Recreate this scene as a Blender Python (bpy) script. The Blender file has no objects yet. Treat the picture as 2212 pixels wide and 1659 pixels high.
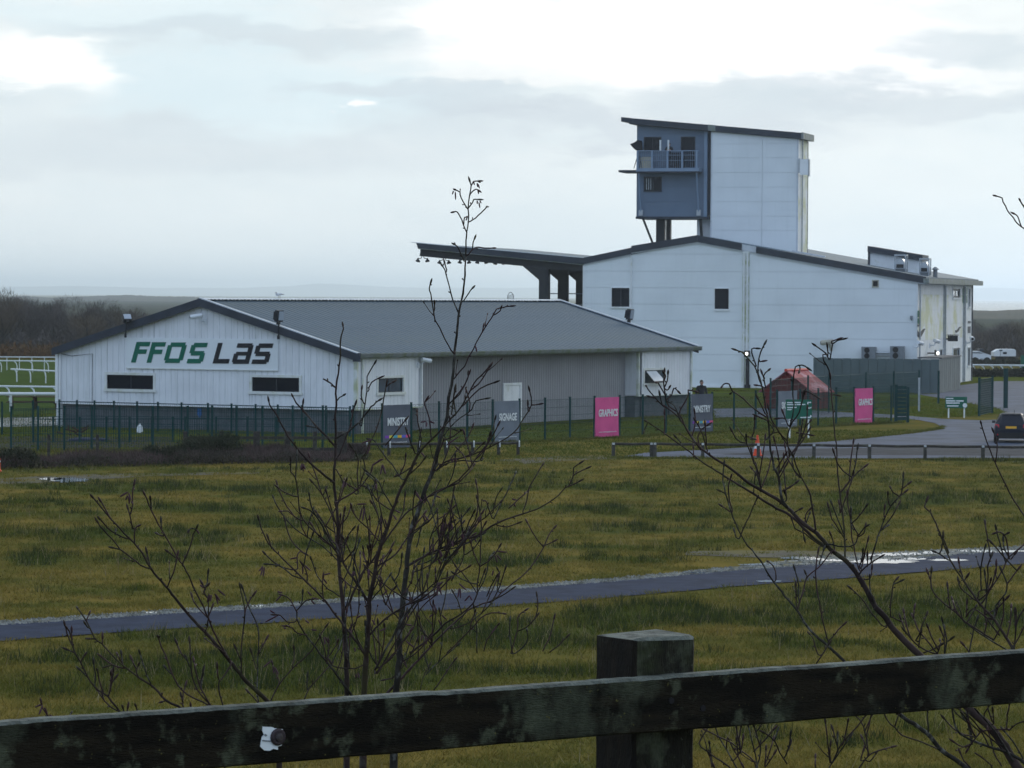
import bpy, bmesh, math, random
import numpy as np
from mathutils import Vector, Matrix

random.seed(7)
RNG = np.random.default_rng(11)
C = bpy.context.scene.collection
SC = bpy.context.scene

HAZE = 0.00012; DENS = 1.0
# ---------------------------------------------------------------- camera
FPX = 7900.0                      # focal length in units of a 2212 px wide picture
CAMZ = 6.4
PITCH = math.atan((829.5 - 640.0) / FPX)
ROLL = 0.006
_F = Vector((0, math.cos(PITCH), -math.sin(PITCH)))
_R0 = Vector((1, 0, 0)); _U0 = Vector((0, math.sin(PITCH), math.cos(PITCH)))
_R = math.cos(ROLL) * _R0 + math.sin(ROLL) * _U0
_U = -math.sin(ROLL) * _R0 + math.cos(ROLL) * _U0
CAM = Vector((0, 0, CAMZ))
cd = bpy.data.cameras.new('camera'); cam = bpy.data.objects.new('camera', cd); C.objects.link(cam)
cd.sensor_width = 36.0; cd.lens = 36.0 * FPX / 2212.0
cd.clip_start = 0.2; cd.clip_end = 80000
cam.matrix_world = Matrix(((_R.x, _U.x, -_F.x, 0), (_R.y, _U.y, -_F.y, 0), (_R.z, _U.z, -_F.z, CAMZ), (0, 0, 0, 1)))
cd.dof.use_dof = True; cd.dof.focus_distance = 15.0; cd.dof.aperture_fstop = 32.0
SC.camera = cam

# ---------------------------------------------------------------- sky, sun, exposure
SUN_EL, SUN_AZ = math.radians(17), math.radians(24)      # ahead of the camera, to the right
w = bpy.data.worlds.new('World'); SC.world = w; w.use_nodes = True
nt = w.node_tree; nt.nodes.clear()
def N(t, **k):
    n = nt.nodes.new(t)
    for a, b in k.items(): setattr(n, a, b)
    return n
def L(a, b): nt.links.new(a, b)
def MATH(op, a, b=None, c=None):
    n = N('ShaderNodeMath', operation=op)
    for i, v in enumerate((a, b, c)):
        if v is None: continue
        if isinstance(v, (int, float)): n.inputs[i].default_value = v
        else: L(v, n.inputs[i])
    return n.outputs[0]
def MIXC(f, a, b):
    n = N('ShaderNodeMix', data_type='RGBA'); n.clamp_factor = True
    for i, v in ((0, f), (6, a), (7, b)):
        if isinstance(v, (int, float)): n.inputs[i].default_value = v
        elif isinstance(v, tuple): n.inputs[i].default_value = v
        else: L(v, n.inputs[i])
    return n.outputs[2]
def RAMP(v, a, b):
    n = N('ShaderNodeMapRange', interpolation_type='SMOOTHSTEP')
    L(v, n.inputs[0]); n.inputs[1].default_value = a; n.inputs[2].default_value = b
    return n.outputs[0]
out = N('ShaderNodeOutputWorld'); bg = N('ShaderNodeBackground'); L(bg.outputs[0], out.inputs[0])
bg.inputs[1].default_value = 0.1
sky = N('ShaderNodeTexSky', sky_type='NISHITA'); sky.sun_disc = False
sky.sun_elevation = SUN_EL; sky.sun_rotation = SUN_AZ; sky.altitude = 30; sky.air_density = 1.0; sky.dust_density = 1.5; sky.ozone_density = 2.0
tc = N('ShaderNodeTexCoord'); sep = N('ShaderNodeSeparateXYZ'); L(tc.outputs['Generated'], sep.inputs[0])
X, Y, Z = sep.outputs
def SNOISE(sx, sz, scale, det, off=0.0, rough=0.55):
    m = N('ShaderNodeMapping'); L(tc.outputs['Generated'], m.inputs[0])
    m.inputs['Scale'].default_value = (sx, sx, sz); m.inputs['Location'].default_value = (off, off * 1.7, off * .6)
    n = N('ShaderNodeTexNoise'); L(m.outputs[0], n.inputs['Vector'])
    n.inputs['Scale'].default_value = scale; n.inputs['Detail'].default_value = det; n.inputs['Roughness'].default_value = rough
    return n.outputs[0]
n1 = SNOISE(1, 3.6, 7.0, 6, 3.1); n2 = SNOISE(1, 3.2, 20.0, 7, 8.4, .6); n3 = SNOISE(1, 4.5, 45.0, 5, 1.2)
# wobble added to direction so that cloud edges are ragged
wob = MATH('ADD', MATH('MULTIPLY', MATH('SUBTRACT', n2, .5), .055), MATH('MULTIPLY', MATH('SUBTRACT', n3, .5), .022))
wob2 = MATH('MULTIPLY', MATH('SUBTRACT', n2, .5), .03)
Xw = MATH('ADD', X, wob); Zw = MATH('ADD', Z, wob2)
front = MATH('GREATER_THAN', Y, 0.0)
def BLOB(px, py, rx, ry, soft=.55):
    x0 = (px - 1106) / FPX; z0 = (640 - py) / FPX; a = rx / FPX; b = ry / FPX
    dx = MATH('DIVIDE', MATH('SUBTRACT', Xw, x0), a); dz = MATH('DIVIDE', MATH('SUBTRACT', Zw, z0), b)
    r = MATH('SQRT', MATH('ADD', MATH('MULTIPLY', dx, dx), MATH('MULTIPLY', dz, dz)))
    return MATH('MULTIPLY', MATH('SUBTRACT', 1.0, RAMP(r, soft, 1.25)), front)
S = 10.0      # undo the 0.1 background strength
def col(r, g, b, k=1.0): return (r * S * k, g * S * k, b * S * k, 1)
sdir_ = (math.sin(SUN_AZ) * math.cos(SUN_EL), math.cos(SUN_AZ) * math.cos(SUN_EL), math.sin(SUN_EL))
vd_ = N('ShaderNodeVectorMath', operation='DOT_PRODUCT'); L(tc.outputs['Generated'], vd_.inputs[0]); vd_.inputs[1].default_value = sdir_
toward = RAMP(vd_.outputs['Value'], -.35, .80)      # cloud lit from behind on the sun's side, bluish on the other
cloud = MIXC(RAMP(n1, .38, .62), MIXC(toward, col(.48, .65, .92), col(.66, .735, .765)), MIXC(toward, col(.62, .78, 1.03), col(.785, .845, .855)))
cloud = MIXC(MATH('MULTIPLY', RAMP(n2, .42, .64), .5), cloud, MIXC(toward, col(.64, .79, 1.0), col(.82, .855, .85)))
cloud = MIXC(MATH('MULTIPLY', RAMP(n3, .45, .7), .12), cloud, MIXC(toward, col(.50, .66, .90), col(.60, .675, .715)))
# pale band above the horizon
hz = MATH('SUBTRACT', 1.0, RAMP(MATH('ABSOLUTE', Z), .004, .06))
cloud = MIXC(MATH('MULTIPLY', hz, .62), cloud, MIXC(toward, col(.56, .71, .92), col(.80, .865, .87)))
# gaps where the blue sky comes through, everywhere round the sky
gap = RAMP(n1, .50, .64)
gap = MATH('MULTIPLY', gap, RAMP(Z, .05, .25))
c1 = MIXC(MATH('MULTIPLY', gap, .30), cloud, sky.outputs[0])
for (px, py, rx, ry, cc, k) in (
        (520, 190, 560, 105, col(.68, .82, .87), .6),        # pale blue opening upper left
        (330, 30, 420, 60, col(.68, .82, .87), .5),
        (1500, 60, 620, 115, col(1.02, 1.03, 1.02), 1.0),     # bright cloud, upper right
        (1110, 40, 210, 60, col(1.05, 1.05, 1.03), 1.0),
        (1130, 150, 240, 30, col(.90, .91, .90), .6),
        (1880, 130, 260, 75, col(1.0, 1.0, 1.0), .85),
        (70, 165, 190, 80, col(1.05, 1.05, 1.02), 1.0),
        (760, 238, 36, 14, col(1., 1., .99), .8),
        (2190, 150, 110, 26, col(.90, .91, .90), .6),
        (560, 72, 480, 34, col(.58, .655, .70), .6),          # grey bars
        (900, 190, 260, 26, col(.56, .62, .67), .55),
        (1010, 235, 200, 30, col(.55, .61, .66), .55),
        (1660, 195, 330, 50, col(.59, .66, .705), .7),
        (1400, 265, 500, 42, col(.57, .625, .675), .6),
        (2110, 85, 190, 46, col(.58, .655, .70), .65),
        (2060, 215, 300, 40, col(.57, .63, .675), .55),
        (480, 330, 620, 60, col(.60, .665, .71), .45),
        ):
    c1 = MIXC(MATH('MULTIPLY', BLOB(px, py, rx, ry), k), c1, cc)
L(c1, bg.inputs[0])
sd = bpy.data.lights.new('sun', 'SUN'); so = bpy.data.objects.new('sun', sd); C.objects.link(so)
sd.energy = 0.9; sd.angle = math.radians(14); sd.color = (1.0, .95, .88)
sdir = Vector((math.sin(SUN_AZ) * math.cos(SUN_EL), math.cos(SUN_AZ) * math.cos(SUN_EL), math.sin(SUN_EL)))
so.rotation_euler = (-sdir).to_track_quat('-Z', 'Y').to_euler(); so.location = (30, 60, 60)
SC.view_settings.view_transform = 'Standard'; SC.view_settings.look = 'None'
SC.view_settings.exposure = 0.2; SC.view_settings.gamma = 1.0; SC.view_settings.use_curve_mapping = False
SC.cycles.use_denoising = True
SC.cycles.max_bounces = 5; SC.cycles.diffuse_bounces = 3; SC.cycles.glossy_bounces = 3; SC.cycles.transparent_max_bounces = 8
SC.cycles.volume_bounces = 2; SC.cycles.sample_clamp_indirect = 6.0
SC.cycles.filter_width = 1.4

# ---------------------------------------------------------------- pixel -> place helpers (2212 px wide picture)
def ray(px, py): return _F + _R * ((px - 1106) / FPX) - _U * ((py - 829.5) / FPX)
def gnd(px, py, z=0.0):
    d = ray(px, py); return CAM + d * ((z - CAMZ) / d.z)
def atY(px, py, y):
    d = ray(px, py); return CAM + d * (y / d.y)
def proj_np(P):
    v = P - np.array([0, 0, CAMZ]); f = v @ np.array(_F)
    return 1106 + FPX * (v @ np.array(_R)) / f, 829.5 - FPX * (v @ np.array(_U)) / f
class Frame:
    """a vertical plane: s along it, z up, o outwards"""
    def __init__(self, O, u, n):
        self.O = Vector((O[0], O[1], 0)); self.u = Vector((u[0], u[1], 0)).normalized(); self.n = Vector((n[0], n[1], 0)).normalized()
    def P(self, s, z, o=0.0): return self.O + self.u * s + self.n * o + Vector((0, 0, z))
    def sz(self, px, py, o=0.0):
        d = ray(px, py); p0 = self.O + self.n * o
        t = (p0 - CAM).dot(self.n) / d.dot(self.n); q = CAM + d * t
        return (q - p0).dot(self.u), q.z

# ---------------------------------------------------------------- mesh helpers
class MB:
    def __init__(s): s.v = []; s.f = []; s.m = []
    def face(s, pts, m=0):
        b = len(s.v); s.v += [tuple(p) for p in pts]; s.f.append(tuple(range(b, b + len(pts)))); s.m.append(m)
    def hexa(s, p, m=0):              # 8 corners: bottom 4 (ccw), top 4
        b = len(s.v); s.v += [tuple(q) for q in p]
        for f in ((0, 3, 2, 1), (4, 5, 6, 7), (0, 1, 5, 4), (1, 2, 6, 5), (2, 3, 7, 6), (3, 0, 4, 7)):
            s.f.append(tuple(b + i for i in f)); s.m.append(m)
    def box(s, c, d, m=0, rz=0.0, R=None):
        c = Vector(c); hx, hy, hz = d[0] / 2, d[1] / 2, d[2] / 2
        M = R if R is not None else Matrix.Rotation(rz, 3, 'Z')
        s.hexa([c + M @ Vector(q) for q in ((-hx, -hy, -hz), (hx, -hy, -hz), (hx, hy, -hz), (-hx, hy, -hz), (-hx, -hy, hz), (hx, -hy, hz), (hx, hy, hz), (-hx, hy, hz))], m)
    def fbox(s, fr, s0, s1, z0, z1, o0, o1, m=0):
        P = fr.P
        s.hexa([P(s0, z0, o1), P(s1, z0, o1), P(s1, z0, o0), P(s0, z0, o0), P(s0, z1, o1), P(s1, z1, o1), P(s1, z1, o0), P(s0, z1, o0)], m)
    def fprism(s, fr, poly, o0, o1, m=0):
        n = len(poly); b = len(s.v)
        s.v += [tuple(fr.P(a, z, o1)) for a, z in poly] + [tuple(fr.P(a, z, o0)) for a, z in poly]
        s.f.append(tuple(range(b, b + n))); s.m.append(m); s.f.append(tuple(range(b + 2 * n - 1, b + n - 1, -1))); s.m.append(m)
        for i in range(n):
            j = (i + 1) % n; s.f.append((b + j, b + i, b + n + i, b + n + j)); s.m.append(m)
    def tube(s, pts, r, n=6, m=0, cap=True):
        pts = [Vector(p) for p in pts]
        if not hasattr(r, '__len__'): r = [r] * len(pts)
        b0 = len(s.v); prev = None
        for i, p in enumerate(pts):
            t = (pts[min(i + 1, len(pts) - 1)] - pts[max(i - 1, 0)])
            t = t.normalized() if t.length > 1e-9 else Vector((0, 0, 1))
            if prev is None:
                a = t.cross(Vector((0, 0, 1)));
                if a.length < .05: a = t.cross(Vector((1, 0, 0)))
                a.normalize()
            else:
                a = prev - t * prev.dot(t)
                if a.length < 1e-6: a = t.orthogonal()
                a.normalize()
            prev = a; bb = t.cross(a)
            for k in range(n):
                th = 2 * math.pi * k / n; s.v.append(tuple(p + (a * math.cos(th) + bb * math.sin(th)) * r[i]))
        for i in range(len(pts) - 1):
            for k in range(n):
                q = b0 + i * n; k2 = (k + 1) % n
                s.f.append((q + k, q + k2, q + n + k2, q + n + k)); s.m.append(m)
        if cap:
            s.f.append(tuple(b0 + n - 1 - k for k in range(n))); s.m.append(m)
            q = b0 + (len(pts) - 1) * n; s.f.append(tuple(q + k for k in range(n))); s.m.append(m)
    def ell(s, c, r, seg=10, rings=6, m=0, R=None):
        c = Vector(c); M = R if R is not None else Matrix.Identity(3)
        b = len(s.v)
        for i in range(rings + 1):
            ph = math.pi * i / rings
            for k in range(seg):
                th = 2 * math.pi * k / seg
                s.v.append(tuple(c + M @ Vector((r[0] * math.sin(ph) * math.cos(th), r[1] * math.sin(ph) * math.sin(th), r[2] * math.cos(ph)))))
        for i in range(rings):
            for k in range(seg):
                k2 = (k + 1) % seg
                s.f.append((b + i * seg + k, b + (i + 1) * seg + k, b + (i + 1) * seg + k2, b + i * seg + k2)); s.m.append(m)

ORG = {}
def origin(o): return ORG.get(o.name, Vector((0, 0, 0))) if o else Vector((0, 0, 0))
def tag(o, label=None, cat=None, group=None, kind=None):
    for k, v in (('label', label), ('category', cat), ('group', group), ('kind', kind)):
        if v: o[k] = v
    return o
def empty(name, loc, label=None, cat=None, group=None, rz=0.0):
    o = bpy.data.objects.new(name, None); C.objects.link(o); o.location = loc; o.rotation_euler = (0, 0, rz)
    o.empty_display_size = .2; ORG[o.name] = Vector(loc)
    return tag(o, label, cat, group)
def mesh_of(name, v, f, mats, mi=None, smooth=False):
    me = bpy.data.meshes.new(name); me.from_pydata(v, [], f)
    for m in (mats if isinstance(mats, (list, tuple)) else [mats]): me.materials.append(m)
    if mi and any(mi): me.polygons.foreach_set('material_index', mi)
    if smooth: me.polygons.foreach_set('use_smooth', [True] * len(f))
    me.validate(); me.update()
    return me
def build(name, mb, mats, parent=None, local=False, smooth=False, base=None, fix=True):
    """links mb as one mesh object; world coordinates unless local"""
    if parent is None and not local:
        if base is None:
            xs = [p[0] for p in mb.v]; ys = [p[1] for p in mb.v]; zs = [p[2] for p in mb.v]
            base = Vector(((min(xs) + max(xs)) / 2, (min(ys) + max(ys)) / 2, min(zs)))
        off = Vector(base)
    else: off = Vector((0, 0, 0)) if local else origin(parent)
    v = [(p[0] - off.x, p[1] - off.y, p[2] - off.z) for p in mb.v]
    me = mesh_of(name, v, mb.f, mats, mb.m, smooth)
    if fix:
        bm = bmesh.new(); bm.from_mesh(me); bmesh.ops.recalc_face_normals(bm, faces=bm.faces); bm.to_mesh(me); bm.free()
    o = bpy.data.objects.new(name, me); C.objects.link(o)
    if parent is not None: o.parent = parent; ORG[o.name] = off
    elif not local: o.location = off; ORG[o.name] = off
    return o
def link_copy(o, parent, dloc=None):
    c = o.copy(); C.objects.link(c); c.parent = parent
    if dloc is not None: c.location = Vector(o.location) + Vector(dloc)
    return c
def np_tris(name, V, mats, parent=None, attr=None, off=Vector((0, 0, 0))):
    """V: (n,3,3) triangles"""
    n = len(V); me = bpy.data.meshes.new(name); vv = (V.reshape(-1, 3) - np.array(off)).astype(np.float32)
    me.vertices.add(n * 3); me.vertices.foreach_set('co', vv.ravel())
    me.loops.add(n * 3); me.loops.foreach_set('vertex_index', np.arange(n * 3, dtype=np.int32))
    me.polygons.add(n); me.polygons.foreach_set('loop_start', np.arange(0, n * 3, 3, dtype=np.int32))
    me.polygons.foreach_set('loop_total', np.full(n, 3, dtype=np.int32))
    for m in (mats if isinstance(mats, (list, tuple)) else [mats]): me.materials.append(m)
    if attr is not None:
        a = me.attributes.new('tone', 'FLOAT', 'POINT'); a.data.foreach_set('value', np.repeat(attr, 3).astype(np.float32))
    me.update(); me.validate()
    o = bpy.data.objects.new(name, me); C.objects.link(o)
    if parent is not None: o.parent = parent
    else: o.location = off
    return o

# ---------------------------------------------------------------- materials
def mat(name, c, rough=.7, var=.12, scale=2.0, metal=0.0, c2=None, spec=None, stretch=(1, 1, 1), bump=0.0, bscale=30, emit=None, es=0, detail=5, sub=None, coat=0, lo=.42, hi=.62):
    """principled material whose colour wanders by procedural noise between c and c2"""
    m = bpy.data.materials.new(name); m.use_nodes = True; t = m.node_tree; b = t.nodes['Principled BSDF']
    b.inputs['Roughness'].default_value = rough; b.inputs['Metallic'].default_value = metal
    if spec is None: spec = .5 if (metal or coat or rough < .35) else .22
    b.inputs['Specular IOR Level'].default_value = spec
    if coat: b.inputs['Coat Weight'].default_value = coat
    if emit: b.inputs['Emission Color'].default_value = (*emit, 1); b.inputs['Emission Strength'].default_value = es
    tcn = t.nodes.new('ShaderNodeTexCoord'); mp = t.nodes.new('ShaderNodeMapping'); t.links.new(tcn.outputs['Object'], mp.inputs[0]); mp.inputs['Scale'].default_value = stretch
    nz = t.nodes.new('ShaderNodeTexNoise'); nz.inputs['Scale'].default_value = scale; nz.inputs['Detail'].default_value = detail
    t.links.new(mp.outputs[0], nz.inputs['Vector'])
    rp = t.nodes.new('ShaderNodeMapRange'); rp.inputs[1].default_value = lo; rp.inputs[2].default_value = hi; t.links.new(nz.outputs[0], rp.inputs[0])
    mx = t.nodes.new('ShaderNodeMix'); mx.data_type = 'RGBA'
    if c2 is None: c2 = tuple(max(0, x * (1 - var)) for x in c)
    mx.inputs[6].default_value = (*c, 1); mx.inputs[7].default_value = (*c2, 1)
    t.links.new(rp.outputs[0], mx.inputs[0]); t.links.new(mx.outputs[2], b.inputs['Base Color'])
    if bump:
        n2_ = t.nodes.new('ShaderNodeTexNoise'); n2_.inputs['Scale'].default_value = bscale; n2_.inputs['Detail'].default_value = 4
        t.links.new(mp.outputs[0], n2_.inputs['Vector'])
        bp = t.nodes.new('ShaderNodeBump'); bp.inputs['Strength'].default_value = bump; bp.inputs['Distance'].default_value = .02
        t.links.new(n2_.outputs[0], bp.inputs['Height']); t.links.new(bp.outputs[0], b.inputs['Normal'])
    return m
def stain(m, c, scale, lo, hi, amt, stretch=(1, 1, 1), detail=6):
    """adds a second layer of blotches over an existing material"""
    t = m.node_tree; b = t.nodes['Principled BSDF']; src = b.inputs['Base Color'].links[0].from_socket
    tcn = t.nodes.new('ShaderNodeTexCoord'); mp = t.nodes.new('ShaderNodeMapping'); t.links.new(tcn.outputs['Object'], mp.inputs[0]); mp.inputs['Scale'].default_value = stretch
    mp.inputs['Location'].default_value = (scale * .37, 1.9, scale * .11)
    nz = t.nodes.new('ShaderNodeTexNoise'); nz.inputs['Scale'].default_value = scale; nz.inputs['Detail'].default_value = detail; nz.inputs['Roughness'].default_value = .62
    t.links.new(mp.outputs[0], nz.inputs['Vector'])
    rp = t.nodes.new('ShaderNodeMapRange'); rp.inputs[1].default_value = lo; rp.inputs[2].default_value = hi; rp.inputs[4].default_value = amt; t.links.new(nz.outputs[0], rp.inputs[0])
    mx = t.nodes.new('ShaderNodeMix'); mx.data_type = 'RGBA'; t.links.new(rp.outputs[0], mx.inputs[0]); t.links.new(src, mx.inputs[6]); mx.inputs[7].default_value = (*c, 1)
    t.links.new(mx.outputs[2], b.inputs['Base Color'])
    return m
M = {}
M['white_clad'] = stain(mat('white_cladding', (.74, .76, .79), .55, .08, .8), (.42, .45, .44), 1.4, .52, .75, .5, (3, 3, .35))
M['white_panel'] = stain(mat('white_panel', (.74, .78, .80), .5, .06, .35), (.60, .65, .68), .25, .5, .75, .35)
stain(M['white_panel'], (.50, .55, .55), 1.6, .54, .76, .2, (2.2, 2.2, .12)); stain(M['white_clad'], (.46, .50, .47), 2.0, .54, .76, .3, (2.6, 2.6, .14))
M['stained_panel'] = stain(mat('stained_white_panel', (.78, .80, .80), .5, .06, .35), (.55, .56, .26), .35, .47, .62, .75, (1, 1, 1.4))
M['trim_white'] = stain(mat('white_trim', (.77, .79, .80), .5, .08, 1.0), (.42, .44, .30), 1.5, .55, .75, .6)
M['algae_trim'] = stain(mat('algae_trim', (.70, .73, .72), .5, .1, 1.0), (.38, .42, .22), 1.2, .42, .62, .8)
M['cream'] = stain(mat('window_trim', (.68, .70, .68), .5, .08, 1.5), (.45, .45, .28), 2.5, .5, .7, .5)
M['grey_clad'] = stain(mat('grey_cladding', (.285, .285, .30), .55, .1, .7), (.22, .22, .23), 1.0, .5, .75, .5, (2, 2, .4))
M['block'] = stain(mat('grey_blockwork', (.115, .125, .14), .9, .2, 3.0, bump=.4, bscale=25), (.075, .08, .085), 1.2, .5, .7, .6)
M['roof'] = stain(mat('grey_roof_sheet', (.070, .112, .148), .5, .12, .6), (.10, .12, .06), .55, .53, .72, .45, (1, 1, 1))
M['roof_moss'] = stain(mat('grey_roof_sheet_mossy', (.054, .092, .128), .6, .12, .6), (.08, .10, .075), .5, .5, .72, .35, (1, 1, 1))
M['fascia'] = mat('dark_grey_fascia', (.036, .044, .060), .45, .2, 1.2)
M['gutter'] = stain(mat('gutter', (.21, .235, .24), .5, .15, 1.5), (.13, .16, .08), 1.8, .45, .65, .8)
M['flash'] = mat('light_flashing', (.55, .59, .64), .4, .12, 2.0)
M['glass'] = mat('dark_window_glass', (.006, .009, .016), .15, .2, .6, spec=.12)
M['glass_pale'] = mat('pale_window_glass', (.06, .085, .11), .12, .3, .8)
M['blind'] = mat('white_blind', (.45, .49, .52), .7, .1, 3)
M['frame_dark'] = mat('dark_window_frame', (.03, .036, .045), .4, .15, 3)
M['blue_panel'] = stain(mat('slate_blue_panel', (.130, .178, .245), .5, .08, .6), (.09, .13, .20), .5, .5, .7, .6)
M['blue_trim'] = mat('slate_blue_trim', (.20, .27, .37), .45, .1, 1)
M['steel_dark'] = stain(mat('dark_painted_steel', (.022, .025, .030), .55, .2, 2), (.035, .038, .03), 3, .5, .7, .5)
M['galv'] = stain(mat('galvanised_steel', (.42, .45, .48), .38, .15, 4, metal=.6), (.25, .27, .28), 5, .5, .7, .5)
M['green_mesh'] = mat('dark_green_steel', (.008, .045, .047), .6, .2, 3, spec=.06)
M['green_board'] = stain(mat('grey_green_hoarding', (.085, .115, .120), .7, .1, .8), (.06, .085, .085), 1.0, .5, .7, .6, (1, 1, .5))
M['green_board2'] = stain(mat('pale_grey_green_hoarding', (.115, .145, .15), .7, .1, .8), (.08, .10, .10), 1.0, .5, .7, .6, (1, 1, .5))
M['sign_green'] = mat('sign_green', (.004, .115, .070), .4, .12, 4)
M['sign_white'] = mat('sign_white', (.72, .76, .78), .5, .05, 4)
M['logo_green'] = mat('logo_green', (.000, .125, .075), .5, .1, 2)
M['logo_black'] = mat('logo_black', (.010, .011, .016), .5, .2, 2)
M['banner_grey'] = stain(mat('banner_grey', (.085, .10, .135), .6, .12, 2.0), (.13, .15, .19), 1.4, .5, .72, .5)
M['banner_pale'] = stain(mat('banner_pale_grey', (.15, .18, .225), .6, .12, 2.0), (.20, .23, .27), 1.4, .5, .72, .5)
M['banner_pink'] = stain(mat('banner_pink', (.66, .085, .27), .55, .1, 2.0), (.55, .06, .22), 1.6, .5, .7, .6)
M['red_wall'] = stain(mat('red_painted_board', (.17, .008, .008), .7, .2, 2.0), (.14, .008, .008), 1.5, .45, .65, .6, (3, 3, .6))
M['red_roof'] = stain(mat('red_roof_painted_sheen', (.25, .026, .040), .75, .12, 1.0), (.44, .25, .30), 1.1, .46, .64, .85, (1, 1, .6))  # pink blotches put the wet roof's reflection into its colour
M['red_bright'] = mat('bright_red', (.55, .06, .045), .5, .15, 2.0)
M['wood_dark'] = stain(mat('dark_weathered_wood', (.040, .034, .030), .85, .4, 6, stretch=(1, 1, 8), bump=.5), (.09, .10, .075), 5, .5, .68, .6)
M['wood_post'] = stain(mat('grey_wood_post', (.060, .056, .048), .85, .4, 6, bump=.4), (.09, .095, .085), 5, .5, .7, .5)
M['strap'] = mat('white_strap', (.5, .53, .55), .5, .1, 5)
M['rail_white'] = mat('white_plastic_rail', (.66, .69, .71), .45, .06, 2)
M['orange'] = mat('fluorescent_orange', (.70, .07, .02), .5, .1, 5)
M['orange_wall'] = mat('orange_plastic', (.70, .08, .02), .5, .15, 5)
M['table'] = mat('brown_picnic_wood', (.050, .018, .010), .8, .4, 5)
M['skin'] = mat('skin', (.36, .20, .15), .55, .1, 12)
M['coat_dark'] = mat('dark_jacket', (.016, .017, .024), .8, .3, 8)
M['trousers'] = mat('dark_trousers', (.025, .027, .036), .85, .3, 8)
M['hair'] = mat('dark_hair', (.05, .035, .025), .7, .3, 30)
M['car'] = mat('car_paint_grey', (.008, .012, .024), .45, .15, 2, coat=.08, spec=.12)
M['car_glass'] = mat('car_glass', (.010, .013, .018), .05, .1, 2)
M['car_trim'] = mat('car_black_trim', (.012, .012, .014), .5, .2, 8)
M['tyre'] = mat('tyre_rubber', (.012, .012, .012), .85, .2, 12)
M['lamp_red'] = mat('red_tail_lamp', (.55, .01, .02), .25, .1, 4)
M['plate'] = mat('yellow_number_plate', (.70, .36, .02), .4, .06, 6)
M['silver'] = mat('silver_wheel', (.4, .41, .43), .35, .1, 6, metal=.7)
M['lamp_on'] = mat('lit_lamp', (.9, .9, .85), .4, .03, 2, emit=(1, .97, .86), es=2.6)
M['lamp_lens'] = mat('floodlight_lens', (.30, .36, .44), .3, .1, 3)
M['lamp_body'] = mat('black_floodlight', (.014, .016, .022), .45, .2, 6)
M['cam_white'] = mat('white_camera_case', (.66, .70, .74), .4, .06, 6)
M['grey_box'] = mat('grey_unit', (.20, .22, .24), .5, .15, 4)
M['fan_dark'] = mat('fan_grille', (.010, .010, .013), .6, .2, 8)
M['tan'] = mat('faded_unit', (.40, .38, .31), .6, .15, 4)
M['bird'] = mat('gull_plumage', (.60, .62, .64), .7, .2, 14)
M['pylon'] = mat('pylon_steel', (.16, .17, .18), .6, .1, 3)
# ---------------------------------------------------------------- ground
def vnoise(x, y, sc, seed):
    r = np.random.default_rng(seed); n = 256; g = r.random((n, n))
    u = x / sc; v = y / sc; i = np.floor(u).astype(int); j = np.floor(v).astype(int); fu = u - i; fv = v - j
    fu = fu * fu * (3 - 2 * fu); fv = fv * fv * (3 - 2 * fv)
    a = g[i % n, j % n]; b = g[(i + 1) % n, j % n]; c = g[i % n, (j + 1) % n]; d = g[(i + 1) % n, (j + 1) % n]
    return (a * (1 - fu) + b * fu) * (1 - fv) + (c * (1 - fu) + d * fu) * fv
# patches of dark rushes on the field: picture position of the middle, half width, half height
RUSH = [(220, 1050, 260, 12), (60, 1085, 120, 10), (420, 1098, 130, 10), (1330, 1052, 260, 14), (1960, 1076, 280, 16), (1820, 1110, 100, 7), (1650, 1045, 180, 7),
        (1280, 1100, 190, 11), (1480, 1118, 120, 9), (1330, 1140, 140, 12), (130, 1110, 150, 8), (560, 1060, 160, 9), (860, 1062, 200, 10), (960, 1100, 180, 9), (620, 1130, 140, 9),
        (170, 1158, 190, 16), (420, 1165, 110, 18), (90, 1205, 80, 14), (700, 1175, 160, 12), (1010, 1160, 140, 10), (1570, 1142, 120, 8), (1090, 1215, 190, 9), (1380, 1208, 130, 9), (350, 1210, 120, 10), (90, 1282, 20, 8), (310, 1275, 30, 10),
        (1900, 1095, 140, 8), (1250, 1180, 120, 7),
        (1380, 1335, 230, 32), (1950, 1310, 330, 44), (1680, 1345, 160, 26), (1150, 1385, 230, 30), (880, 1375, 160, 24), (560, 1455, 200, 52), (300, 1448, 140, 26), (190, 1432, 150, 18),
        (690, 1400, 110, 26), (900, 1450, 150, 30), (1180, 1455, 150, 20), (100, 1500, 90, 14), (1250, 1500, 100, 24), (1750, 1395, 120, 12), (2150, 1345, 120, 30), (1640, 1590, 60, 14), (1830, 1600, 90, 12), (2020, 1580, 70, 14), (1500, 1410, 60, 10), (430, 1380, 160, 12), (760, 1485, 90, 22)]
def cover_px(px, py, gx, gy):
    jx = (vnoise(gx, gy, 2.2, 5) - .5); jy = (vnoise(gx, gy, 1.6, 6) - .5)
    c = np.zeros_like(px)
    for (x, y, a, b) in RUSH:
        r = ((px - x) / a + jx * .8) ** 2 + ((py - y) / b + jy * 1.4) ** 2
        c = np.maximum(c, np.clip(1.35 - r, 0, 1))
    nn = vnoise(gx, gy, 5.5, 1) * .55 + vnoise(gx, gy, 1.7, 2) * .45
    c = np.clip(c * (.55 + .8 * vnoise(gx, gy, 1.1, 9)), 0, 1)
    return np.clip(np.maximum(c, np.clip((nn - .60) * 3.0, 0, .7)), 0, 1)
def cover_w(gx, gy):
    P = np.stack([gx, gy, np.zeros_like(gx)], 1); px, py = proj_np(P)
    return cover_px(px, py, gx, gy)
def bank_z(y): 
    t = np.clip((y - 9.5) / 12.0, 0, 1); return 4.2 * (1 - t * t * (3 - 2 * t))
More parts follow.
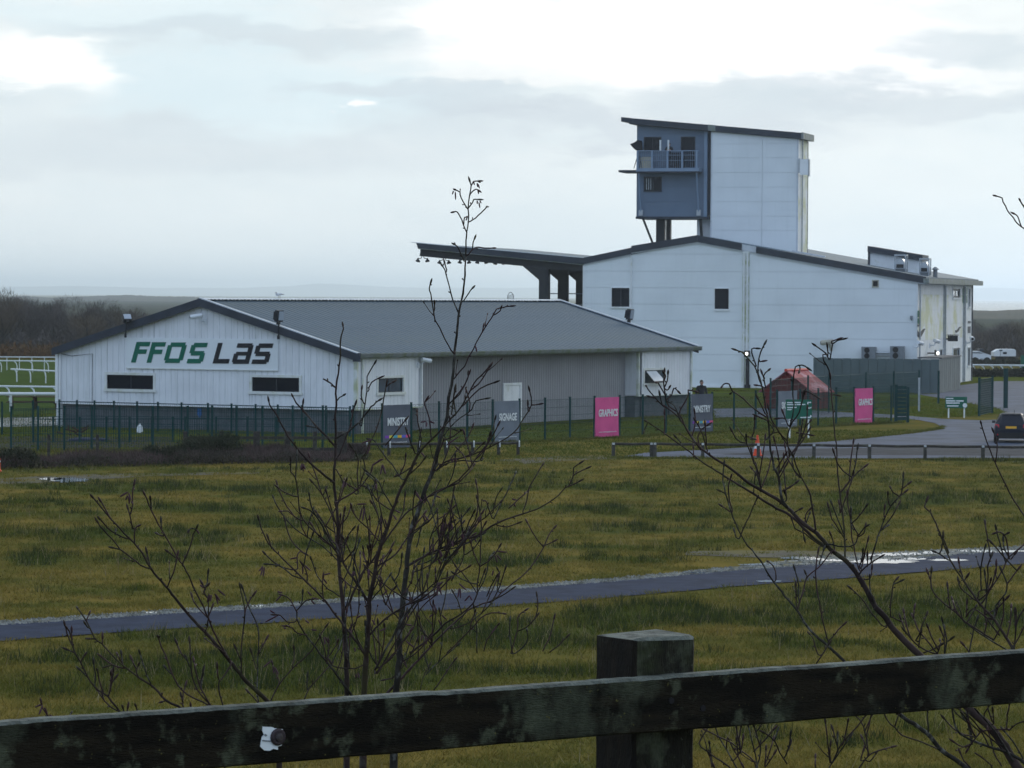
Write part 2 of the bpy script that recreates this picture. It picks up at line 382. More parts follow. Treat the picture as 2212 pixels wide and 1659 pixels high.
xs = np.unique(np.concatenate([np.linspace(-20000, -200, 18), np.linspace(-200, -32, 14), np.arange(-32, 32.1, .6), np.linspace(32, 200, 14), np.linspace(200, 20000, 18)]))
ys = np.unique(np.concatenate([np.linspace(-400, 0, 6), np.arange(0, 42, 1.5), np.arange(42, 150, .7), np.arange(150, 330, 4), np.linspace(330, 2000, 14), np.linspace(2000, 24000, 14)]))
GX, GY = np.meshgrid(xs, ys); gx = GX.ravel(); gy = GY.ravel()
gv = np.stack([gx, gy, bank_z(gy)], 1)
nx = len(xs); ny = len(ys)
ii = (np.arange(ny - 1)[:, None] * nx + np.arange(nx - 1)[None, :]).ravel()
gf = np.stack([ii, ii + 1, ii + nx + 1, ii + nx], 1)
me = bpy.data.meshes.new('ground'); me.from_pydata(gv.tolist(), [], gf.tolist())
cov = np.where((gy > 40) & (gy < 160), cover_w(gx, np.maximum(gy, 1)), .3)
a = me.attributes.new('tone', 'FLOAT', 'POINT'); a.data.foreach_set('value', cov.astype(np.float32))
def grass_mat(name, ochre, ochre2, green, green2, trans=.25, rough=.8, nsc=.35):
    m = bpy.data.materials.new(name); m.use_nodes = True; t = m.node_tree; b = t.nodes['Principled BSDF']
    b.inputs['Roughness'].default_value = rough; b.inputs['Specular IOR Level'].default_value = .0
    at = t.nodes.new('ShaderNodeAttribute'); at.attribute_name = 'tone'
    tcn = t.nodes.new('ShaderNodeTexCoord')
    def nz(sc, det, lo, hi):
        n = t.nodes.new('ShaderNodeTexNoise'); n.inputs['Scale'].default_value = sc; n.inputs['Detail'].default_value = det; t.links.new(tcn.outputs['Object'], n.inputs['Vector'])
        r = t.nodes.new('ShaderNodeMapRange'); r.inputs[1].default_value = lo; r.inputs[2].default_value = hi; t.links.new(n.outputs[0], r.inputs[0]); return r.outputs[0]
    def mx(f, a_, b_):
        n = t.nodes.new('ShaderNodeMix'); n.data_type = 'RGBA'
        t.links.new(f, n.inputs[0])
        for i, v in ((6, a_), (7, b_)):
            if isinstance(v, tuple): n.inputs[i].default_value = (*v, 1)
            else: t.links.new(v, n.inputs[i])
        return n.outputs[2]
    f1 = nz(nsc, 6, .38, .64); f2 = nz(3.5, 4, .35, .68)
    o = mx(f1, ochre, ochre2); g = mx(f2, green, green2); c = mx(at.outputs['Fac'], o, g)
    t.links.new(c, b.inputs['Base Color'])
    if trans:
        tr = t.nodes.new('ShaderNodeBsdfTranslucent'); t.links.new(c, tr.inputs[0]); ms = t.nodes.new('ShaderNodeMixShader'); ms.inputs[0].default_value = trans
        t.links.new(b.outputs[0], ms.inputs[1]); t.links.new(tr.outputs[0], ms.inputs[2]); t.links.new(ms.outputs[0], t.nodes['Material Output'].inputs[0])
    return m
OCH, OCH2, GRN, GRN2 = (.192, .150, .038), (.112, .114, .027), (.026, .042, .013), (.040, .052, .014)
M['ground'] = grass_mat('field_soil_and_moss', (.162, .120, .032), (.094, .089, .023), (.048, .062, .018), (.066, .072, .020), 0)
M['grass'] = grass_mat('field_grass', OCH, OCH2, (.080, .098, .016), (.058, .078, .014))
M['rush'] = grass_mat('soft_rush', (.070, .074, .024), (.055, .062, .020), (.030, .044, .017), (.044, .056, .019), .2)
me.materials.append(M['ground']); me.update()
ground = bpy.data.objects.new('ground', me); C.objects.link(ground); tag(ground, kind='structure')

def sheet(name, poly, z, m, kind='structure', wob=0.0, sub=0):
    """flat polygon lying on the ground; poly is a list of (x, y) in metres"""
    pts = []
    n = len(poly)
    for i in range(n):
        p = Vector((poly[i][0], poly[i][1], 0)); q = Vector((poly[(i + 1) % n][0], poly[(i + 1) % n][1], 0))
        k = max(1, int((q - p).length / sub)) if sub else 1
        for j in range(k):
            r = p.lerp(q, j / k)
            if wob: r += Vector((random.uniform(-wob, wob), random.uniform(-wob, wob), 0))
            pts.append((r.x, r.y, z))
    bm = bmesh.new(); vs = [bm.verts.new(p) for p in pts]; f = bm.faces.new(vs); bm.normal_update()
    if f.normal.z < 0: f.normal_flip()
    bmesh.ops.triangulate(bm, faces=bm.faces)
    me = bpy.data.meshes.new(name); bm.to_mesh(me); bm.free(); me.materials.append(m)
    o = bpy.data.objects.new(name, me); C.objects.link(o); return tag(o, kind=kind)
def G2(px, py): p = gnd(px, py); return (p.x, p.y)
PX = lambda L_: [G2(*p) for p in L_]
M['lawn'] = stain(mat('mown_lawn', (.072, .088, .010), .9, .25, .6, c2=(.052, .082, .012), spec=0), (.105, .088, .016), .35, .45, .7, .7)
M['turf'] = stain(mat('racecourse_turf', (.058, .088, .022), .9, .2, .3, spec=0), (.046, .066, .02), .1, .45, .7, .6)
M['tarmac'] = stain(mat('wet_tarmac', (.050, .068, .112), .30, .25, .5, spec=.05, c2=(.028, .038, .060)), (.08, .10, .145), .9, .5, .7, .6)
M['tarmac'].node_tree.nodes['Principled BSDF'].inputs['Roughness'].default_value = .6
M['path'] = stain(mat('wet_gravel_path', (.026, .036, .066), .8, .3, 1.5, spec=.03, bump=.6, bscale=18), (.042, .054, .085), 3.0, .5, .72, .6)
M['verge'] = stain(mat('pale_gravel_verge', (.22, .22, .20), .8, .3, 2.0, spec=.1, bump=.6, bscale=14), (.075, .072, .03), 1.3, .46, .6, .9)
M['mud'] = stain(mat('muddy_track', (.085, .078, .056), .8, .3, 1.2, spec=.05), (.10, .085, .02), .6, .45, .62, .9)
M['water'] = mat('puddle_water', (.05, .055, .06), .05, .2, 1.0, spec=.6)
M['slab'] = stain(mat('pale_paving', (.22, .23, .24), .6, .15, .8), (.13, .14, .14), .8, .5, .65, .8)
fenceL = PX([(-80, 970), (825, 971)]); fenceR = PX([(1948, 912)])
lawn_poly = fenceL + fenceR + PX([(1990, 905)]) + [(40, 225), (45, 330), (-15, 330), (-24, 205), (-40, 196)]
sheet('lawn', lawn_poly, .012, M['lawn'])
sheet('racecourse_turf', [(-26, 192), (-90, 190), (-140, 352), (-20, 352), (-14, 215)], .03, M['turf'])
# tarmac: the drive past the gate, the spur inside the fence and the yard beside the grandstand
road = PX([(1345, 987), (1395, 979), (1520, 973), (1640, 966), (1720, 960), (1800, 954), (1890, 946), (1960, 937), (2015, 930), (2037, 924), (2020, 915), (1985, 908),
           (1940, 904), (1850, 902), (1765, 903), (1640, 902), (1545, 903), (1540, 884), (1640, 882), (1760, 888), (1850, 893), (1940, 897), (2040, 906), (2120, 909), (2165, 907), (2180, 899), (2160, 884), (2100, 873), (2040, 862), (1985, 853),
           (1960, 846), (2080, 832), (2150, 824), (2900, 822), (2900, 988), (1700, 992)])
ro = sheet('road', road, .024, M['tarmac'])
sheet('car_park', PX([(1560, 983), (1640, 976), (1760, 971), (1900, 968), (2060, 966), (2240, 965), (2420, 966), (2420, 984), (2200, 986), (1900, 985), (1700, 986)]), .032, stain(mat('dark_tarmac', (.026, .030, .040), .75, .3, .6, spec=.04), (.05, .06, .08), 1.2, .5, .68, .7), wob=.25, sub=1.5)
path_far = [(-120, 1361), (0, 1351), (115, 1344), (330, 1329), (576, 1315), (780, 1299), (979, 1283), (1325, 1257), (1555, 1236), (1751, 1221), (2016, 1203), (2212, 1187), (2400, 1171), (3000, 1121)]
path_near = [(3000, 1154), (2400, 1204), (2212, 1220), (1980, 1238), (1751, 1256), (1555, 1271), (1325, 1292), (979, 1318), (780, 1332), (576, 1348), (330, 1363), (115, 1378), (0, 1387), (-120, 1398)]
path_poly = PX(path_far) + PX(path_near)
verge_far = [(-120, 1353), (0, 1344), (115, 1337), (330, 1322), (576, 1308), (780, 1292), (979, 1277), (1325, 1251), (1555, 1229), (1751, 1207), (1880, 1196), (2016, 1190), (2212, 1181), (2400, 1165), (3000, 1115)]
sheet('verge', PX(verge_far) + PX(path_far[::-1]), .018, M['verge'], wob=.16, sub=.4)
sheet('path', path_poly, .022, M['path'], wob=.05, sub=.6)
sheet('track', PX([(1480, 1193), (1600, 1190), (1760, 1191), (1900, 1196), (1840, 1204), (1740, 1206), (1600, 1204), (1470, 1200)]), .014, M['mud'], wob=.15, sub=.6)
sheet('track', PX([(-40, 1036), (120, 1028), (330, 1022), (560, 1020), (560, 1024), (340, 1029), (190, 1037), (60, 1045), (-40, 1046)]), .014, M['mud'], wob=.3, sub=1.2)
sheet('track', PX([(1080, 992), (1200, 986), (1320, 984), (1345, 990), (1250, 996), (1120, 1002)]), .014, M['mud'], wob=.3, sub=1.2)
pud_polys = []
def puddle(px, py, rx, ry, n=22, z=.03, ragged=.25):
    """flat pool of rain water lying on the ground"""
    pts = []
    for k in range(n):
        a = 2 * math.pi * k / n; r = 1 + random.uniform(-ragged, ragged)
        pts.append((px + rx * math.cos(a) * r, py + ry * math.sin(a) * r))
    pp = PX(pts); pud_polys.append(pp); return sheet('puddle', pp, z, M['water'])
for p in ((1900, 1215, 78, 4.6), (1975, 1209.5, 26, 2.2), (2048, 1212, 38, 2.8), (1725, 1207.5, 34, 2.4), (1760, 1210, 22, 2.0), (2140, 1193, 80, 2.6), (1920, 1200.5, 26, 3), (1965, 1199, 22, 3.2), (2010, 1196, 20, 2.4), (1880, 1202, 16, 2),
          (150, 1038.5, 42, 5.0), (110, 1036, 30, 2.5), (1660, 1258, 26, 1.8), (1800, 1213, 30, 2.2), (1640, 1222, 40, 1.5), (1500, 1239, 30, 1.4), (560, 1312, 26, 1.6), (330, 1326, 20, 1.6)):
    puddle(*p)
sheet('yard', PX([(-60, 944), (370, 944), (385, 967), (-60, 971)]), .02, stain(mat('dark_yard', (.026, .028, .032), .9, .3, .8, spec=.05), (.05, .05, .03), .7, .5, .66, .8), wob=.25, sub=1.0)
far_wood = mat('dark_far_land', (.040, .043, .034), .95, .4, .01, c2=(.055, .06, .035), spec=0)
sheet('terrain', [(-9000, 480), (45, 480), (400, 3300), (-9000, 3300)], .25, far_wood); sheet('terrain', [(45.1, 440), (3000, 440), (3000, 1499), (172, 1499)], .25, far_wood)
# wet paving beside the low building
sheet('paving', PX([(-60, 905), (128, 902), (128, 921), (-60, 925)]), .035, M['slab'])
# estuary far away, and land
M['sea'] = mat('estuary_water', (.10, .13, .15), .22, .1, .002, spec=.5)
sheet('water', [(60, 1500), (15000, 1500), (15000, 18500), (400, 18500)], .6, M['sea'])

# ---------------------------------------------------------------- hills
def hill(name, prof, d, depth, m, seed, rough_px=1.0, step=3):
    """a ridge: picture skyline -> heights at distance d, with real front and back slopes"""
    r = random.Random(seed); V = []; F = []
    pxs = np.arange(prof[0][0], prof[-1][0] + 1, step); hs = np.interp(pxs, [p[0] for p in prof], [p[1] for p in prof])
    rows = ((-depth, 0.0), (-depth * .55, .45), (-depth * .2, .86), (0, 1.0), (depth * .5, .8), (depth * 1.2, 0.0))
    for px, py in zip(pxs, hs):
        p = atY(float(px), float(py) + r.uniform(-rough_px, rough_px), d)
        for dy, k in rows:
            V.append((p.x * (1 + dy / d), d + dy, max(.2, p.z) * k * (1 + (r.uniform(-.05, .05) if 0 < k < 1 else 0)) - (0 if k else 1.0)))
    n = len(rows)
    for i in range(len(pxs) - 1):
        for j in range(n - 1): F.append((i * n + j, (i + 1) * n + j, (i + 1) * n + j + 1, i * n + j + 1))
    me = mesh_of(name, V, F, m, smooth=True); o = bpy.data.objects.new(name, me); C.objects.link(o); return tag(o, kind='structure')
M['hill_wood'] = mat('wooded_ridge', (.035, .038, .028), .95, .4, .02, c2=(.05, .048, .03), spec=.05)
M['hill_far'] = mat('far_hill', (.06, .075, .045), .95, .3, .002, spec=.05)
hill('ridge', [(-700, 650), (-300, 645), (0, 643), (55, 639), (111, 643), (222, 638.5), (278, 637), (333, 640), (416, 641), (472, 646), (560, 650), (700, 655), (900, 652)], 3600, 420, M['hill_wood'], 3, .7)
hill('ridge', [(1300, 663), (1600, 668), (1950, 672), (2105, 670.5), (2150, 671), (2212, 668), (2400, 664), (2900, 668)], 1250, 140, M['hill_wood'], 4, .6)
hill('hills', [(-2500, 628), (-900, 622), (0, 620), (166, 617.7), (333, 622), (518, 621.8), (629, 618), (685, 612), (740, 614), (796, 617.6), (879, 621), (1094, 621.8), (1500, 622), (1800, 626), (2105, 622.8), (2160, 621), (2212, 624), (3000, 630), (4500, 630)], 21500, 1500, M['hill_far'], 5, .35, 6)

# ---------------------------------------------------------------- haze
hm = bpy.data.materials.new('haze_air'); hm.use_nodes = True; ht = hm.node_tree; ht.nodes.remove(ht.nodes['Principled BSDF'])
pv = ht.nodes.new('ShaderNodeVolumePrincipled'); pv.inputs['Color'].default_value = (.76, .88, 1.0, 1); pv.inputs['Density'].default_value = HAZE; pv.inputs['Anisotropy'].default_value = .65
ht.links.new(pv.outputs[0], ht.nodes['Material Output'].inputs['Volume'])
mb = MB(); mb.box((0, 11800, 45.5), (44000, 25600, 93))
hz_o = build('haze', mb, hm); tag(hz_o, kind='stuff')

# ---------------------------------------------------------------- grass and rushes of the field (real blades)
def blades(name, n, ymin, ymax, pick, hgt, wid, lean, m, per, spread, ypow=1.0, avoid=True):
    """n tufts of `per` blades, thinned by pick(cover, rnd); each blade is one long triangle"""
    # density falls with distance
    u = RNG.random(n); y = ymin * (ymax / ymin) ** (u ** ypow); half = .150 * y + 2.5
    x = (RNG.random(n) * 2 - 1) * half
    cv = cover_w(x, y); k = pick(cv, RNG.random(n))
    if avoid:
        px, py = proj_np(np.stack([x, y, np.zeros_like(x)], 1))
        far = np.interp(px, [p[0] for p in verge_far], [p[1] for p in verge_far]); near = np.interp(px, [p[0] for p in path_near[::-1]], [p[1] for p in path_near[::-1]])
        jit = RNG.normal(0, 1.4, n)
        k &= ~((py > far + 1 + jit) & (py < near - 1 + jit))
        k &= ~((px > 1330) & (py < 992.5)); k &= ~((px > 60) & (px < 192) & (py > 1032) & (py < 1045))
        k &= ~((px > 1500) & (px < 2212) & (py > 1191) & (py < far + 12) & (RNG.random(n) < .8))
    x = x[k]; y = y[k]; cv = cv[k]; n = len(x)
    sc = hgt(cv, n)
    X0 = np.repeat(x, per) + RNG.normal(0, spread, n * per); Y0 = np.repeat(y, per) + RNG.normal(0, spread, n * per)
    H = np.repeat(sc, per) * (.55 + .6 * RNG.random(n * per)); th = RNG.random(n * per) * 2 * np.pi
    Wd = wid * (.6 + .8 * RNG.random(n * per)) * (1 + np.repeat(y, per) / 160)
    bx = np.cos(th) * Wd; by = np.sin(th) * Wd
    lx = RNG.normal(0, lean, n * per) * H; ly = RNG.normal(0, lean, n * per) * H
    T = np.zeros((n * per, 3, 3)); T[:, 0, 0] = X0 - bx; T[:, 0, 1] = Y0 - by; T[:, 1, 0] = X0 + bx; T[:, 1, 1] = Y0 + by
    T[:, 2, 0] = X0 + lx; T[:, 2, 1] = Y0 + ly; T[:, 2, 2] = H; T[:, :2, 2] = -.01
    o = np_tris(name, T, m, attr=np.repeat(np.clip(np.repeat(cv + RNG.normal(0, .16, n), per) + RNG.normal(0, .16, n * per), 0, 1), 1)); return tag(o, kind='stuff')
blades('grass', int(30000 * DENS), 42, 150, lambda c, r: r < 1.0 - .45 * c, lambda c, n: .055 + .07 * c + .055 * RNG.random(n), .009, .75, M['grass'], 16, .16, .95)
blades('rushes', int(11500 * DENS), 42, 146, lambda c, r: r < np.clip(c * 1.1 - .2, 0, .85), lambda c, n: .10 + .21 * c * RNG.random(n) + .07 * RNG.random(n), .0065, .26, M['rush'], 22, .13, .95)
M['straw'] = mat('dead_straw', (.27, .22, .12), .8, .4, 1.5, c2=(.16, .12, .06), spec=0)
blades('dead_stalks', int(5200 * DENS), 42, 140, lambda c, r: r < .12 + .6 * c, lambda c, n: .12 + .30 * RNG.random(n), .0045, .35, M['straw'], 6, .18, .95)
def stones(name, n, m, seed, band, size):
    """loose stones: little four-sided lumps lying along the path"""
    rg = np.random.default_rng(seed); px = rg.uniform(-60, 2270, n)
    vf = np.interp(px, [p[0] for p in verge_far], [p[1] for p in verge_far]); pf = np.interp(px, [p[0] for p in path_far], [p[1] for p in path_far]); pn = np.interp(px, [p[0] for p in path_near[::-1]], [p[1] for p in path_near[::-1]])
    py = band(vf, pf, pn, rg, n); P = np.array([gnd(a, b)[:] for a, b in zip(px, py)]); s = size * (.4 + rg.random(n) ** 2 * 1.6)
    T = np.zeros((n, 4, 3, 3)); th = rg.random(n) * 6.28; cs = [np.stack([np.cos(th + k * 2.094) * s, np.sin(th + k * 2.094) * s * .8, np.full(n, .018)], 1) for k in range(3)]; tp = np.stack([rg.normal(0, .2, n) * s, rg.normal(0, .2, n) * s, .02 + s * .8], 1)
    for k in range(3): T[:, k, 0] = P + cs[k]; T[:, k, 1] = P + cs[(k + 1) % 3]; T[:, k, 2] = P + tp
    T[:, 3, 0] = P + cs[0]; T[:, 3, 1] = P + cs[2]; T[:, 3, 2] = P + cs[1]
    tag(np_tris(name, T.reshape(-1, 3, 3), m), kind='stuff')
M['stone'] = mat('pale_stone', (.26, .26, .24), .8, .4, 3, c2=(.12, .12, .10), spec=.1); M['stone_dark'] = mat('wet_stone', (.045, .054, .075), .8, .5, 3, c2=(.022, .028, .042), spec=.05)
stones('gravel', 7000, M['stone'], 41, lambda vf, pf, pn, rg, n: pf + (vf - pf) * rg.uniform(-.3, 1.1, n) - 0 * pn, .026)
0 and stones('gravel', 5000, M['stone_dark'], 42, lambda vf, pf, pn, rg, n: pf + (pn - pf) * rg.random(n), .018)
def inside(poly, x, y):
    r = np.zeros(len(x), bool); n = len(poly)
    for i in range(n):
        (x0, y0), (x1, y1) = poly[i], poly[(i + 1) % n]
        if y0 == y1: continue
        k = ((y0 > y) != (y1 > y)) & (x < (x1 - x0) * (y - y0) / (y1 - y0) + x0); r ^= k
    return r
def lawn_blades(n, m, per=9):
    x = RNG.uniform(-26, 34, n); y = RNG.uniform(140, 236, n)
    px, py = proj_np(np.stack([x, y, np.zeros(n)], 1))
    k = (inside(lawn_poly, x, y) | ((py < 992) & (py > 930))) & ~inside(road, x, y) & (px > -60) & (px < 2270) & ~((px > 1330) & (py > 964) & (py < 992) & (px > 1640))
    c0 = (-7.145, 168.0); ex, ey = .4705, .8824      # footprint of the low building
    a = (x - c0[0]) * ex + (y - c0[1]) * ey; b = (x - c0[0]) * -ey + (y - c0[1]) * ex; k &= ~((a > -.1) & (a < 37) & (b > -.1) & (b < 17.2))
    a = (x - 28.4) * -.970 + (y - 256) * .242; b = (x - 28.4) * .242 + (y - 256) * .970; k &= b < -.2
    x = x[k]; y = y[k]; n = len(x); H = np.repeat(.06 + .06 * RNG.random(n), per) * (.6 + .6 * RNG.random(n * per)); N_ = n * per
    X0 = np.repeat(x, per) + RNG.normal(0, .25, N_); Y0 = np.repeat(y, per) + RNG.normal(0, .25, N_); th = RNG.random(N_) * 6.283; W_ = .02
    T = np.zeros((N_, 3, 3)); T[:, 0, 0] = X0 - np.cos(th) * W_; T[:, 0, 1] = Y0 - np.sin(th) * W_; T[:, 1, 0] = X0 + np.cos(th) * W_; T[:, 1, 1] = Y0 + np.sin(th) * W_
    T[:, 2, 0] = X0 + RNG.normal(0, .6, N_) * H; T[:, 2, 1] = Y0 + RNG.normal(0, .6, N_) * H; T[:, 2, 2] = H
    tag(np_tris('lawn_grass', T, m, attr=np.repeat(np.clip(RNG.normal(.62, .2, n) + .5 * (vnoise(x + 60, y, 4, 77) - .5), 0, 1), per)), kind='stuff')
M['lawn_blade'] = grass_mat('lawn_blade', (.135, .120, .020), (.10, .10, .018), (.055, .085, .013), (.075, .098, .015), .25)
lawn_blades(30000, M['lawn_blade'])
def edge_grass(segs, n, m, seed, hmax=.30):
    rg = np.random.default_rng(seed); ln = np.array([math.dist(a, b) for a, b in segs]); k = rg.choice(len(segs), n, p=ln / ln.sum()); t = rg.random(n)
    A_ = np.array([s[0] for s in segs]); B_ = np.array([s[1] for s in segs]); P = A_[k] + (B_[k] - A_[k]) * t[:, None]; per = 7; N_ = n * per
    h = hmax * (.25 + .75 * vnoise(P[:, 0] + 70, P[:, 1], .9, 61)) * (.5 + .5 * rg.random(n)); H = np.repeat(h, per) * (.5 + .6 * rg.random(N_))
    X0 = np.repeat(P[:, 0], per) + rg.normal(0, .10, N_); Y0 = np.repeat(P[:, 1], per) + rg.normal(0, .10, N_); th = rg.random(N_) * 6.283; W_ = .016
    T = np.zeros((N_, 3, 3)); T[:, 0, 0] = X0 - np.cos(th) * W_; T[:, 0, 1] = Y0 - np.sin(th) * W_; T[:, 1, 0] = X0 + np.cos(th) * W_; T[:, 1, 1] = Y0 + np.sin(th) * W_
    T[:, 2, 0] = X0 + rg.normal(0, .4, N_) * H; T[:, 2, 1] = Y0 + rg.normal(0, .4, N_) * H; T[:, 2, 2] = H
    tag(np_tris('edge_grass', T, m, attr=np.clip(rg.normal(.6, .25, N_), 0, 1)), kind='stuff')
G_ = lambda *p: [(G2(*a), G2(*b)) for a, b in zip(p[:-1], p[1:])]
edge_grass(G_((825, 971), (1320, 946.5), (1948, 913)) + G_((24, 976), (825, 971)) + G_((1325, 990), (1700, 992.5), (2240, 995)) + G_((745, 989), (1119, 986)) + G_((1753, 850), (2028, 852)) + G_((770, 945), (1050, 925), (1400, 905), (1490, 898)) + G_((1500, 845), (1750, 847))
           + G_((1670, 959), (1858, 948), (1960, 938), (2030, 928), (2036, 922)) + G_((1400, 977), (1520, 971), (1640, 964)), 5200, M['grass'], 51, .26)
# ---------------------------------------------------------------- low white building with the lettering
Cb = atY(769, 941, 168.0); Cb = Vector((Cb.x, Cb.y, 0))
Rb = atY(1493, 895, 200.0); ul = Vector((Rb.x - Cb.x, Rb.y - Cb.y, 0)); LEN = ul.length; ul.normalize()
vg = Vector((-ul.y, ul.x, 0))                                    # along the gable, leftwards
FG = Frame(Cb, vg, -ul); FL = Frame(Cb, ul, -vg)
GW = 16.7; EZ = 3.62; RZ = 6.04; CLB = 1.16                       # gable width, eaves, ridge, foot of the cladding
def roofz(s): return EZ + (RZ - EZ) * (1 - abs(s - GW / 2) / (GW / 2))
hall = empty('low_building', Cb + vg * 8 + ul * 15, 'long low white building with grey pitched roof and green and black lettering', 'building')
def cut(spans, a, b):
    r = []
    for z0, z1 in spans:
        if b <= z0 or a >= z1: r.append((z0, z1)); continue
        if a > z0: r.append((z0, a))
        if b < z1: r.append((b, z1))
    return r
def cladding(fr, s0, s1, zb, zt, pitch, m, parent, name='cladding_sheet', o=.03, holes=(), gro=.03, gw=.022):
    """upright ribbed sheets, one object each, cut round the openings"""
    edges = list(np.arange(s0, s1 - .02, pitch)) + [s1]
    for h in holes: edges += [h[0], h[1]]
    edges = sorted(e for e in set(round(float(e), 4) for e in edges) if s0 - 1e-6 <= e <= s1 + 1e-6)
    for a, b in zip(edges[:-1], edges[1:]):
        if b - a < .03: continue
        mid = (a + b) / 2; spans = [(zb, 99)]
        for h in holes:
            if h[0] <= mid <= h[1]: spans = cut(spans, h[2], h[3])
        for z0, z1 in spans:
            mb = MB(); za, zc = (min(z1, zt(a)), min(z1, zt(b)))
            if za <= z0: continue
            g = min(gw, (b - a) * .2)
            # shallow trapezoid: groove at both edges, raised pan between
            P = fr.P; q = [(a, o - gro), (a + g, o), (b - g, o), (b, o - gro)]
            zz = [za, za + (zc - za) * .2, za + (zc - za) * .8, zc]
            for (sa, oa), (sb, ob), ta, tb in zip(q[:-1], q[1:], zz[:-1], zz[1:]):
                mb.face([P(sa, z0, oa), P(sb, z0, ob), P(sb, tb, ob), P(sa, ta, oa)])
            mb.face([P(s, z0, oo) for s, oo in q][::-1] + [P(b, z0, o - .06), P(a, z0, o - .06)][::1])
            build(name, mb, m, parent, fix=False)
def rect(fr, x0, y0, x1, y1, o=0):
    """picture rectangle on a wall -> s0, s1, z0, z1"""
    c = [fr.sz(x0, y0, o), fr.sz(x1, y0, o), fr.sz(x0, y1, o), fr.sz(x1, y1, o)]
    ss = sorted([(c[0][0] + c[2][0]) / 2, (c[1][0] + c[3][0]) / 2]); zz = sorted([(c[0][1] + c[1][1]) / 2, (c[2][1] + c[3][1]) / 2])
    return ss[0], ss[1], zz[0], zz[1]
def tile1(cx, cy, ox, oy, sc): return ((ox + cx / sc) * .576, (oy + cy / sc) * .576)
gw1 = rect(FG, *tile1(836, 843, 0, 1000, 2.074), *tile1(1196, 952, 0, 1000, 2.074))
gw2 = rect(FG, *tile1(97, 862, 900, 1000, 2.074), *tile1(465, 972, 900, 1000, 2.074))
lw1 = rect(FL, *tile1(893, 1318, 1200, 1100, 4.148), *tile1(1282, 1538, 1200, 1100, 4.148))
lw2 = rect(FL, *tile1(675, 1373, 2150, 850, 2.553), *tile1(868, 1497, 2150, 850, 2.553))
sA = FL.sz(911, 800)[0]; sB = FL.sz(1379, 800)[0]                 # ends of the recessed grey wall
# core walls behind the sheets
mb = MB()
mb.fprism(FG, [(.05, CLB), (GW - .05, CLB), (GW - .05, EZ - .02), (GW / 2, RZ - .12), (.05, EZ - .02)], -.28, -.12)
build('gable_core', mb, M['block'], hall)
for a_, b_ in ((.12, sA), (sB, LEN - .12)): mb = MB(); mb.fbox(FL, a_, b_, CLB, EZ - .02, -.28, -.12); build('side_core', mb, M['white_clad'], hall)
for a_, b_ in ((sA - .04, sA + .02), (sB - .02, sB + .04)): mb = MB(); mb.fbox(FL, a_, b_, CLB, EZ - .1, -1.0, -.02); build('return_wall', mb, M['white_clad'], hall)
mb = MB(); mb.fbox(FG, 0.05, GW, 0, CLB - .06, -.34, -.20); build('plinth', mb, M['block'], hall)
mb = MB(); mb.fbox(FL, .1, sA + .02, 0, CLB - .06, -.9, -.20); build('plinth', mb, M['block'], hall)
mb = MB(); mb.fbox(FL, sB, LEN - .1, 0, CLB - .06, -.9, -.20); build('plinth', mb, M['block'], hall)
mb = MB(); mb.fbox(FL, sA, sB, 0, EZ - .05, -1.0, -.80); build('recessed_core', mb, M['grey_clad'], hall)
mb = MB(); mb.fbox(FL, sA - .1, sB + .1, EZ - .12, EZ - .06, -.9, .1); build('soffit', mb, M['fascia'], hall)
mb = MB(); mb.fbox(FL, LEN - .2, LEN, 0, EZ - .02, -GW, -.25); mb.fbox(Frame(Cb + vg * GW, ul, vg), 0, LEN, 0, EZ, -.25, 0); build('rear_wall', mb, M['white_clad'], hall)
cladding(FG, .10, GW - .12, CLB, lambda s: roofz(s) - .10, .333, M['white_clad'], hall, holes=[gw1, gw2])
cladding(FL, .12, sA - .05, CLB, lambda s: EZ - .08, .333, M['white_clad'], hall, holes=[lw1])
cladding(FL, sB + .07, LEN - .10, CLB, lambda s: EZ - .08, .333, M['white_clad'], hall, holes=[lw2])
dr = rect(FL, 1086, 827, 1125.5, 905, -.75)
dr = (FL.sz(1086, 860, -.75)[0], FL.sz(1125.5, 860, -.75)[0], 0.02, FL.sz(1105, 827, -.75)[1])
cladding(FL, sA + .03, sB - .03, .03, lambda s: EZ - .12, .25, M['grey_clad'], hall, name='grey_cladding_sheet', o=-.76, holes=[dr], gro=.045, gw=.05)
# corner trims and drips
mb = MB(); mb.fbox(FG, -.035, .12, CLB - .03, EZ - .05, -.1, .045); build('corner_trim', mb, M['algae_trim'], hall)
mb = MB(); mb.fbox(FL, -.03, .10, CLB - .035, EZ - .05, -.1, .048); build('corner_trim', mb, M['algae_trim'], hall)
mb = MB(); mb.fbox(FG, GW - .12, GW + .04, CLB - .03, EZ - .05, -.1, .05); build('corner_trim', mb, M['trim_white'], hall)
mb = MB(); mb.fbox(FL, LEN - .10, LEN + .03, CLB - .03, EZ - .05, -.2, .045); build('corner_trim', mb, M['algae_trim'], hall)
mb = MB(); mb.fbox(FL, sA - .055, sA + .035, CLB - .03, EZ - .13, -.1, .05); build('corner_trim', mb, M['trim_white'], hall)
mb = MB(); mb.fbox(FL, sB - .035, sB + .07, CLB - .03, EZ - .13, -.1, .05); build('corner_trim', mb, M['algae_trim'], hall)
mb = MB(); mb.fbox(FG, .12, GW - .12, CLB - .05, CLB - .005, -.22, .06); build('drip_trim', mb, M['trim_white'], hall)
for a, b in ((.1, sA - .055), (sB + .07, LEN - .1)):
    mb = MB(); mb.fbox(FL, a, b, CLB - .055, CLB - .005, -.22, .062); build('drip_trim', mb, M['algae_trim'], hall)
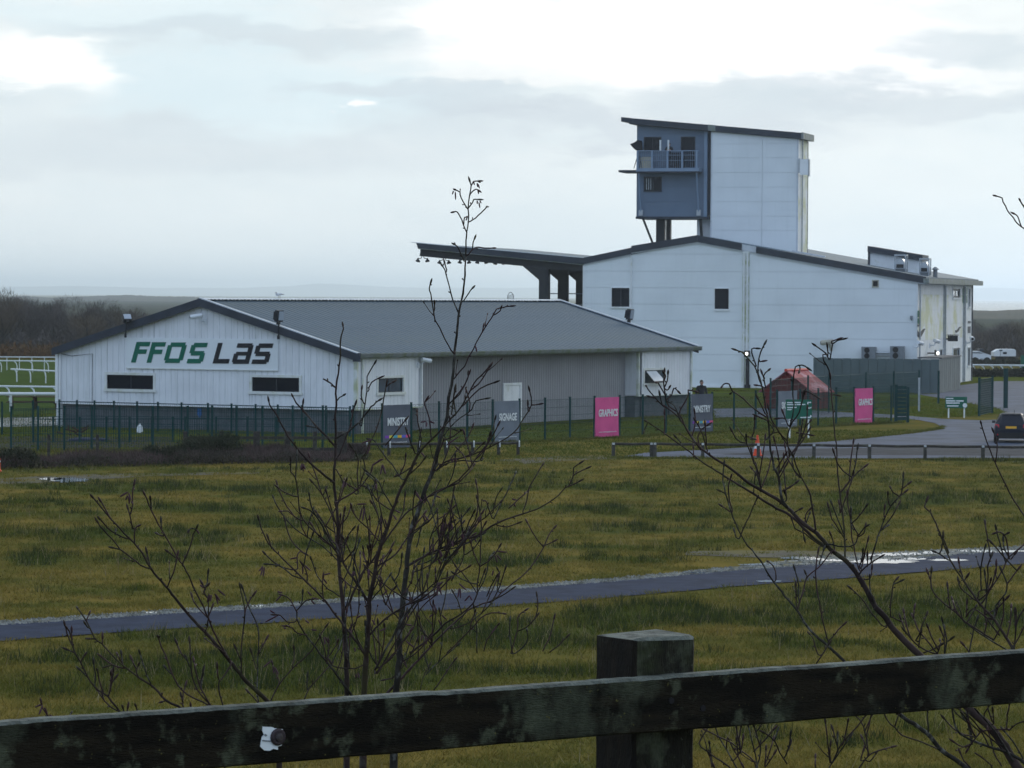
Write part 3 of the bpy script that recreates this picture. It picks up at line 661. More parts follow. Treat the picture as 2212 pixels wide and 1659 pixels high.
def window(fr, r, parent, fw=.10, panes=2, o=.03, glass='glass', sill=.13, mfr='cream', bar=.05, depth=.09, open_pane=False):
    """a window part with frame, sill and panes as its sub-parts"""
    s0, s1, z0, z1 = r
    mb = MB()
    for a in ((s0 - fw, s1 + fw, z1, z1 + fw * .9), (s0 - fw, s0, z0, z1), (s1, s1 + fw, z0, z1)): mb.fbox(fr, *a, o - .02, o + .035)
    wn = build('window', mb, M[mfr], parent)
    mb = MB(); mb.fbox(fr, s0 - fw * 1.35, s1 + fw * 1.35, z0 - sill, z0, o - .02, o + .075); build('sill', mb, M[mfr], wn)
    for k in range(panes):
        a = s0 + (s1 - s0) * k / panes; b = s0 + (s1 - s0) * (k + 1) / panes
        mb = MB(); mb.fbox(fr, a + bar / 2, b - bar / 2, z0 + bar * .6, z1 - bar * .6, o - depth - .02, o - depth, 0); build('pane', mb, M[glass], wn)
    mb = MB()
    for k in range(panes + 1):
        a = s0 + (s1 - s0) * k / panes; mb.fbox(fr, max(s0, a - bar / 2), min(s1, a + bar / 2), z0, z1, o - depth - .03, o - depth + .03)
    mb.fbox(fr, s0 + bar / 2, s1 - bar / 2, z0, z0 + bar * .6, o - depth - .03, o - depth + .028); mb.fbox(fr, s0 + bar / 2, s1 - bar / 2, z1 - bar * .6, z1, o - depth - .03, o - depth + .028)
    build('frame', mb, M['frame_dark'], wn)
    return wn
window(FG, gw1, hall, .13); window(FG, gw2, hall, .13)
window(FL, lw1, hall, .13, glass='glass_pale')
wr = window(FL, lw2, hall, .13, glass='glass_pale')
# the left light of that window hangs open, hinged at the top
s0, s1, z0, z1 = lw2; sm = s0 + (s1 - s0) * .56
mb = MB(); P = FL.P
q = [P(s0 + .1, z1 - .05, .05), P(sm, z1 - .05, .05), P(sm + .35, z0 + .10, .42), P(s0 + .35, z0 + .10, .42)]
nn = -vg * .03; mb.hexa([q[3], q[2], q[2] + nn, q[3] + nn, q[0], q[1], q[1] + nn, q[0] + nn]); build('open_light', mb, M['flash'], wr)
mb = MB(); mb.tube([P(s0 + .1, z1 - .05, .06), P(s0 + .35, z0 + .10, .43), P(sm + .35, z0 + .10, .43), P(sm, z1 - .05, .06)], .03, 4); build('open_frame', mb, M['frame_dark'], wr)
# door in the grey wall
mb = MB(); mb.fbox(FL, dr[0], dr[0] + .16, 0, dr[3], -.82, -.70); mb.fbox(FL, dr[1] - .16, dr[1], 0, dr[3], -.82, -.70); mb.fbox(FL, dr[0] + .16, dr[1] - .16, dr[3] - .12, dr[3], -.82, -.70)
dd = build('door', mb, M['trim_white'], hall)
md = (dr[0] + dr[1]) / 2
for a, b in ((dr[0] + .17, md - .015), (md + .015, dr[1] - .17)):
    mb = MB(); mb.fbox(FL, a, b, .03, dr[3] - .13, -.82, -.745); mb.fbox(FL, a + .15, b - .15, .4, dr[3] - .4, -.745, -.738); build('leaf', mb, M['trim_white'], dd)
mb = MB(); mb.fbox(FL, md + .06, md + .14, 1.0, 1.12, -.745, -.69); build('handle', mb, M['fascia'], dd)
# roof sheets: one mesh, copied along the building
OVS, OG = (.26, .02), .30
OV = OVS[0]                                                # overhang at eaves and gables
sl = (RZ - EZ) / (GW / 2); nsheet = 36; sw = (LEN + 2 * OG) / nsheet
def roof_sheet(side, name):
    OV = OVS[side]
    mb = MB(); prof = [(0, 0), (sw * .10, 0), (sw * .14, .020), (sw * .22, .020), (sw * .26, 0), (sw * .60, 0), (sw * .64, .020), (sw * .72, .020), (sw * .76, 0), (sw, 0)]
    def Pt(t, d, h):       # t along the building, d in from the wall line (side 0 = camera side)
        z = EZ + .10 + sl * d + h
        return Cb + ul * (t - OG) + (vg * d if side == 0 else vg * (GW - d)) + Vector((0, 0, z))
    for (a, ha), (b, hb) in zip(prof[:-1], prof[1:]):
        mb.face([Pt(a, -OV, ha), Pt(b, -OV, hb), Pt(b, GW / 2, hb), Pt(a, GW / 2, ha)])
    mb.face([Pt(0, -OV, -.05), Pt(sw, -OV, -.05), Pt(sw, GW / 2, -.05), Pt(0, GW / 2, -.05)])
    return build(name, mb, M['roof_moss'], hall, fix=False)
for side in (0, 1):
    s_ = roof_sheet(side, 'roof_sheet')
    for k in range(1, nsheet): link_copy(s_, hall, ul * (sw * k))
mb = MB()
for sg in (-1, 1):
    a = Cb + vg * (GW / 2) + Vector((0, 0, RZ + .20)); 
    p = [a - ul * OG, a + ul * (LEN + OG), a + ul * (LEN + OG) + vg * (.22 * sg) - Vector((0, 0, .06)), a - ul * OG + vg * (.22 * sg) - Vector((0, 0, .06))]
    mb.face(p if sg < 0 else p[::-1])
rc = build('ridge_cap', mb, M['flash'], hall, fix=False)
mb = MB()
for k in range(int(LEN / .33)): mb.box(Cb + vg * (GW / 2 - .24) + ul * (k * .33) + Vector((0, 0, RZ + .12)), (.13, .03, .035), rz=math.atan2(ul.y, ul.x))
build('ridge_filler', mb, M['fascia'], hall)
def verge(t, name, m):
    for side in (0, 1):
        OV = OVS[side]; mb = MB()
        f = lambda d: EZ + .15 + sl * d
        fr = Frame(Cb + ul * t, vg, -ul); g = (lambda s: s) if side == 0 else (lambda s: GW - s)
        mb.fprism(fr, [(g(-OV - .02), f(-OV) - .34), (g(GW / 2), f(GW / 2) - .36), (g(GW / 2), f(GW / 2) + .02), (g(-OV - .02), f(-OV) + .02)], -.03, .05)
        o = build(name, mb, m, hall)
        if side == 1 and t < 0: continue
        mb = MB(); mb.fprism(fr, [(g(-OV - .02), f(-OV) + .022), (g(GW / 2), f(GW / 2) + .022), (g(GW / 2), f(GW / 2) + .075), (g(-OV - .02), f(-OV) + .075)], -.12, .06); build('verge_flashing', mb, M['flash'], o)
verge(-OG, 'bargeboard', M['fascia']); verge(LEN + OG, 'bargeboard', M['fascia'])
mb = MB(); mb.fbox(FL, -OG - .06, -OG + .02, EZ - .26, EZ + .14, .02, OV + .14); build('gutter_end_box', mb, M['fascia'], hall)
mb = MB()
gp = [(OV + .16 * math.cos(t_), EZ + .06 + .19 * math.sin(t_)) for t_ in np.linspace(math.pi * .92, math.pi * 2.08, 9)]
for (o0, z0), (o1, z1) in zip(gp[:-1], gp[1:]): mb.face([FL.P(-OG, z0, o0), FL.P(LEN + OG + .15, z0, o0), FL.P(LEN + OG + .15, z1, o1), FL.P(-OG, z1, o1)])
mb.fbox(FL, LEN + OG + .10, LEN + OG + .16, EZ - .12, EZ + .10, OV - .16, OV + .16)
mb.fbox(FL, -OG, LEN + OG + .15, EZ + .07, EZ + .10, OV + .12, OV + .20)
build('gutter', mb, M['gutter'], hall, fix=False)
mb = MB(); mb.fbox(FL, .0, LEN, EZ - .10, EZ + .06, -.05, OV - .15); build('eaves_soffit', mb, M['algae_trim'], hall)
# pipes on the gable and at the corners
mb = MB(); s_, _ = FG.sz(133, 800); mb.tube([FG.P(s_, .1, .12), FG.P(s_, EZ - .05, .12)], .04, 8); build('downpipe', mb, M['trim_white'], hall)
mb = MB(); s_, _ = FG.sz(201, 800); za = FG.sz(201, 764)[1]; mb.tube([FG.P(s_, CLB, .07), FG.P(s_, za, .07), FG.P(s_ + 1.2, za - .12, .07), FG.P(s_ + 2.4, za + .08, .07)], .014, 5); build('cable', mb, M['fascia'], hall)
mb = MB(); mb.tube([FL.P(.42, .05, .10), FL.P(.42, EZ - .1, .10)], .05, 8); build('downpipe', mb, M['algae_trim'], hall)
mb = MB(); mb.tube([FL.P(LEN - .25, .05, .10), FL.P(LEN - .25, EZ - .1, .10)], .05, 8); build('downpipe', mb, M['algae_trim'], hall)
for px in (1379.5, 1440): 
    s_, _ = FL.sz(px, 880, -.3); mb = MB(); mb.fbox(FL, s_ - .09, s_ + .09, 0, CLB - .08, -.3, -.12); build('plinth_pier', mb, M['fascia'], hall)
# name board with cut letters
pb = [FG.sz(*p, .05) for p in ((273.6, 729.5), (601, 733), (601, 799), (273.6, 794))]
bx0, bx1 = min(p[0] for p in pb), max(p[0] for p in pb); bz0 = (pb[2][1] + pb[3][1]) / 2; bz1 = (pb[0][1] + pb[1][1]) / 2
brd = empty('name_board', FG.P((bx0 + bx1) / 2, bz0, .05), 'wide white name board lettered FFOS LAS under the gable', 'sign')
mb = MB(); mb.fbox(FG, bx0, bx1, bz0, bz1, .045, .075); build('board', mb, M['white_panel'], brd)
mb = MB(); mb.fbox(FG, bx0, bx1, bz0 - .05, bz0, .04, .10); build('ledge', mb, M['cream'], brd)
H_ = 160.0; SH = .27; TH = 35
def letter_poly(kind, w):
    """strokes as (x0, y0, x1, y1) in a box w wide and 160 high, y down"""
    t = TH
    if kind == 'F': return [(0, t, t, H_), (0, 0, w, t), (t, 58, w * .90, 58 + t)]
    if kind == 'O': return [(0, t * .6, t, H_ - t * .6), (w - t, t * .6, w, H_ - t * .6), (t * .55, 0, w - t * .35, t), (t * .35, H_ - t, w - t * .55, H_)]
    if kind == 'S': return [(0, t * .5, t, 80), (t * .5, 0, w, t), (0 + t * .4, 64, w - t * .3, 64 + t), (w - t, 80, w, H_ - t * .4), (0, H_ - t, w - t * .4, H_)]
    if kind == 'L': return [(0, 0, t, H_ - t), (0, H_ - t, w, H_)]
    if kind == 'a': return [(t * .2, 0, w - t * .3, t), (w - t, t * .4, w, H_), (t * .4, 66, w - t, 66 + t * .85), (0, 80, t, H_ - t * .4), (t * .3, H_ - t, w - t, H_)]
for kind, x0, w_, y0, m_ in (('F', 1020, 108, 585, 'logo_green'), ('F', 1141, 108, 587, 'logo_green'), ('O', 1270, 146, 589, 'logo_green'), ('S', 1452, 122, 592, 'logo_green'),
                             ('L', 1654, 124, 593, 'logo_black'), ('a', 1800, 134, 596, 'logo_black'), ('S', 1956, 128, 597, 'logo_black')):
    mb = MB()
    for k, (a, b, c, d) in enumerate(letter_poly(kind, w_)):
        q = []
        for (x, y) in ((a, d), (c, d), (c, b), (a, b)):
            px = x0 + x + (H_ - y) * SH; q.append(FG.sz(*tile1(px, y0 + y, 0, 1000, 2.074), .08))
        mb.fprism(FG, q, .076, .096 + .0006 * k)
    build('letter', mb, M[m_], brd)

# ---------------------------------------------------------------- grandstand
TH_ = math.radians(14); du = Vector((-math.cos(TH_), math.sin(TH_), 0)); dv = Vector((math.sin(TH_), math.cos(TH_), 0))
K = atY(1980, 840, 256.0); K = Vector((K.x, K.y, 0))
FF = Frame(K, du, -dv); FS = Frame(K, dv, -du)
SL = 31.5
gs = empty('grandstand', K + du * 12 + dv * 12, 'large white panelled grandstand with cantilevered canopy and low pitched grey roofs', 'grandstand')
sL, zL = FF.sz(1261, 571); sA_, zA = FF.sz(1507, 523.5); s1_, z1_ = FF.sz(1364, 549); sM, zM = FF.sz(1612, 543.5); zR = FF.sz(1980, 609)[1]
def rz2(s):
    if s > sA_: return zA + (zL - zA) * (s - sA_) / (sL - sA_)
    return zR + (zA - zR) * s / sA_
# courses of horizontal panels: heights read off the joints
zj = [0.0] + [FF.sz(1500, y)[1] for y in (800.0, 765.5, 729.5, 693.5, 657.5, 622.0, 586.5, 549.0)] + [FF.sz(1500, 549)[1] + 1.2]
bays = [(0.06, sM - .25), (sM + .25, s1_ - .06), (s1_ + .06, sL - .04)]
def clip_poly(s0, s1, z0, z1, top):
    br = sorted([s for s in (sA_,) if s0 < s < s1], reverse=True)
    poly = [(s0, -5.0), (s1, -5.0), (s1, top(s1))] + [(b, top(b)) for b in br] + [(s0, top(s0))]
    for lim, sg in ((z0, 1), (z1, -1)):
        out_ = []
        for i in range(len(poly)):
            p, q = poly[i], poly[(i + 1) % len(poly)]; a = (p[1] - lim) * sg; b = (q[1] - lim) * sg
            if a >= 0: out_.append(p)
            if a * b < 0: out_.append((p[0] + (q[0] - p[0]) * a / (a - b), lim))
        poly = out_
        if len(poly) < 3: return None
    return poly
w1 = rect(FF, 1321.5, 622, 1360, 662.5); w2 = rect(FF, 1544, 623.5, 1574.5, 667.5); v1 = rect(FF, 1886, 607, 1896.5, 618.5)
def panels(fr, b0, b1, zs, top, m, parent, holes=(), o=.03, name='wall_panel'):
    for z0, z1 in zip(zs[:-1], zs[1:]):
        segs = [(b0, b1, z0 + .007, z1 - .007)]
        for h in holes:
            ns = []
            for a, b, c, d in segs:
                if h[1] <= a or h[0] >= b or h[3] <= c or h[2] >= d: ns.append((a, b, c, d)); continue
                if h[0] > a: ns.append((a, h[0], c, d))
                if h[1] < b: ns.append((h[1], b, c, d))
                if h[2] > c: ns.append((max(a, h[0]), min(b, h[1]), c, h[2]))
                if h[3] < d: ns.append((max(a, h[0]), min(b, h[1]), h[3], d))
            segs = ns
        for a, b, c, d in segs:
            p = clip_poly(a, b, c, d, top)
            if p and len(p) >= 3: mb = MB(); mb.fprism(fr, p, 0, o); build(name, mb, m, parent)
top_f = lambda s: rz2(s) + .04
for b in bays: panels(FF, b[0], b[1], zj, top_f, M['white_panel'], gs, [w1, w2, v1])
mb = MB(); mb.fprism(FF, [(0.02, 0), (sL - .02, 0), (sL - .02, zL), (sA_, zA), (.02, zR)], -.4, -.1); build('wall_core', mb, M['white_panel'], gs)
mb = MB(); mb.fprism(Frame(K + du * sL, dv, du), [(0.1, 0), (SL, 0), (SL, zL), (.1, zL)], -.3, 0); build('track_side_wall', mb, M['blue_panel'], gs)
mb = MB(); mb.fbox(FF, sM - .24, sM + .24, .02, rz2(sM) - .02, -.05, .10); build('bay_trim', mb, M['algae_trim'], gs)
mb = MB(); mb.fbox(FF, s1_ - .055, s1_ + .055, .02, rz2(s1_) - .02, -.05, .09); build('bay_trim', mb, M['trim_white'], gs)
mb = MB(); mb.fbox(FF, -.04, .055, .02, zR - .02, -.05, .09); build('bay_trim', mb, M['trim_white'], gs)
mb = MB(); mb.fbox(FF, sL - .035, sL + .05, .02, zL - .02, -.1, .08); build('bay_trim', mb, M['trim_white'], gs)
for s_ in (sM + .12, sM - .12):
    mb = MB(); mb.tube([FF.P(s_, .05, .16), FF.P(s_, rz2(s_) - .1, .16)], .055, 8); build('downpipe', mb, M['trim_white'], gs)
mb = MB(); mb.tube([FF.P(s1_ - .02, .05, .14), FF.P(s1_ - .02, rz2(s1_) - .1, .14)], .045, 8); build('downpipe', mb, M['trim_white'], gs)
mb = MB(); mb.fbox(FF, .06, sL - .05, -.02, .16, 0, .11); build('base_trim', mb, M['trim_white'], gs)
window(FF, w1, gs, .05, 2, .05, sill=.12, mfr='trim_white', bar=.07); window(FF, w2, gs, .05, 1, .05, sill=.12, mfr='trim_white', bar=.07)
mb = MB(); mb.fbox(FF, v1[0], v1[1], v1[2], v1[3], -.02, .02)
vo = build('wall_vent', mb, M['fan_dark'], gs)
mb = MB()
for a in ((v1[0] - .07, v1[1] + .07, v1[3], v1[3] + .08), (v1[0] - .07, v1[1] + .07, v1[2] - .08, v1[2]), (v1[0] - .07, v1[0], v1[2], v1[3]), (v1[1], v1[1] + .07, v1[2], v1[3])): mb.fbox(FF, *a, .02, .09)
build('vent_frame', mb, M['tan'], vo)
# roof slabs: two slopes run back along the stand
FT = .46                                                         # depth of the fascia
def slab(pts, o0, o1, m, name):
    mb = MB(); mb.fprism(FF, pts, o0, o1); return build(name, mb, m, gs)
slab([(sL, zL + .05), (sA_, zA + .05), (sA_, zA + FT - .02), (sL, zL + FT - .02)], -SL, -.02, M['roof'], 'roof')
slab([(-.55, zR + .05 - .55 * (zA - zR) / sA_), (sA_, zA + .05), (sA_, zA + FT - .02), (-.55, zR + FT - .02 - .55 * (zA - zR) / sA_)], -SL, -.02, M['roof'], 'roof')
def fascia(sa, sb, za, zb, m='fascia', o=.18, t=FT, name='fascia'):
    mb = MB(); mb.fprism(FF, [(sa, za), (sb, zb), (sb, zb + t), (sa, za + t)], -.015, o); fa = build(name, mb, M[m], gs)
    mb = MB(); mb.fprism(FF, [(sa, za - .07), (sb, zb - .07), (sb, zb - .002), (sa, za - .002)], -.01, o - .05); build('fascia_trim', mb, M['flash'], fa)
    return fa
fascia(sL + .05, s1_, zL, z1_); fascia(s1_ - .02, sA_, z1_ + .10, zA + .02, t=FT + .03, o=.22); fascia(sM + .30, sA_ - .01, rz2(sM + .3), zA + .02, t=FT + .03, o=.22)
sG0 = FF.sz(1634, 545)[0]
fascia(sM + .29, sG0, rz2(sM + .29) + .02, rz2(sG0) + .02, 'flash', t=FT - .05, o=.12, name='fascia_joint')
fascia(sG0 - .01, -.62, rz2(sG0) - .02, zR - .02 - .6 * (zA - zR) / sA_, t=FT + .02, o=.22)
# eaves of the right-hand side
zE = zR - .55 * (zA - zR) / sA_
mb = MB(); mb.fbox(FS, -.35, SL + .4, zE - .02, zE + .34, .45, .85); build('eaves_gutter', mb, M['gutter'], gs)
mb = MB(); mb.fbox(FS, -.1, SL, zE + .0, zE + .05, .0, .45); build('eaves_soffit', mb, M['trim_white'], gs)
# light walkway strip lying on the right-hand slope
def onroof(s, o): return FF.P(s, rz2(s) + FT + .02, o)
mb = MB()
for a, b in ((FF.sz(1690, 540)[0] + .0, 7.2),):
    for o_ in (-4.0,):
        p = [onroof(a, o_), onroof(b, o_), onroof(b, o_ - .35), onroof(a, o_ - .35)]
        mb.hexa(p + [q + Vector((0, 0, .10)) for q in p])
build('roof_walkway', mb, M['flash'], gs)
# right-hand side wall in three bays
sb = [0.06]
for px in (2037, 2079.5): sb.append(FS.sz(px, 700)[0])
sb.append(SL)
zjs = [0.0, 1.15, 2.3, 3.45, 4.55, 5.6, 6.7, 7.8, 9.0]
top_s = lambda s: zE - .03
sw1 = rect(FS, 2056.5, 624, 2072.5, 643); sw2 = rect(FS, 2057, 752, 2072, 790); sw3 = rect(FS, 2090.5, 624, 2094.5, 662); sw4 = rect(FS, 2089, 751, 2094.5, 790); sw5 = rect(FS, 2028.5, 755, 2034.5, 778)
for i in range(3):
    hs = [h for h in (sw1, sw2, sw3, sw4, sw5) if sb[i] < h[0] < sb[i + 1]]
    for z0, z1 in zip(zjs[:-1], zjs[1:]):
        m_ = M['stained_panel'] if 3.4 < (z0 + z1) / 2 < 7.2 and i < 2 else M['trim_white']
        panels(FS, sb[i] + .06, sb[i + 1] - .06, [z0, z1], top_s, m_, gs, hs)
    if i: mb = MB(); mb.fbox(FS, sb[i] - .055, sb[i] + .055, .02, zE - .05, -.05, .12); build('bay_trim', mb, M['galv'], gs)
    mb = MB(); mb.tube([FS.P(sb[i] + .25, .05, .16), FS.P(sb[i] + .25, zE - .1, .16)], .06, 8); build('downpipe', mb, M['galv'], gs)
mb = MB(); mb.fbox(FS, .1, SL, 0, zE, -.4, -.1); build('wall_core', mb, M['white_panel'], gs)
mb = MB(); mb.fbox(FS, SL - .05, SL + .1, 0, zE, -.3, .12); build('bay_trim', mb, M['fascia'], gs)
for r_ in (sw1, sw2, sw3, sw4, sw5): window(FS, r_, gs, .1, 2 if r_ in (sw1, sw2) else 1, .05, glass='glass_pale', mfr='trim_white', bar=.25)
# entrance canopy, green banners and black emblems on that wall
def wallpoly(pts, name, m, o0=.055, o1=.075, parent=gs): 
    mb = MB(); mb.fprism(FS, [FS.sz(px, py, o1) for px, py in pts], o0, o1); return build(name, mb, M[m], parent)
T2 = lambda x, y: tile1(x, y, 2800, 850, 2.458)
for a in (((1995, 568), (2035, 568), (2035, 625), (1995, 625)), ((1995, 632), (2035, 632), (2035, 702), (1995, 702))):
    o = wallpoly([T2(*p) for p in a], 'green_wall_banner', 'sign_green'); cx = sum(p[0] for p in a) / 4; cy = sum(p[1] for p in a) / 4
    wallpoly([T2(*p) for p in ((cx - 8, cy - 12), (cx + 8, cy - 12), (cx + 8, cy + 10), (cx - 8, cy + 10))], 'emblem', 'sign_white', .076, .09, o)
for a in (((1578, 775), (1590, 775), (1590, 835), (1578, 835)), ((1578, 845), (1590, 845), (1590, 895), (1578, 895))): wallpoly([T2(*p) for p in a], 'green_lettering', 'logo_green')
wallpoly([T2(*p) for p in ((1577, 902), (1589, 902), (1589, 922), (1577, 922))], 'black_lettering', 'logo_black')
wallpoly([T2(*p) for p in ((1578, 955), (1592, 985), (1632, 942), (1650, 940), (1612, 1012), (1590, 1018), (1578, 1010))], 'black_emblem', 'logo_black')
wallpoly([T2(*p) for p in ((1926, 955), (1938, 958), (1960, 925), (1984, 920), (1966, 940), (1954, 966), (1936, 978), (1928, 972))], 'black_emblem', 'logo_black')
for a in (((2042, 870), (2066, 870), (2066, 892), (2042, 892)), ((2042, 920), (2066, 920), (2066, 980), (2042, 980))): wallpoly([T2(*p) for p in a], 'notice_panel', 'fascia')
# canopy over the terraces: slab, beam frames and columns, run back along the stand
TA = lambda x, y: tile1(x, y, 1400, 650, 2.765)
c_tl = FF.sz(*TA(452, 722)); c_tr = FF.sz(1262, 557.5); c_bl = FF.sz(*TA(468, 776)); c_br = FF.sz(1262, 571)
slab([c_bl, c_br, (c_tr[0], c_tr[1] - .02), (c_tl[0], c_tl[1] - .02)], -SL, -.02, M['roof'], 'canopy_roof')
fa = MB(); fa.fprism(FF, [c_bl, (c_br[0] + .0, c_br[1]), c_tr, c_tl], -.015, .20); fo = build('canopy_fascia', fa, M['fascia'], gs)
mb = MB(); mb.fprism(FF, [(c_bl[0], c_bl[1] - .06), (c_br[0], c_br[1] - .06), (c_br[0], c_br[1] - .003), (c_bl[0], c_bl[1] - .003)], 0, .16); build('fascia_trim', mb, M['gutter'], fo)
mb = MB(); mb.fprism(FF, [(c_tl[0] + .35, c_tl[1] + .02), (c_tr[0], c_tr[1] + .004), (c_tr[0], c_tr[1] + .045), (c_tl[0] + .35, c_tl[1] + .07)], -.3, .22); build('fascia_cap', mb, M['flash'], fo)
e_bl = FF.sz(*TA(470, 858)); e_h = FF.sz(*TA(1545, 962)); e_h2 = FF.sz(*TA(1712, 1105)); cR = FF.sz(*TA(1812, 1105))[0]; cL = e_h2[0]
ebr = (sL + .02, e_h[1] - .35)
beam_poly = [e_bl, e_h, (cL, e_h2[1]), (cL, 0), (cR, 0), (cR, e_h[1] - .22), ebr, (sL + .02, c_br[1] - .07), (c_bl[0] - .1, c_bl[1] - .07)]
def pier(o_):
    mb = MB(); mb.fprism(FF, [(c_bl[0] - .1, c_bl[1] - .07), e_bl, e_h, (cR, e_h[1] - .22), ebr, (sL + .02, c_br[1] - .07)], o_ - .28, o_); r = build('canopy_beam', mb, M['steel_dark'], gs)
    mb = MB(); mb.fprism(FF, [e_h, (cL, e_h2[1]), (cL, 0), (cR, 0), (cR, e_h[1] - .225)], o_ - .45, o_ + .12); build('canopy_column', mb, M['steel_dark'], gs)
for k in range(6): pier(-.25 - 5.9 * k)
mb = MB(); mb.fbox(FF, c_bl[0] - .05, c_bl[0] - .3, e_bl[1], c_bl[1] - .08, -SL, -.3); build('canopy_edge_beam', mb, M['steel_dark'], gs)
# terrace seen between the columns
mb = MB(); t0 = FF.sz(1262, 652)[1]; mb.fbox(FF, sL + .02, sL + 4.5, 0, t0 - .2, -SL, -6.5)
for k in range(5): mb.fbox(FF, sL + .02, sL + 4.0 - k * .8, t0 - .2 + k * .01, t0 - .19 + k * .01, -SL, -6.5)
build('terrace', mb, M['slab'], gs)
mb = MB(); mb.fbox(FF, sL + .04, sL + 4.4, t0 + .55, t0 + .62, -7.0, -6.9); mb.fbox(FF, sL + .04, sL + 1.8, t0 - .19, t0 + .5, -8.2, -8.0); build('terrace_barrier', mb, M['blue_panel'], gs)
# ---------------------------------------------------------------- tower on the grandstand roof
OT = -6.0
T3 = lambda x, y: tile1(x, y, 2300, 420, 2.765)
tw = empty('commentary_tower', FF.P(8, rz2(8), OT - 2), 'tall white and slate blue tower with a sloping roof and camera balcony on the grandstand', 'tower')
xs_w = FF.sz(1536, 400, OT)[0]; xs_r = FF.sz(1723, 400, OT)[0]
ztl = FF.sz(1536, 287, OT)[1]; ztr = FF.sz(1723, 303, OT)[1]
rt = [FF.sz(*T3(80, 54), OT + .3), FF.sz(*T3(1948, 215), OT + .3)]
rsl = (rt[0][1] - rt[1][1]) / (rt[0][0] - rt[1][0])
FTt = .44
def tz(s): return rt[1][1] + (s - rt[1][0]) * rsl                # top of the tower roof
zroof = rz2(xs_w) - .3
top_t = lambda s: tz(s) - FTt - .02
TD = 4.2
# white panels
ztj = [rz2(xs_r) - .6] + [FF.sz(1630, 420 * .576 + y / 2.765 * .576, OT)[1] for y in (1228, 1080, 930, 780, 628, 475, 330)] + [FF.sz(1630, 200, OT)[1]]
FT0 = Frame(FF.P(0, 0, OT), du, -dv)
_sA = sA_; 
xs_m = FF.sz(1646.5, 400, OT)[0]
for a, b in ((xs_r + .05, xs_m - .015), (xs_m + .015, xs_w - .07)): panels(FT0, a, b, ztj, top_t, M['white_panel'], tw, o=.025, name='wall_panel')
mb = MB(); mb.fprism(FT0, [(xs_r, zroof - 2), (xs_w, zroof - 2), (xs_w, top_t(xs_w)), (xs_r, top_t(xs_r))], -TD, -.02); build('wall_core', mb, M['white_panel'], tw)
FTs = Frame(FF.P(xs_r, 0, OT), dv, -du)
for z0, z1 in ((7.5, 10.4), (10.43, 13.2), (13.23, 15.2), (15.23, 18.4)):
    mb = MB(); zt_ = min(z1, top_t(xs_r)); 
    if zt_ > z0: mb.fbox(FTs, .06, TD - .06, z0, zt_, .0, .045); build('wall_panel', mb, M['stained_panel'], tw)
mb = MB(); mb.fbox(FT0, xs_r - .05, xs_r + .06, zroof - 1, top_t(xs_r), -.05, .06); build('corner_trim', mb, M['flash'], tw)
mb = MB(); mb.fbox(FT0, xs_w - .07, xs_w + .02, zroof, top_t(xs_w), -.05, .06); build('corner_trim', mb, M['flash'], tw)
mb = MB(); mb.fbox(FTs, TD - .06, TD + .05, zroof - 2, top_t(xs_r), -.05, .07); build('corner_trim', mb, M['fascia'], tw)
mb = MB(); mb.tube([FTs.P(1.4, zroof - 2, .12), FTs.P(1.4, top_t(xs_r), .12)], .05, 8); build('downpipe', mb, M['galv'], tw)
# roof
mb = MB(); mb.fprism(FT0, [(rt[1][0], tz(rt[1][0]) - FTt), (rt[0][0] - .6, tz(rt[0][0] - .6) - FTt), (rt[0][0] - .6, tz(rt[0][0] - .6)), (rt[1][0], tz(rt[1][0]))], -TD - .3, .28)
rf = build('tower_roof', mb, M['fascia'], tw)
mb = MB(); mb.fprism(FT0, [(rt[0][0] - .61, tz(rt[0][0] - .6) - FTt * .72), (rt[0][0], tz(rt[0][0]) - FTt * .72), (rt[0][0], tz(rt[0][0]) + .01), (rt[0][0] - .61, tz(rt[0][0] - .6) + .01)], -TD - .3, .30); build('roof_tip', mb, M['fascia'], rf)
sj = FF.sz(1532, 275, OT + .3)[0]
mb = MB(); mb.fprism(FT0, [(sj - .45, tz(sj - .45) - FTt + .02), (sj + .1, tz(sj + .1) - FTt + .02), (sj + .1, tz(sj + .1) + .02), (sj - .45, tz(sj - .45) + .02)], -.1, .31); build('roof_joint', mb, M['gutter'], rf)
mb = MB(); mb.fbox(FTs, -.3, TD + .32, tz(rt[1][0]) - FTt, tz(rt[1][0]) + .03, xs_r - rt[1][0] + .0, xs_r - rt[1][0] + .16); build('roof_edge', mb, M['gutter'], rf)
# blue box
OB = -.25
xb0 = FF.sz(1533, 400, OT + OB)[0]; xb1 = FF.sz(1375, 400, OT + OB)[0]; zb0 = FF.sz(1450, 468, OT + OB)[1]
bj = [zb0] + [FF.sz(1450, 420 * .576 + y / 2.765 * .576, OT + OB)[1] for y in (930, 775, 590, 455, 325, 225)] + [19.9]
bwin1 = rect(FT0, *T3(325, 265), *T3(492, 400), OB); bwin2 = rect(FT0, *T3(325, 678), *T3(497, 820), OB); bdoor = rect(FT0, *T3(710, 265), *T3(842, 555), OB)
FB = Frame(FT0.P(0, 0, OB), du, -dv)
bwin1 = rect(FB, *T3(325, 265), *T3(492, 400)); bwin2 = rect(FB, *T3(325, 678), *T3(497, 820)); bdoor = rect(FB, *T3(710, 265), *T3(842, 575))
panels(FB, xb0 + .42, xb1 - .05, bj, top_t, M['blue_panel'], tw, [bwin1, bwin2, bdoor], o=.04, name='blue_panel')
mb = MB(); mb.fprism(FB, [(xb0 + .16, zb0), (xb1, zb0), (xb1, top_t(xb1)), (xb0 + .16, top_t(xb0))], -TD + .3, -.02); build('blue_core', mb, M['blue_panel'], tw)
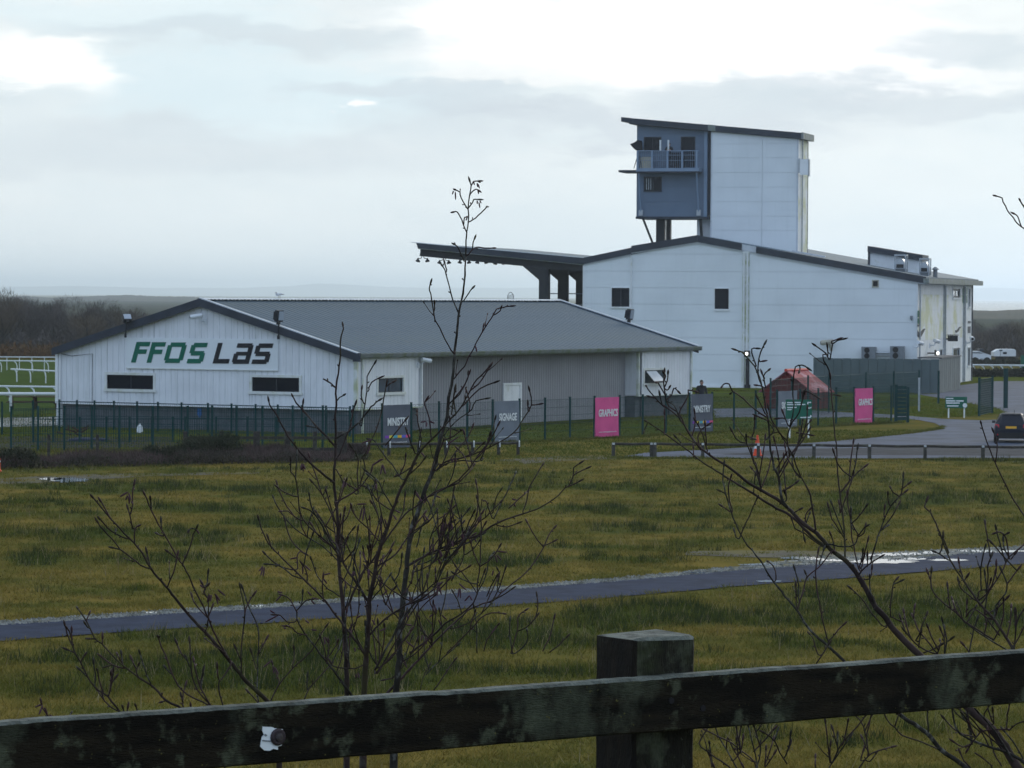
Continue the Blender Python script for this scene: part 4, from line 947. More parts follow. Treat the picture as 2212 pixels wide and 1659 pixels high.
mb = MB(); mb.fprism(FB, [(xb0 + .18, zb0), (xb0 + .41, zb0), (xb0 + .41, top_t(xb0 + .41)), (xb0 + .18, top_t(xb0 + .18))], -.02, .10); build('blue_trim', mb, M['blue_trim'], tw)
mb = MB(); mb.fprism(FB, [(xb0, zb0 + .1), (xb0 + .16, zb0 + .1), (xb0 + .16, top_t(xb0)), (xb0, top_t(xb0))], -.4, -.1); build('shadow_gap', mb, M['fascia'], tw)
mb = MB(); mb.fbox(FB, xb0 + .02, xb1 + .04, zb0 - .16, zb0 - .003, -TD, .08); build('base_beam', mb, M['fascia'], tw)
window(FB, bwin1, tw, .05, 2, .04, mfr='frame_dark', sill=.05, depth=.035); wb = window(FB, bwin2, tw, .05, 2, .04, mfr='frame_dark', sill=.05, depth=.035)
mb = MB()
for k in range(4):
    a = bwin2[1] - .12 - k * .16; mb.fbox(FB, a - .05, a, bwin2[2] + .1, bwin2[3] - .08, .006, .02)
build('blind_slat', mb, M['blind'], wb)
mb = MB(); mb.fbox(FB, bdoor[0], bdoor[1], bdoor[2], bdoor[3], -.02, .02); do_ = build('balcony_door', mb, M['glass'], tw)
mb = MB()
for a in ((bdoor[0] - .06, bdoor[0], bdoor[2], bdoor[3]), (bdoor[1], bdoor[1] + .06, bdoor[2], bdoor[3]), (bdoor[0] - .06, bdoor[1] + .06, bdoor[3], bdoor[3] + .06)): mb.fbox(FB, *a, .02, .075)
build('door_frame', mb, M['frame_dark'], do_)
# core wall under the box, columns and braces
mb = MB(); a = FF.sz(1505.5, 490, OT - 1.4)[0]; mb.fbox(FT0, xs_w - .1, a, zroof - 1, zb0 - .17, -TD, -1.4); build('lower_wall', mb, M['trim_white'], tw)
for x0, x1, o_ in ((443, 530, -1.2), (547, 590, -3.2)):
    a, b = FF.sz(*T3(x1, 1200), OT + o_)[0], FF.sz(*T3(x0, 1200), OT + o_)[0]
    mb = MB(); mb.fbox(FT0, a, b, rz2(a) - 1.0, zb0 - .17, o_ - .5, o_); build('column', mb, M['steel_dark'], tw)
def bar(fr, p, q, r, name, m, par, n=6):
    mb = MB(); mb.tube([p, q], r, n); return build(name, mb, m, par)
def fp(px, py, o_): s, z = FF.sz(px, py, OT + o_); return FT0.P(s, z, o_)
bar(FT0, fp(*T3(300, 1085), -.6), fp(*T3(432, 1420), -1.0), .085, 'brace', M['steel_dark'], tw)
bar(FT0, fp(*T3(902, 1085), -.6), fp(*T3(918, 1330), -1.0), .11, 'brace', M['steel_dark'], tw)
# balcony
OD = 1.15
dz = FF.sz(*T3(500, 615), OT + OB + OD)[1]; d0 = FF.sz(*T3(888, 600), OT + OB + OD)[0]; d1 = FF.sz(*T3(238, 600), OT + OB + OD)[0]
dz1 = FF.sz(*T3(500, 582), OT + OB + OD)[1]
bal = tw
mb = MB(); mb.fbox(FB, d0, d1, dz, dz1, .05, OD); dk = build('balcony_deck', mb, M['blue_trim'], bal)
mb = MB(); mb.fbox(FB, d0 - .05, d1 + .05, dz - .10, dz - .003, .05, OD + .03); build('deck_beam', mb, M['fascia'], dk)
mb = MB(); mb.fbox(FB, d1 + .0, d1 + 1.45, dz - .04, dz + .12, -2.4, .55); build('side_deck', mb, M['fascia'], bal)
rz_ = FF.sz(*T3(500, 402), OT + OB + OD)[1]
for px in (250, 400, 560, 712, 862):
    s_ = FF.sz(*T3(px, 500), OT + OB + OD)[0]; mb = MB(); mb.fbox(FB, s_ - .07, s_ + .07, dz1, rz_ - .02, OD - .10, OD - .02); build('balcony_post', mb, M['blue_trim'], bal)
for z_ in (rz_, dz1 + .45 * (rz_ - dz1), dz1 + .75 * (rz_ - dz1)):
    mb = MB(); mb.tube([FB.P(d0 + .05, z_, OD - .12), FB.P(d1 - .05, z_, OD - .12), FB.P(d1 - .05, z_, .06)], .035 if z_ == rz_ else .018, 6); build('balcony_rail', mb, M['blue_trim'], bal)
mb = MB()
for k in range(28):
    s_ = d0 + .2 + k * (d1 - d0 - .4) / 27; mb.tube([FB.P(s_, dz1, OD - .13), FB.P(s_, rz_, OD - .13)], .012, 4)
build('balcony_bars', mb, M['blue_trim'], bal)
for x0, x1 in ((262, 286), (862, 886)):
    p = fp(*T3(x0, 620), OB + OD - .1); q = fp(*T3(x1, 1045), OB + .12); bar(FT0, p, q, .06, 'strut', M['blue_trim'], bal)
    mb = MB(); mb.box(q, (.3, .16, .42), rz=-TH_); build('strut_bracket', mb, M['galv'], bal)
# pieces of equipment on the balcony
cm = empty('covered_camera', FB.P(FF.sz(*T3(262, 400), OT)[0] , rz_ - .9, .6), 'camera under a black rain cover on the left end of the tower balcony', 'camera')
pts = [FF.sz(*T3(*p), OT + OB + .7) for p in ((180, 335), (222, 318), (262, 292), (290, 300), (298, 395), (240, 398), (212, 372))]
mb = MB(); mb.fprism(FB, pts, .45, .95); build('rain_cover', mb, M['coat_dark'], cm)
mb = MB(); s_ = FF.sz(*T3(262, 500), OT + OB + .7)[0]
for a in (-.3, .3): mb.tube([FB.P(s_, rz_ - .1, .7), FB.P(s_ + a, dz1, .9)], .03, 5)
mb.tube([FB.P(s_, rz_ - .1, .7), FB.P(s_, dz1, .35)], .03, 5); build('tripod_leg', mb, M['steel_dark'], cm)
for px, lab in ((488, 'white upright aerial left of the person on the tower balcony'), (571, 'white upright aerial in front of the person on the tower balcony')):
    s_, z_ = FF.sz(*T3(px, 290), OT + OB + 1.05); mb = MB(); mb.tube([FB.P(s_, rz_ + .02, 1.03), FB.P(s_, z_, 1.03)], .065, 8); o = build('aerial', mb, M['rail_white']); tag(o, lab, 'aerial', 'aerials on the tower balcony')
s_, z_ = FF.sz(*T3(340, 462), OT + OB + .8); mb = MB(); mb.box(FB.P(s_, dz1 + .42, .55), (.85, .45, .7), rz=-TH_); mb.box(FB.P(s_, dz1 + .80, .55), (.7, .35, .08), rz=-TH_); mb.box(FB.P(s_, dz1 + .05, .55), (.9, .5, .1), rz=-TH_); o = build('equipment_case', mb, M['tan']); tag(o, 'tan equipment case behind the balcony railing of the tower', 'case')
s_, z_ = FF.sz(*T3(640, 500), OT + OB + .8); mb = MB(); mb.box(FB.P(s_, dz1 + .55, .45), (1.15, .4, 1.1), rz=-TH_); mb.box(FB.P(s_ - .1, dz1 + 1.12, .45), (.9, .36, .06), rz=-TH_); o = build('equipment_cabinet', mb, M['coat_dark']); tag(o, 'black equipment cabinet beside the person on the tower balcony', 'cabinet')
# dish panel at the corner of the tower
an = empty('antenna_panel', FTs.P(1.0, 13, .2), 'white flat antenna panel on the right corner of the tower', 'antenna')
c0 = FF.sz(*T3(1935, 488), OT + .5); c1_ = FF.sz(*T3(2018, 652), OT + .5); e0 = FF.sz(*T3(1916, 480), OT + .5)
FA = Frame(FF.P(0, 0, OT + .5), du, -dv)
mb = MB(); mb.fbox(FA, c1_[0], c0[0], c1_[1], c0[1], -.12, .0); build('panel', mb, M['trim_white'], an)
mb = MB(); mb.fbox(FA, c0[0] + .02, c0[0] + .14, c1_[1] + .15, c0[1] + .05, -.25, -.1); mb.fbox(FA, c1_[0] - .08, c1_[0] - .02, c1_[1] - .1, c0[1], -.5, -.05); mb.tube([FA.P(c0[0] - .2, (c0[1] + c1_[1]) / 2, -.1), FTs.P(.3, (c0[1] + c1_[1]) / 2, .0)], .05, 6); build('bracket', mb, M['galv'], an)

# ---------------------------------------------------------------- plant on the grandstand roof
pr = empty('roof_clerestory', onroof(4.5, -9), 'long white roof box with dark sloping top on the right of the grandstand roof', 'roof housing')
OP = -9.0
FP_ = Frame(FF.P(0, 0, OP), du, -dv)
g = [FF.sz(*T2(x, y), OP) for x, y in ((1120, 178), (1628, 262))]
mb = MB(); mb.fprism(FP_, [(g[1][0], g[1][1] - .42), (g[0][0], g[0][1] - .42), (g[0][0], g[0][1]), (g[1][0], g[1][1])], -3.0, .3); build('housing_roof', mb, M['fascia'], pr)
mb = MB(); mb.fprism(FP_, [(g[1][0] + .1, rz2(g[1][0]) - .2), (g[0][0] - .15, rz2(g[0][0]) - .2), (g[0][0] - .15, g[0][1] - .43), (g[1][0] + .1, g[1][1] - .43)], -2.6, 0); build('housing_wall', mb, M['trim_white'], pr)
mb = MB(); mb.fprism(FP_, [(g[0][0] - .14, rz2(g[0][0]) - .2), (g[0][0], rz2(g[0][0]) - .2), (g[0][0], g[0][1] - .1), (g[0][0] - .14, g[0][1] - .1)], -2.8, .1); build('housing_end', mb, M['fascia'], pr)
def cowl(x0, x1, y0, y1, o_, lab, flip):
    a, zt_ = FF.sz(*T2(x1, y0), OT * 0 + o_); b, zb_ = FF.sz(*T2(x0, y1), o_); zb_ = min(zb_, rz2(b) + FT - .05)
    F_ = Frame(FF.P(0, 0, o_), du, -dv); e = empty('extract_cowl', F_.P((a + b) / 2, zb_, -.6), lab, 'roof vent', 'steel extract cowls on the grandstand roof')
    mb = MB(); h = zt_ - zb_; wd = b - a
    for p in ((a, a + .08), (b - .08, b)): mb.fbox(F_, p[0], p[1], zb_, zt_ - .1, -.08, 0); mb.fbox(F_, p[0], p[1], zb_, zt_ - .1, -1.1, -1.02)
    mb.fbox(F_, a, b, zt_ - .1, zt_, -1.1, .0); build('stand', mb, M['galv'], e)
    mb = MB(); pts = []
    for k in range(9): t = math.pi * k / 8; pts.append((a + wd * .5 + wd * .38 * math.cos(t), zb_ + h * .42 + h * .34 * math.sin(t)))
    pts = [(a + wd * .12, zb_ + h * .22)] + pts[::1] if False else pts
    pts = [(a + wd * .88, zb_ + h * .16)] + pts + [(a + wd * .12, zb_ + h * .16)]
    mb.fprism(F_, pts, -1.0, .08); build('hood', mb, M['galv'], e)
    mb = MB(); mb.fbox(F_, a + wd * .2, a + wd * .8, zb_ + h * .2, zb_ + h * .42, .082, .10); build('mouth', mb, M['fan_dark'], e)
    mb = MB(); mb.fbox(F_, a + wd * .1, a + wd * .9, zb_ - .3, zb_ + h * .16, -1.0, -.05); build('curb', mb, M['grey_box'], e)
cowl(1360, 1470, 256, 412, -4.5, 'left steel extract cowl with arched hood on the grandstand roof', 0)
cowl(1590, 1685, 290, 432, -5.5, 'right steel extract cowl nearest the roof corner of the grandstand', 1)
a, z_ = FF.sz(*T2(1740, 372), -6.5); F_ = Frame(FF.P(0, 0, -6.5), du, -dv); mb = MB(); zb_ = rz2(a) + FT - .1
mb.tube([F_.P(a, zb_, 0), F_.P(a, z_ - .2, 0)], .16, 10); mb.tube([F_.P(a, z_ - .2, 0), F_.P(a, z_ - .15, 0), F_.P(a, z_, 0)], [.26, .26, .08], 10); o = build('vent_pipe', mb, M['grey_box']); tag(o, 'small grey capped vent pipe at the right end of the grandstand roof', 'vent pipe')

# ---------------------------------------------------------------- things fixed to the walls
def acunit(x0, x1, y0, y1, lab):
    r = rect(FF, *T2(x0, y0), *T2(x1, y1), .6); e = empty('condenser_unit', FF.P((r[0] + r[1]) / 2, r[2], .4), lab, 'air conditioner', 'condenser units on the grandstand wall')
    mb = MB(); mb.fbox(FF, r[0], r[1], r[2], r[3], .2, .75); build('casing', mb, M['grey_box'], e)
    for k in (0, 1):
        z = r[2] + (r[3] - r[2]) * (.27 + .46 * k); mb = MB(); rr = (r[3] - r[2]) * .22; s_ = (r[0] + r[1]) / 2 + .1
        mb.tube([FF.P(s_, z, .74), FF.P(s_, z, .78)], rr, 18); mb.tube([FF.P(s_, z, .78), FF.P(s_, z, .80)], rr * .25, 10)
        fn = build('fan_grille', mb, M['fan_dark'], e)
    mb = MB(); mb.fbox(FF, r[0], r[1], r[2] - .08, r[2] - .003, .08, .75); build('bracket', mb, M['galv'], e)
acunit(1060, 1190, 1108, 1222, 'left twin fan condenser unit above the green hoarding'); acunit(1324, 1452, 1102, 1222, 'right twin fan condenser unit above the green hoarding')
p = [FF.P(FF.sz(*T2(x, 1165), .3)[0], FF.sz(*T2(1255, 1165), .3)[1], .3) for x in (1190, 1325)]; mb = MB(); mb.tube(p, .09, 8); mb.tube([q - Vector((0, 0, .16)) for q in p], .05, 6); o = build('pipe_run', mb, M['galv']); tag(o, 'lagged pipe joining the two condenser units', 'pipe')
def cctv(fr, px, py, lab, o_=.5, dirx=1, sc=1.0, mname='cam_white'):
    s_, z_ = fr.sz(px, py, o_); e = empty('security_camera', fr.P(s_, z_, o_), lab, 'security camera', 'security cameras on the building walls')
    mb = MB(); mb.tube([fr.P(s_ - .28 * dirx * sc, z_ + .05, o_ - .1), fr.P(s_ + .26 * dirx * sc, z_ - .04, o_ + .1)], [.11 * sc, .12 * sc], 8); mb.tube([fr.P(s_ + .26 * dirx * sc, z_ - .035, o_ + .1), fr.P(s_ + .31 * dirx * sc, z_ - .045, o_ + .12)], [.12 * sc, .09 * sc], 8); build('case', mb, M[mname], e)
    mb = MB(); mb.tube([fr.P(s_ + .30 * dirx * sc, z_ - .043, o_ + .12), fr.P(s_ + .325 * dirx * sc, z_ - .046, o_ + .125)], .075 * sc, 8); build('lens', mb, M['fan_dark'], e)
    mb = MB(); mb.tube([fr.P(s_ - .1 * dirx, z_ - .05, o_ - .05), fr.P(s_ - .15 * dirx, z_ - .22 * sc, o_ - .15), fr.P(s_ - .2 * dirx, z_ - .25 * sc, -.0)], .04 * sc, 6); mb.fbox(fr, s_ - .2 * dirx - .1, s_ - .2 * dirx + .1, z_ - .4 * sc, z_ - .12 * sc, .0, .08); build('arm', mb, M[mname], e)
cctv(FG, *tile1(1530, 386, 0, 1000, 2.074), 'white security camera under the gable apex', .45, 1, .9)
cctv(FL, *tile1(1650, 1040, 1200, 1100, 4.148), 'white security camera at the corner of the grey cladding', .35, 1, .9)
cctv(FF, *T2(745, 1066), 'long tan security camera high on the grandstand wall', .5, 1, 1.5, 'tan')
cctv(FS, *T2(1600, 1072), 'security camera nearest the front corner of the stained wall', .5, 1, 1.3); cctv(FS, *T2(1752, 1055), 'security camera in the middle of the stained wall', .5, 1, 1.3)
cctv(FS, *T2(2075, 1030), 'security camera at the far corner of the stained wall', .5, -1, 1.5)
mb = MB(); r = rect(FF, *T2(1510, 822), *T2(1532, 852)); mb.fbox(FF, r[0], r[1], r[2], r[3], .05, .2); mb.fbox(FF, r[0] + .05, r[1] - .05, r[2] - .1, r[2], .05, .14); o = build('alarm_box', mb, M['grey_box']); tag(o, 'small grey alarm box near the right corner of the grandstand wall', 'alarm box')
mb = MB(); s_, z_ = FS.sz(*T2(1888, 1030), .5); mb.box(FS.P(s_, z_, .6), (.6, .55, .42), rz=TH_); mb.box(FS.P(s_, z_ - .05, .2), (.1, .6, .1), rz=TH_); mb.box(FS.P(s_, z_ + .26, .6), (.7, .62, .05), rz=TH_); o = build('wall_floodlight', mb, M['lamp_body']); tag(o, 'black floodlight jutting from the stained side wall', 'floodlight')
# lit lamps
def lit(fr, px, py, lab, o_):
    s_, z_ = fr.sz(px, py, o_); e = empty('bulkhead_lamp', fr.P(s_, z_, o_), lab, 'lamp', 'lit lamps on the grandstand')
    mb = MB(); mb.ell(fr.P(s_, z_, o_ + .10), (.10, .10, .12)); build('bulb', mb, M['lamp_on'], e)
    mb = MB(); mb.fbox(fr, s_ - .22, s_ + .22, z_ - .22, z_ + .22, o_ - .12, o_ - .02); mb.fbox(fr, s_ - .05, s_ + .05, z_ - .05, z_ + .05, 0.05, o_ - .1); build('housing', mb, M['lamp_body'], e)
lit(FF, 1613.5, 764, 'lit lamp on top of the dark post beside the downpipes', .55); lit(FS, 2023, 763, 'lit lamp above the green hoarding on the side wall', .7)
s_, z_ = FF.sz(1615, 768, .5); mb = MB(); mb.tube([FF.P(s_, 0, .5), FF.P(s_, z_ - .22, .5)], .14, 10); mb.tube([FF.P(s_, 0, .5), FF.P(s_, .25, .5)], .22, 10); o = build('lamp_post', mb, M['lamp_body']); tag(o, 'dark blue post under the lit lamp beside the grandstand downpipes', 'lamp post')
def flood(base, top, lab, yaw=0.0, tilt=.6, lens=True, sc=1.0, drop=.9):
    e = empty('mast_floodlight', base, lab, 'floodlight', 'floodlights on the low building')
    mb = MB(); mb.tube([base, base + Vector((0, 0, drop * .0)), top], .035 * sc, 6); mb.tube([base - Vector((0, 0, .02)), base + Vector((0, 0, .16))], .06 * sc, 6); build('mast', mb, M['lamp_body'], e)
    R = Matrix.Rotation(yaw, 3, 'Z') @ Matrix.Rotation(tilt, 3, 'X')
    c = top + Vector((0, 0, .16 * sc))
    mb = MB(); mb.box(c, (.40 * sc, .16 * sc, .46 * sc), R=R); mb.box(c + R @ Vector((0, .12 * sc, 0)), (.30 * sc, .1 * sc, .34 * sc), R=R); mb.box(c + R @ Vector((0, .0, -.27 * sc)), (.12 * sc, .12 * sc, .16 * sc), R=R); build('head', mb, M['lamp_body'], e)
    mb = MB(); mb.box(c + R @ Vector((0.03 * sc, -.09 * sc, 0.02)), (.34 * sc, .03 * sc, .36 * sc), R=R); build('lens', mb, M['lamp_lens'], e)
def gpt(cx, cy, o_): s, z = FG.sz(*tile1(cx, cy, 0, 1000, 2.074), o_); return FG.P(s, z, o_)
flood(gpt(976, 548, .5), gpt(985, 428, .5), 'floodlight facing up on the left slope of the gable', .3, -.95, sc=1.0)
def gpt2(cx, cy, o_): s, z = FG.sz(*tile1(cx, cy, 900, 1000, 2.074), o_); return FG.P(s, z, o_)
flood(gpt2(299, 562, .5), gpt2(303, 415, .5), 'floodlight on a bracket over the right slope of the gable', 1.05, .1, sc=1.15)
FE = Frame(Cb + ul * (LEN + .35), vg, -ul); s_, z_ = FE.sz(*tile1(1780, 760, 1500, 850, 2.074)); s2_, z2_ = FE.sz(*tile1(1788, 712, 1500, 850, 2.074))
flood(FE.P(s_, z_ - .3, .0), FE.P(s2_, z2_, .0), 'floodlight on the far end of the low building roof', 1.15, .15, sc=1.3)
# gull on the ridge
s_ = tile1(303, 262, 900, 1000, 2.074); fr_ = Frame(Cb + vg * (GW / 2), ul, -vg); a, z_ = fr_.sz(*s_); gb = fr_.P(a, RZ + .21, 0)
gl = empty('gull', gb, 'gull standing on the ridge of the low building', 'bird')
mb = MB(); Rg = Matrix.Rotation(math.radians(-12), 3, 'Y'); mb.ell(gb + Vector((0, 0, .17)), (.17, .06, .065), R=Rg); mb.ell(gb + Vector((-.14, 0, .25)), (.05, .04, .048)); mb.tube([gb + Vector((-.11, 0, .20)), gb + Vector((-.14, 0, .25))], [.05, .04], 8)
mb.tube([gb + Vector((.12, 0, .17)), gb + Vector((.28, 0, .18))], [.04, .008], 6); mb.tube([gb + Vector((-.18, 0, .25)), gb + Vector((-.23, 0, .24))], [.016, .005], 6); build('body', mb, M['bird'], gl, smooth=True)
for dx in (-.02, .05): mb = MB(); mb.tube([gb + Vector((dx, .02 * (1 if dx > 0 else -1), -.02)), gb + Vector((dx, 0, .14))], .012, 5); build('leg', mb, M['tan'], gl)
# floodlights hanging under the canopy
for k, (x, y) in enumerate(((512, 868), (735, 888), (945, 902), (1125, 922), (1310, 935))):
    o_ = -.4 - 5.9 * k; s_, z_ = FF.sz(*TA(x, y), o_); F_ = Frame(FF.P(0, 0, o_), du, -dv); zt_ = e_bl[1] + .02
    lab = ('pair of bell lamps hanging at the tip of the grandstand canopy', 'second pair of bell lamps under the canopy edge', 'third pair of bell lamps under the canopy behind the tall stem', 'fourth pair of bell lamps under the canopy edge', 'farthest pair of bell lamps under the canopy before the column haunch')[k]
    e = empty('canopy_lamp', F_.P(s_, zt_, 0), lab, 'lamp', 'lamps under the grandstand canopy')
    zl_ = FF.sz(*TA(x, y + (8, 8, -8, -26, -28)[k]), o_)[1]
    for sg in (-1, 1):
        mb = MB(); sx = s_ + .36 * sg
        mb.tube([F_.P(s_ + .06 * sg, zt_, 0), F_.P(s_ + .1 * sg, zl_ - .02, 0), F_.P(sx, zl_ - .08, 0)], .03, 5); build('hanger', mb, M['lamp_body'], e)
        mb = MB(); mb.tube([F_.P(sx, zl_ - .02, 0), F_.P(sx, zl_ - .12, 0), F_.P(sx, zl_ - .22, 0), F_.P(sx + .02 * sg, zl_ - .30, 0)], [.04, .08, .18, .16], 10); build('lamp_shade', mb, M['lamp_body'], e, smooth=True)
# ---------------------------------------------------------------- hoarding beside the grandstand
ha = gnd(1753, 848); hb = gnd(2028, 850); hb = Vector((hb.x, hb.y, 0)); ha = hb + du * (Vector((ha.x - hb.x, ha.y - hb.y, 0)).length)
HF = Frame(hb, du, -dv); HS = Frame(hb, dv, -du); hw = (ha - hb).length
hzt = HF.sz(1900, 774.5)[1]
ho = empty('hoarding', hb + du * hw / 2, 'grey green boarded screen in front of the grandstand wall', 'hoarding')
for k in range(int(hw / .6) + 1):
    a = k * .6; b = min(hw, a + .6)
    mb = MB(); mb.fbox(HF, a + .012, b - .012, .02, hzt - .012 * (k % 2), -.06, .0 + .008 * (k % 3)); build('board', mb, M['green_board'], ho)
hl = HS.sz(2074.6, 800)[0]
for k in range(int(hl / .75) + 1):
    a = k * .75; b = min(hl, a + .75)
    if b - a < .1: continue
    mb = MB(); mb.fbox(HS, a + .012, b - .012, .02, hzt - .01 * (k % 2), -.06, .0 + .008 * (k % 3)); build('board', mb, M['green_board2'], ho)
mb = MB(); mb.fbox(HF, 0.1, hw, .1, hzt - .1, -.2, -.07); mb.fbox(HS, .1, hl, .1, hzt - .1, -.2, -.07); mb.fbox(Frame(hb + du * hw, dv, du), 0, 5, .02, hzt, -.1, 0); build('backing', mb, M['green_board'], ho)
mb = MB(); mb.fbox(HS, 1.0, hl, hzt + .01, hzt + .10, -1.6, .05); build('lean_to_roof', mb, M['fascia'], ho)

# ---------------------------------------------------------------- red hut
hut = None
pA = gnd(1700, 884); rzv = math.radians(-28)
e = empty('red_hut', (pA.x, pA.y, 0), 'small red playhouse hut with a pink sheen painted on its pitched roof, behind the mesh fence', 'hut')
ud = Vector((math.cos(rzv), math.sin(rzv), 0)); vd = Vector((-math.sin(rzv), math.cos(rzv), 0))
O_ = Vector((pA.x + .0, pA.y, 0)); HW = 2.9; HL = 2.75; he = 1.10; hr = 2.15
FH = Frame(O_ - ud * HW / 2, ud, -vd)
for k in range(8):
    a, b = HW * k / 8, HW * (k + 1) / 8; zt = lambda s: he + (hr - he) * (1 - abs(s - HW / 2) / (HW / 2))
    poly = [(a + .01, .02), (b - .01, .02), (b - .01, zt(b - .01)), (a + .01, zt(a + .01))]
    mb = MB(); mb.fprism(FH, poly, -.05, .012 * (k % 2)); build('wall_board', mb, M['red_wall'], e)
FH2 = Frame(O_ + ud * HW / 2, vd, ud)
for k in range(7):
    a, b = HL * k / 7, HL * (k + 1) / 7; mb = MB(); mb.fbox(FH2, a + .01, b - .01, .02, he, -.05, .012 * (k % 2)); build('wall_board', mb, M['red_wall'], e)
mb = MB(); mb.fprism(Frame(O_ - ud * HW / 2 + vd * HL, ud, vd), [(0, 0), (HW, 0), (HW, he), (HW / 2, hr), (0, he)], -.05, 0); mb.fbox(Frame(O_ - ud * HW / 2, vd, -ud), 0, HL, 0, he, -.05, 0); build('rear_walls', mb, M['red_wall'], e)
for side in (0, 1):
    for k in range(4):
        y0, y1 = -.2 + (HL + .4) * k / 4, -.2 + (HL + .4) * (k + 1) / 4; mb = MB()
        g = (lambda d: O_ + ud * (HW / 2 - d)) if side else (lambda d: O_ + ud * (-HW / 2 + d))
        f = lambda d, y, h: g(d) + vd * y + Vector((0, 0, he + (hr - he) * d / (HW / 2) + h))
        mb.hexa([f(-.25, y0 + .01, .02), f(HW / 2, y0 + .01, .02), f(HW / 2, y1 - .01, .02), f(-.25, y1 - .01, .02), f(-.25, y0 + .01, .08), f(HW / 2, y0 + .01, .08), f(HW / 2, y1 - .01, .08), f(-.25, y1 - .01, .08)])
        build('roof_sheet', mb, M['red_roof'], e)
mb = MB(); mb.tube([O_ + vd * -.25 + Vector((0, 0, hr + .1)), O_ + vd * (HL + .25) + Vector((0, 0, hr + .1))], .09, 6); build('ridge_roll', mb, M['red_bright'], e)

# ---------------------------------------------------------------- green mesh fences
def mesh_panel(p, q, h, parent, z0=.06, vs=.10, hs=.30, th=.007):
    mb = MB(); d = Vector((q[0] - p[0], q[1] - p[1], 0)); ln = d.length; d.normalize(); n = Vector((-d.y, d.x, 0)); P0 = Vector((p[0], p[1], 0))
    def wire(a, b, r):
        t = (b - a).normalized(); u_ = t.cross(n).normalized() if abs(t.dot(n)) < .9 else d
        c = [u_ * r, (u_ * -.5 + n * .866) * r, (u_ * -.5 - n * .866) * r]; k = len(mb.v)
        mb.v += [tuple(a + x) for x in c] + [tuple(b + x) for x in c]
        for i in range(3): j = (i + 1) % 3; mb.f.append((k + i, k + j, k + 3 + j, k + 3 + i)); mb.m.append(0)
    for i in range(1, int(ln / vs)): a = P0 + d * (i * vs); wire(a + Vector((0, 0, z0)), a + Vector((0, 0, h)), th)
    k = int((h - z0) / hs)
    for i in range(k + 1): z = z0 + (h - z0) * i / k; wire(P0 + Vector((0, 0, z)), P0 + d * ln + Vector((0, 0, z)), th * 1.3)
    return build('mesh_panel', mb, M['green_mesh'], parent, fix=False)
def fence(name, pts, h, label, pr=.035, group=None, heights=None, cap=True, panels_=True, hs=.30, toprail=0):
    e = empty(name, (sum(p[0] for p in pts) / len(pts), sum(p[1] for p in pts) / len(pts), 0), label, 'fence', group)
    for i, p in enumerate(pts):
        hh = heights[i] if heights else h
        mb = MB(); mb.box((p[0], p[1], hh / 2 + .02), (pr * 2, pr * 2, hh + .04), rz=.6)
        if cap: mb.box((p[0], p[1], hh + .05), (pr * 2.3, pr * 2.3, .03), rz=.6)
        build('post', mb, M['green_mesh'], e)
        if panels_ and i < len(pts) - 1: mesh_panel(p, pts[i + 1], h - .04, e, hs=hs)
        if toprail and i < len(pts) - 1: mb = MB(); mb.tube([(p[0], p[1], h - .02), (pts[i + 1][0], pts[i + 1][1], h - .02)], toprail, 5); build('top_rail', mb, M['green_mesh'], e)
    return e
A0 = Vector((*G2(825, 971), 0)); A1 = Vector((*G2(1948, 912.5), 0)); fd = (A1 - A0).normalized(); FN = Frame(A0, fd, Vector((fd.y, -fd.x, 0)))
pxr = [825, 888, 948, 1009, 1064, 1122, 1177, 1231, 1284, 1338, 1388, 1438, 1489, 1538, 1585, 1632, 1678, 1728, 1767, 1806, 1845, 1886, 1925]
sr = [FN.sz(x, 930)[0] for x in pxr]
pr_ = [tuple(FN.P(s, 0)[:2]) for s in sr]
fence('mesh_fence', pr_, 1.86, 'long green mesh fence with banners in front of the low building')
ge = empty('gate_post', (A1.x, A1.y, 0), 'broad green gate post at the right end of the banner fence', 'gate post')
mb = MB(); mb.box((A1.x - .32, A1.y - .1, .98), (.16, .16, 1.96)); mb.box((A1.x + .32, A1.y + .12, .92), (.14, .14, 1.84)); build('post', mb, M['green_mesh'], ge)
mb = MB()
for k in range(9): mb.box((A1.x, A1.y, .2 + k * .2), (.5, .03, .17), rz=.35)
build('infill', mb, M['green_mesh'], ge)
# left-hand fences
pl = [(x, 970 + (x - 825) * -.0065) for x in (24, 82, 139, 198, 258, 330, 405, 458, 511, 567, 632, 697, 763, 825)]
B0 = Vector((*G2(24, 976), 0)); FLf = Frame(B0, A0 - B0, Vector(((A0 - B0).y, -(A0 - B0).x, 0)))
fence('mesh_fence', [tuple(FLf.P(FLf.sz(x, 930)[0], 0)[:2]) for x, _ in pl], 1.78, 'green mesh fence running left from the first banner behind the brambles')
gp0 = Cb + vg * (GW + .5) - ul * 2.6; gp1 = Cb - ul * 2.6 - vg * .8; FGf = Frame(gp1, vg, -ul)
fence('mesh_fence', [tuple(FGf.P(FGf.sz(x, 900)[0], 0)[:2]) for x in (128, 166, 204, 246, 296, 341, 392, 449, 500, 552, 600, 652, 704, 756)], 1.33, 'low green fence close against the gable of the low building', toprail=.022)
gm0 = Vector((*G2(60, 957), 0)); gm1 = Vector((*G2(740, 955), 0)); FMf = Frame(gm0, gm1 - gm0, Vector(((gm1 - gm0).y, -(gm1 - gm0).x, 0)))
fence('mesh_fence', [tuple(FMf.P(FMf.sz(x, 930)[0], 0)[:2]) for x in (72, 115, 172, 230, 280, 328, 373, 400, 467, 535, 596, 660)], 1.05, 'short green fence between the two taller fences on the left', toprail=.016)
fence('mesh_fence', [G2(4, 940), G2(71, 936), G2(128, 934)], 1.45, 'green fence at the far left beside the pale paving')
